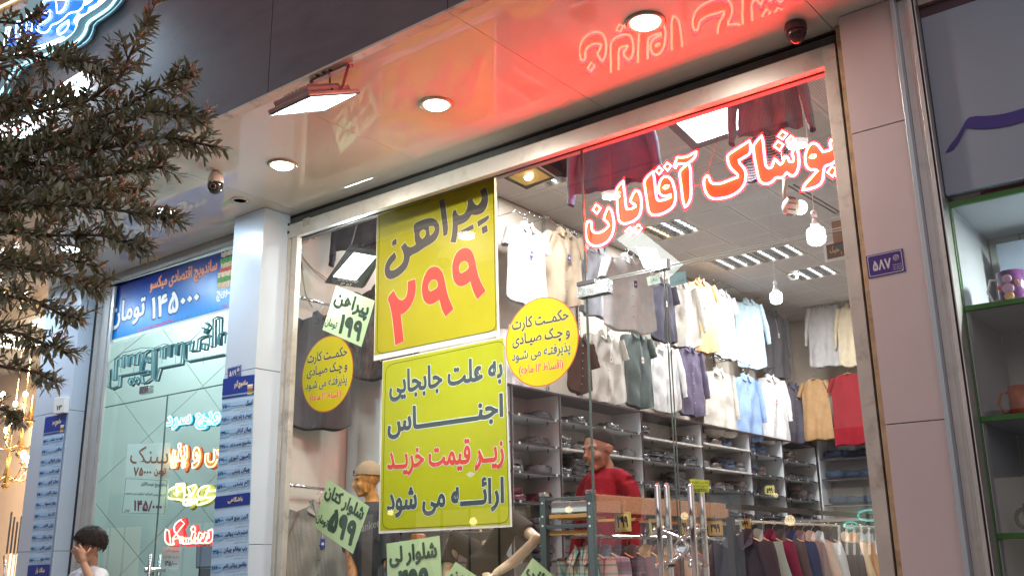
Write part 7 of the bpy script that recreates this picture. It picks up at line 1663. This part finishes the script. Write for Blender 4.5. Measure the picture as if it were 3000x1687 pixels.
# tan neighbour canopy behind, top left corner
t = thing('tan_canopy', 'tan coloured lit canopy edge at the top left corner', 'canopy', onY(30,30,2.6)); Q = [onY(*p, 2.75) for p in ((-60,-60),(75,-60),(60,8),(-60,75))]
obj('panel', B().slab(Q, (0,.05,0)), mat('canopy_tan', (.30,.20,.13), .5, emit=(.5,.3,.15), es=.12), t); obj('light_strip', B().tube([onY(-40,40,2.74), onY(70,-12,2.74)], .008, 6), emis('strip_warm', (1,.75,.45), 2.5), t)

# ================================================================== olive tree at the left
m_leaf = mat('olive_leaf', (.235,.255,.145), .5, var=.35, vs=5, spec=.35); m_leafb = mat('olive_leaf_underside', (.38,.40,.31), .6, var=.25, vs=6); m_leafy = mat('olive_leaf_dry', (.34,.19,.08), .6, var=.2); m_bark = mat('olive_bark', (.10,.075,.05), .8, var=.25, vs=14, bump=.6, bs=50)
tp = depth_at(-430, 1500, 4.3); tree = thing('olive_tree', 'olive tree with slim grey brown leaves reaching in from the left', 'tree', (tp.x, tp.y, 0))
rt_ = random.Random(5)
trunk = [Vector((tp.x,tp.y,0)), Vector((tp.x+.05,tp.y,.9)), depth_at(-330,900,4.35), depth_at(-230,500,4.4), depth_at(-160,150,4.5)]
obj('trunk', B().tube(trunk, [.11,.085,.06,.045,.02], 12), m_bark, tree, smooth=True)
def leaf(b, p, d, n, L, W_):
    s = d.cross(n).normalized(); n = s.cross(d).normalized(); cu = L*.10
    pts = [(0,0),(.22,.75),(.5,1),(.8,.62),(1,0)]; o = len(b.v)
    for q, w_ in pts:
        c = p+d*(L*q)+n*(-cu*(q*q)*rt_.uniform(.2,1.6)); b.v += [c, c+s*(W_*w_)+n*W_*.25*w_, c-s*(W_*w_)+n*W_*.25*w_]
    m = 0 if rt_.random() < .60 else (1 if rt_.random() < .985 else 2)
    for i in range(4):
        a = o+3*i
        for f in ((a,a+1,a+4,a+3),(a,a+3,a+5,a+2)): b.f.append(f); b.m.append(m)
def twig(bl, bb, p0, p1, depth, dens=1.0):
    """leafy shoot"""
    ax = (p1-p0); ln = ax.length; ax.normalize(); mid = p0.lerp(p1,.5)+Vector((rt_.uniform(-.03,.03),rt_.uniform(-.03,.03),rt_.uniform(-.01,.04)))*ln*2
    P = [p0.lerp(mid,q*2).lerp(mid.lerp(p1,max(0,q*2-1)),q) for q in (0,.25,.5,.75,1)]; bb.tube(P, [.0042,.0036,.003,.0022,.001], 5)
    n = max(6, int(ln/.0125*dens)); side = ax.orthogonal().normalized(); ang = rt_.uniform(0,6)
    for k in range(n):
        q = (k+.5)/n; i = min(3, int(q*4)); c = P[i].lerp(P[i+1], q*4-i); ang += math.pi/2 if k % 2 else math.pi
        dv = side*math.cos(ang)+ax.cross(side)*math.sin(ang)
        for s_ in (-1, 1):
            if rt_.random() < .08: continue
            d = (ax*rt_.uniform(.55,1.2)+dv*s_*rt_.uniform(.7,1.35)+Vector((0,0,rt_.uniform(-.1,.25)))).normalized(); L = rt_.uniform(.042,.078)*(1-.25*q)
            leaf(bl, c, d, Vector((rt_.uniform(-.6,.6),rt_.uniform(-.6,.6),1)).normalized(), L, L*rt_.uniform(.10,.15))
    for s_ in range(2): leaf(bl, P[-1], (ax+Vector((rt_.uniform(-.3,.3),)*3)).normalized(), Vector((0,0,1)), .045, .005)
def branch(path, reach, dens, d0, nm=None):
    """main limb through photo points (x,y,depth) with side shoots"""
    P = [depth_at(*q) for q in path]; k = len(P)
    br_o = obj('branch', B().tube(P, [.0085*(1-.8*i/(k-1))+.002 for i in range(k)], 8), m_bark, tree, smooth=True)
    bl, bb = B(), B()
    for i in range(k-1):
        L = (P[i+1]-P[i]).length; n = max(2, int(L/.024*dens)); ax = (P[i+1]-P[i]).normalized()
        for j in range(n):
            p = P[i].lerp(P[i+1], (j+rt_.random())/n); pr = (i+(j+.5)/n)/(k-1); R_ = reach*(1-.45*pr)*rt_.uniform(.45,1.1)
            th = rt_.uniform(0,2*math.pi); o1 = ax.orthogonal().normalized(); dv = o1*math.cos(th)+ax.cross(o1)*math.sin(th)
            d = (ax*rt_.uniform(.5,1.1)+dv*rt_.uniform(.5,1)+CR*.25).normalized(); twig(bl, bb, p, p+d*R_, 0, dens*1.15)
    twig(bl, bb, P[-2], P[-1]+(P[-1]-P[-2])*.15, 0, 1.2)
    inv = LOC[tree.name].inverted()
    for nm_, b_, mm in (('leaves', bl, [m_leaf,m_leafb,m_leafy]), ('twigs', bb, [m_bark])):
        b_.v = [inv @ v for v in b_.v]; me = b_.mesh(nm_, False, mm); o = bpy.data.objects.new(nm_, me); COL.objects.link(o); o.parent = br_o; o['kind'] = 'stuff'
Z_ = 4.2
for path, reach, dens in [
  (((-230,250,4.3),(-60,190,4.2),(80,160,4.1),(180,180,4.0),(300,200,3.95)), .17, 1.0),
  (((-200,60,4.4),(-60,60,4.3),(60,70,4.25),(120,30,4.2)), .13, .55),
  (((-230,420,4.4),(-60,330,4.3),(90,330,4.2),(250,300,4.1),(350,230,4.1),(400,120,4.05),(430,62,4.0)), .18, 1.0),
  (((0,420,4.3),(150,400,4.2),(330,330,4.1),(480,250,4.05),(560,215,4.0)), .17, 1.0),
  (((-100,450,4.3),(100,450,4.2),(280,400,4.1),(430,330,4.05),(590,345,4.0)), .17, 1.0),
  (((-100,480,4.3),(150,480,4.2),(330,430,4.1),(480,400,4.0),(625,430,3.95)), .17, 1.0),
  (((-200,560,4.35),(0,520,4.25),(200,530,4.15),(400,500,4.05),(480,490,4.0)), .17, 1.05),
  (((-200,640,4.35),(0,600,4.2),(200,600,4.1),(380,620,4.0),(520,650,3.95)), .17, 1.05),
  (((-200,700,4.35),(0,680,4.2),(150,690,4.1),(300,690,4.05),(430,735,4.0)), .16, 1.0),
  (((-200,780,4.3),(0,770,4.2),(120,790,4.1),(220,820,4.0),(295,845,3.95)), .15, 1.0),
  (((-200,860,4.3),(-20,860,4.2),(100,880,4.1),(180,920,4.05),(235,935,4.0)), .15, 1.05),
  (((-200,960,4.3),(-40,960,4.15),(70,980,4.1),(140,1010,4.0),(200,1035,3.95)), .14, 1.0),
  (((-220,1060,4.2),(-60,1060,4.1),(40,1080,4.0),(110,1090,3.95),(160,1120,3.9)), .13, .85),
  (((-220,1180,4.2),(-60,1190,4.1),(20,1200,4.0),(60,1235,3.95)), .12, .7),
  (((-260,560,4.5),(-100,420,4.4),(60,300,4.35),(170,280,4.3)), .18, .9),
  (((-260,760,4.5),(-100,640,4.4),(100,600,4.35),(300,560,4.3),(420,560,4.25)), .18, .9),
  (((-260,900,4.5),(-80,820,4.4),(60,760,4.35),(200,760,4.3),(280,780,4.25)), .17, .9)]:
    branch(path, reach, dens, 0)

# ================================================================== across the street (mirrored in the glass)
yo = -13.5
t = thing('opposite_building', 'low dark row of lit shops across the street, mirrored in the glass', 'building', (-10, yo, 0))
obj('wall', B().box(-45, 22, yo-1, yo, 0, 4.0), mat('facade_far', (.07,.06,.065), .8, var=.2, vs=1.2), t)
rr = random.Random(4)
for k in range(9):
    x0_ = -42+6.6*k; c = ((1,.75,.45),(.75,.9,1),(1,.85,.65))[k % 3]
    obj('shop_opening', B().box(x0_, x0_+4.6, yo+.02, yo+.06, .1, 2.6), emis('far_shop_%d' % (k % 3), c, .55), t)
    for q in range(3): obj('mullion', B().box(x0_+1.1+1.15*q, x0_+1.17+1.15*q, yo+.065, yo+.10, .1, 2.6), m_inkb, t)
    obj('sign_board', B().box(x0_+.1, x0_+4.4, yo+.02, yo+.16, 2.9, 3.6), mat('far_sign_%d' % (k % 4), ((.3,.04,.04),(.03,.12,.3),(.05,.2,.12),(.3,.25,.1))[k % 4], .5), t)
    for q in range(2):
        xw = x0_+.6+2.2*q; 0 and obj('window', B().box(xw, xw+1.3, yo+.02, yo+.05, 5.0, 6.6), emis('far_win_%d' % ((k+q) % 2), ((1,.7,.4),(.12,.13,.16))[(k+q) % 2], (.5,.1)[(k+q) % 2]), t)
t = thing('far_neon', 'teal neon loop sign across the street mirrored low in the door glass', 'neon sign', (-8.2, yo+.3, 2.3))
for k, (x, z, r_) in enumerate(((-8.2,1.75,.10),(-7.75,1.95,.17))): obj('neon_loop', B().tube([(x+r_*math.cos(a)*1.5, yo+.3, z+r_*math.sin(a)*.7) for a in [2*math.pi*q/20 for q in range(18)]], .022, 6), emis('far_teal', (.2,1,.9), 7), t)
for k in range(6): o = obj('far_tube_lamp', B().tube([(-8.5+.17*k,yo+.35,1.1),(-8.45+.17*k,yo+.35,1.75-.05*(k%3))], .03, 6), emis('far_tube', (1,.93,.85), 5), None); setp(o, 'upright white tube lamp across the street, %s of six' % ['first','second','third','fourth','fifth','last'][k], 'lamp', 'upright tube lamps across the street')
for k, (x, z, r_) in enumerate(((-9.6,1.9,.13),(-9.9,2.5,.06),(-12.4,2.1,.10),(-16,2.4,.10),(-19.5,2.2,.12),(-23,2.6,.10))):
    o = obj('far_globe_lamp', B().ball((x,yo+.4,z), r_, 12, 8), emis('far_globe', (1,.75,.4), 10), None, smooth=True); setp(o, 'warm globe lamp across the street, %s from the door side' % ['first','second','third','fourth','fifth','sixth'][k], 'lamp', 'warm globe lamps across the street')
# loose wires in the left window corner
wt = thing('loose_wires', 'tan loose wires hanging in the upper left corner of the window', 'wires', onX(900,740,WX+.04))
for pth in (((874,700),(878,735),(900,770),(935,800),(985,830),(1010,838)),((872,732),(885,775),(888,790),(882,770),(874,735)),((874,712),(900,708),(904,692),(888,686),(876,700)),((873,730),(905,778),(955,822)),((905,685),(918,700),(921,692)),((874,735),(886,800),(895,860),(915,900))):
    P = [onX(*p, WX+.035+.01*i) for i, p in enumerate(pth)]; Q = []
    for i in range(len(P)-1): Q += [P[i], P[i].lerp(P[i+1], .5)+Vector((0,0,-.01))]
    obj('wire', B().tube(Q+[P[-1]], .006, 6), mat('wire_tan', (.45,.33,.2), .5), wt, smooth=True)
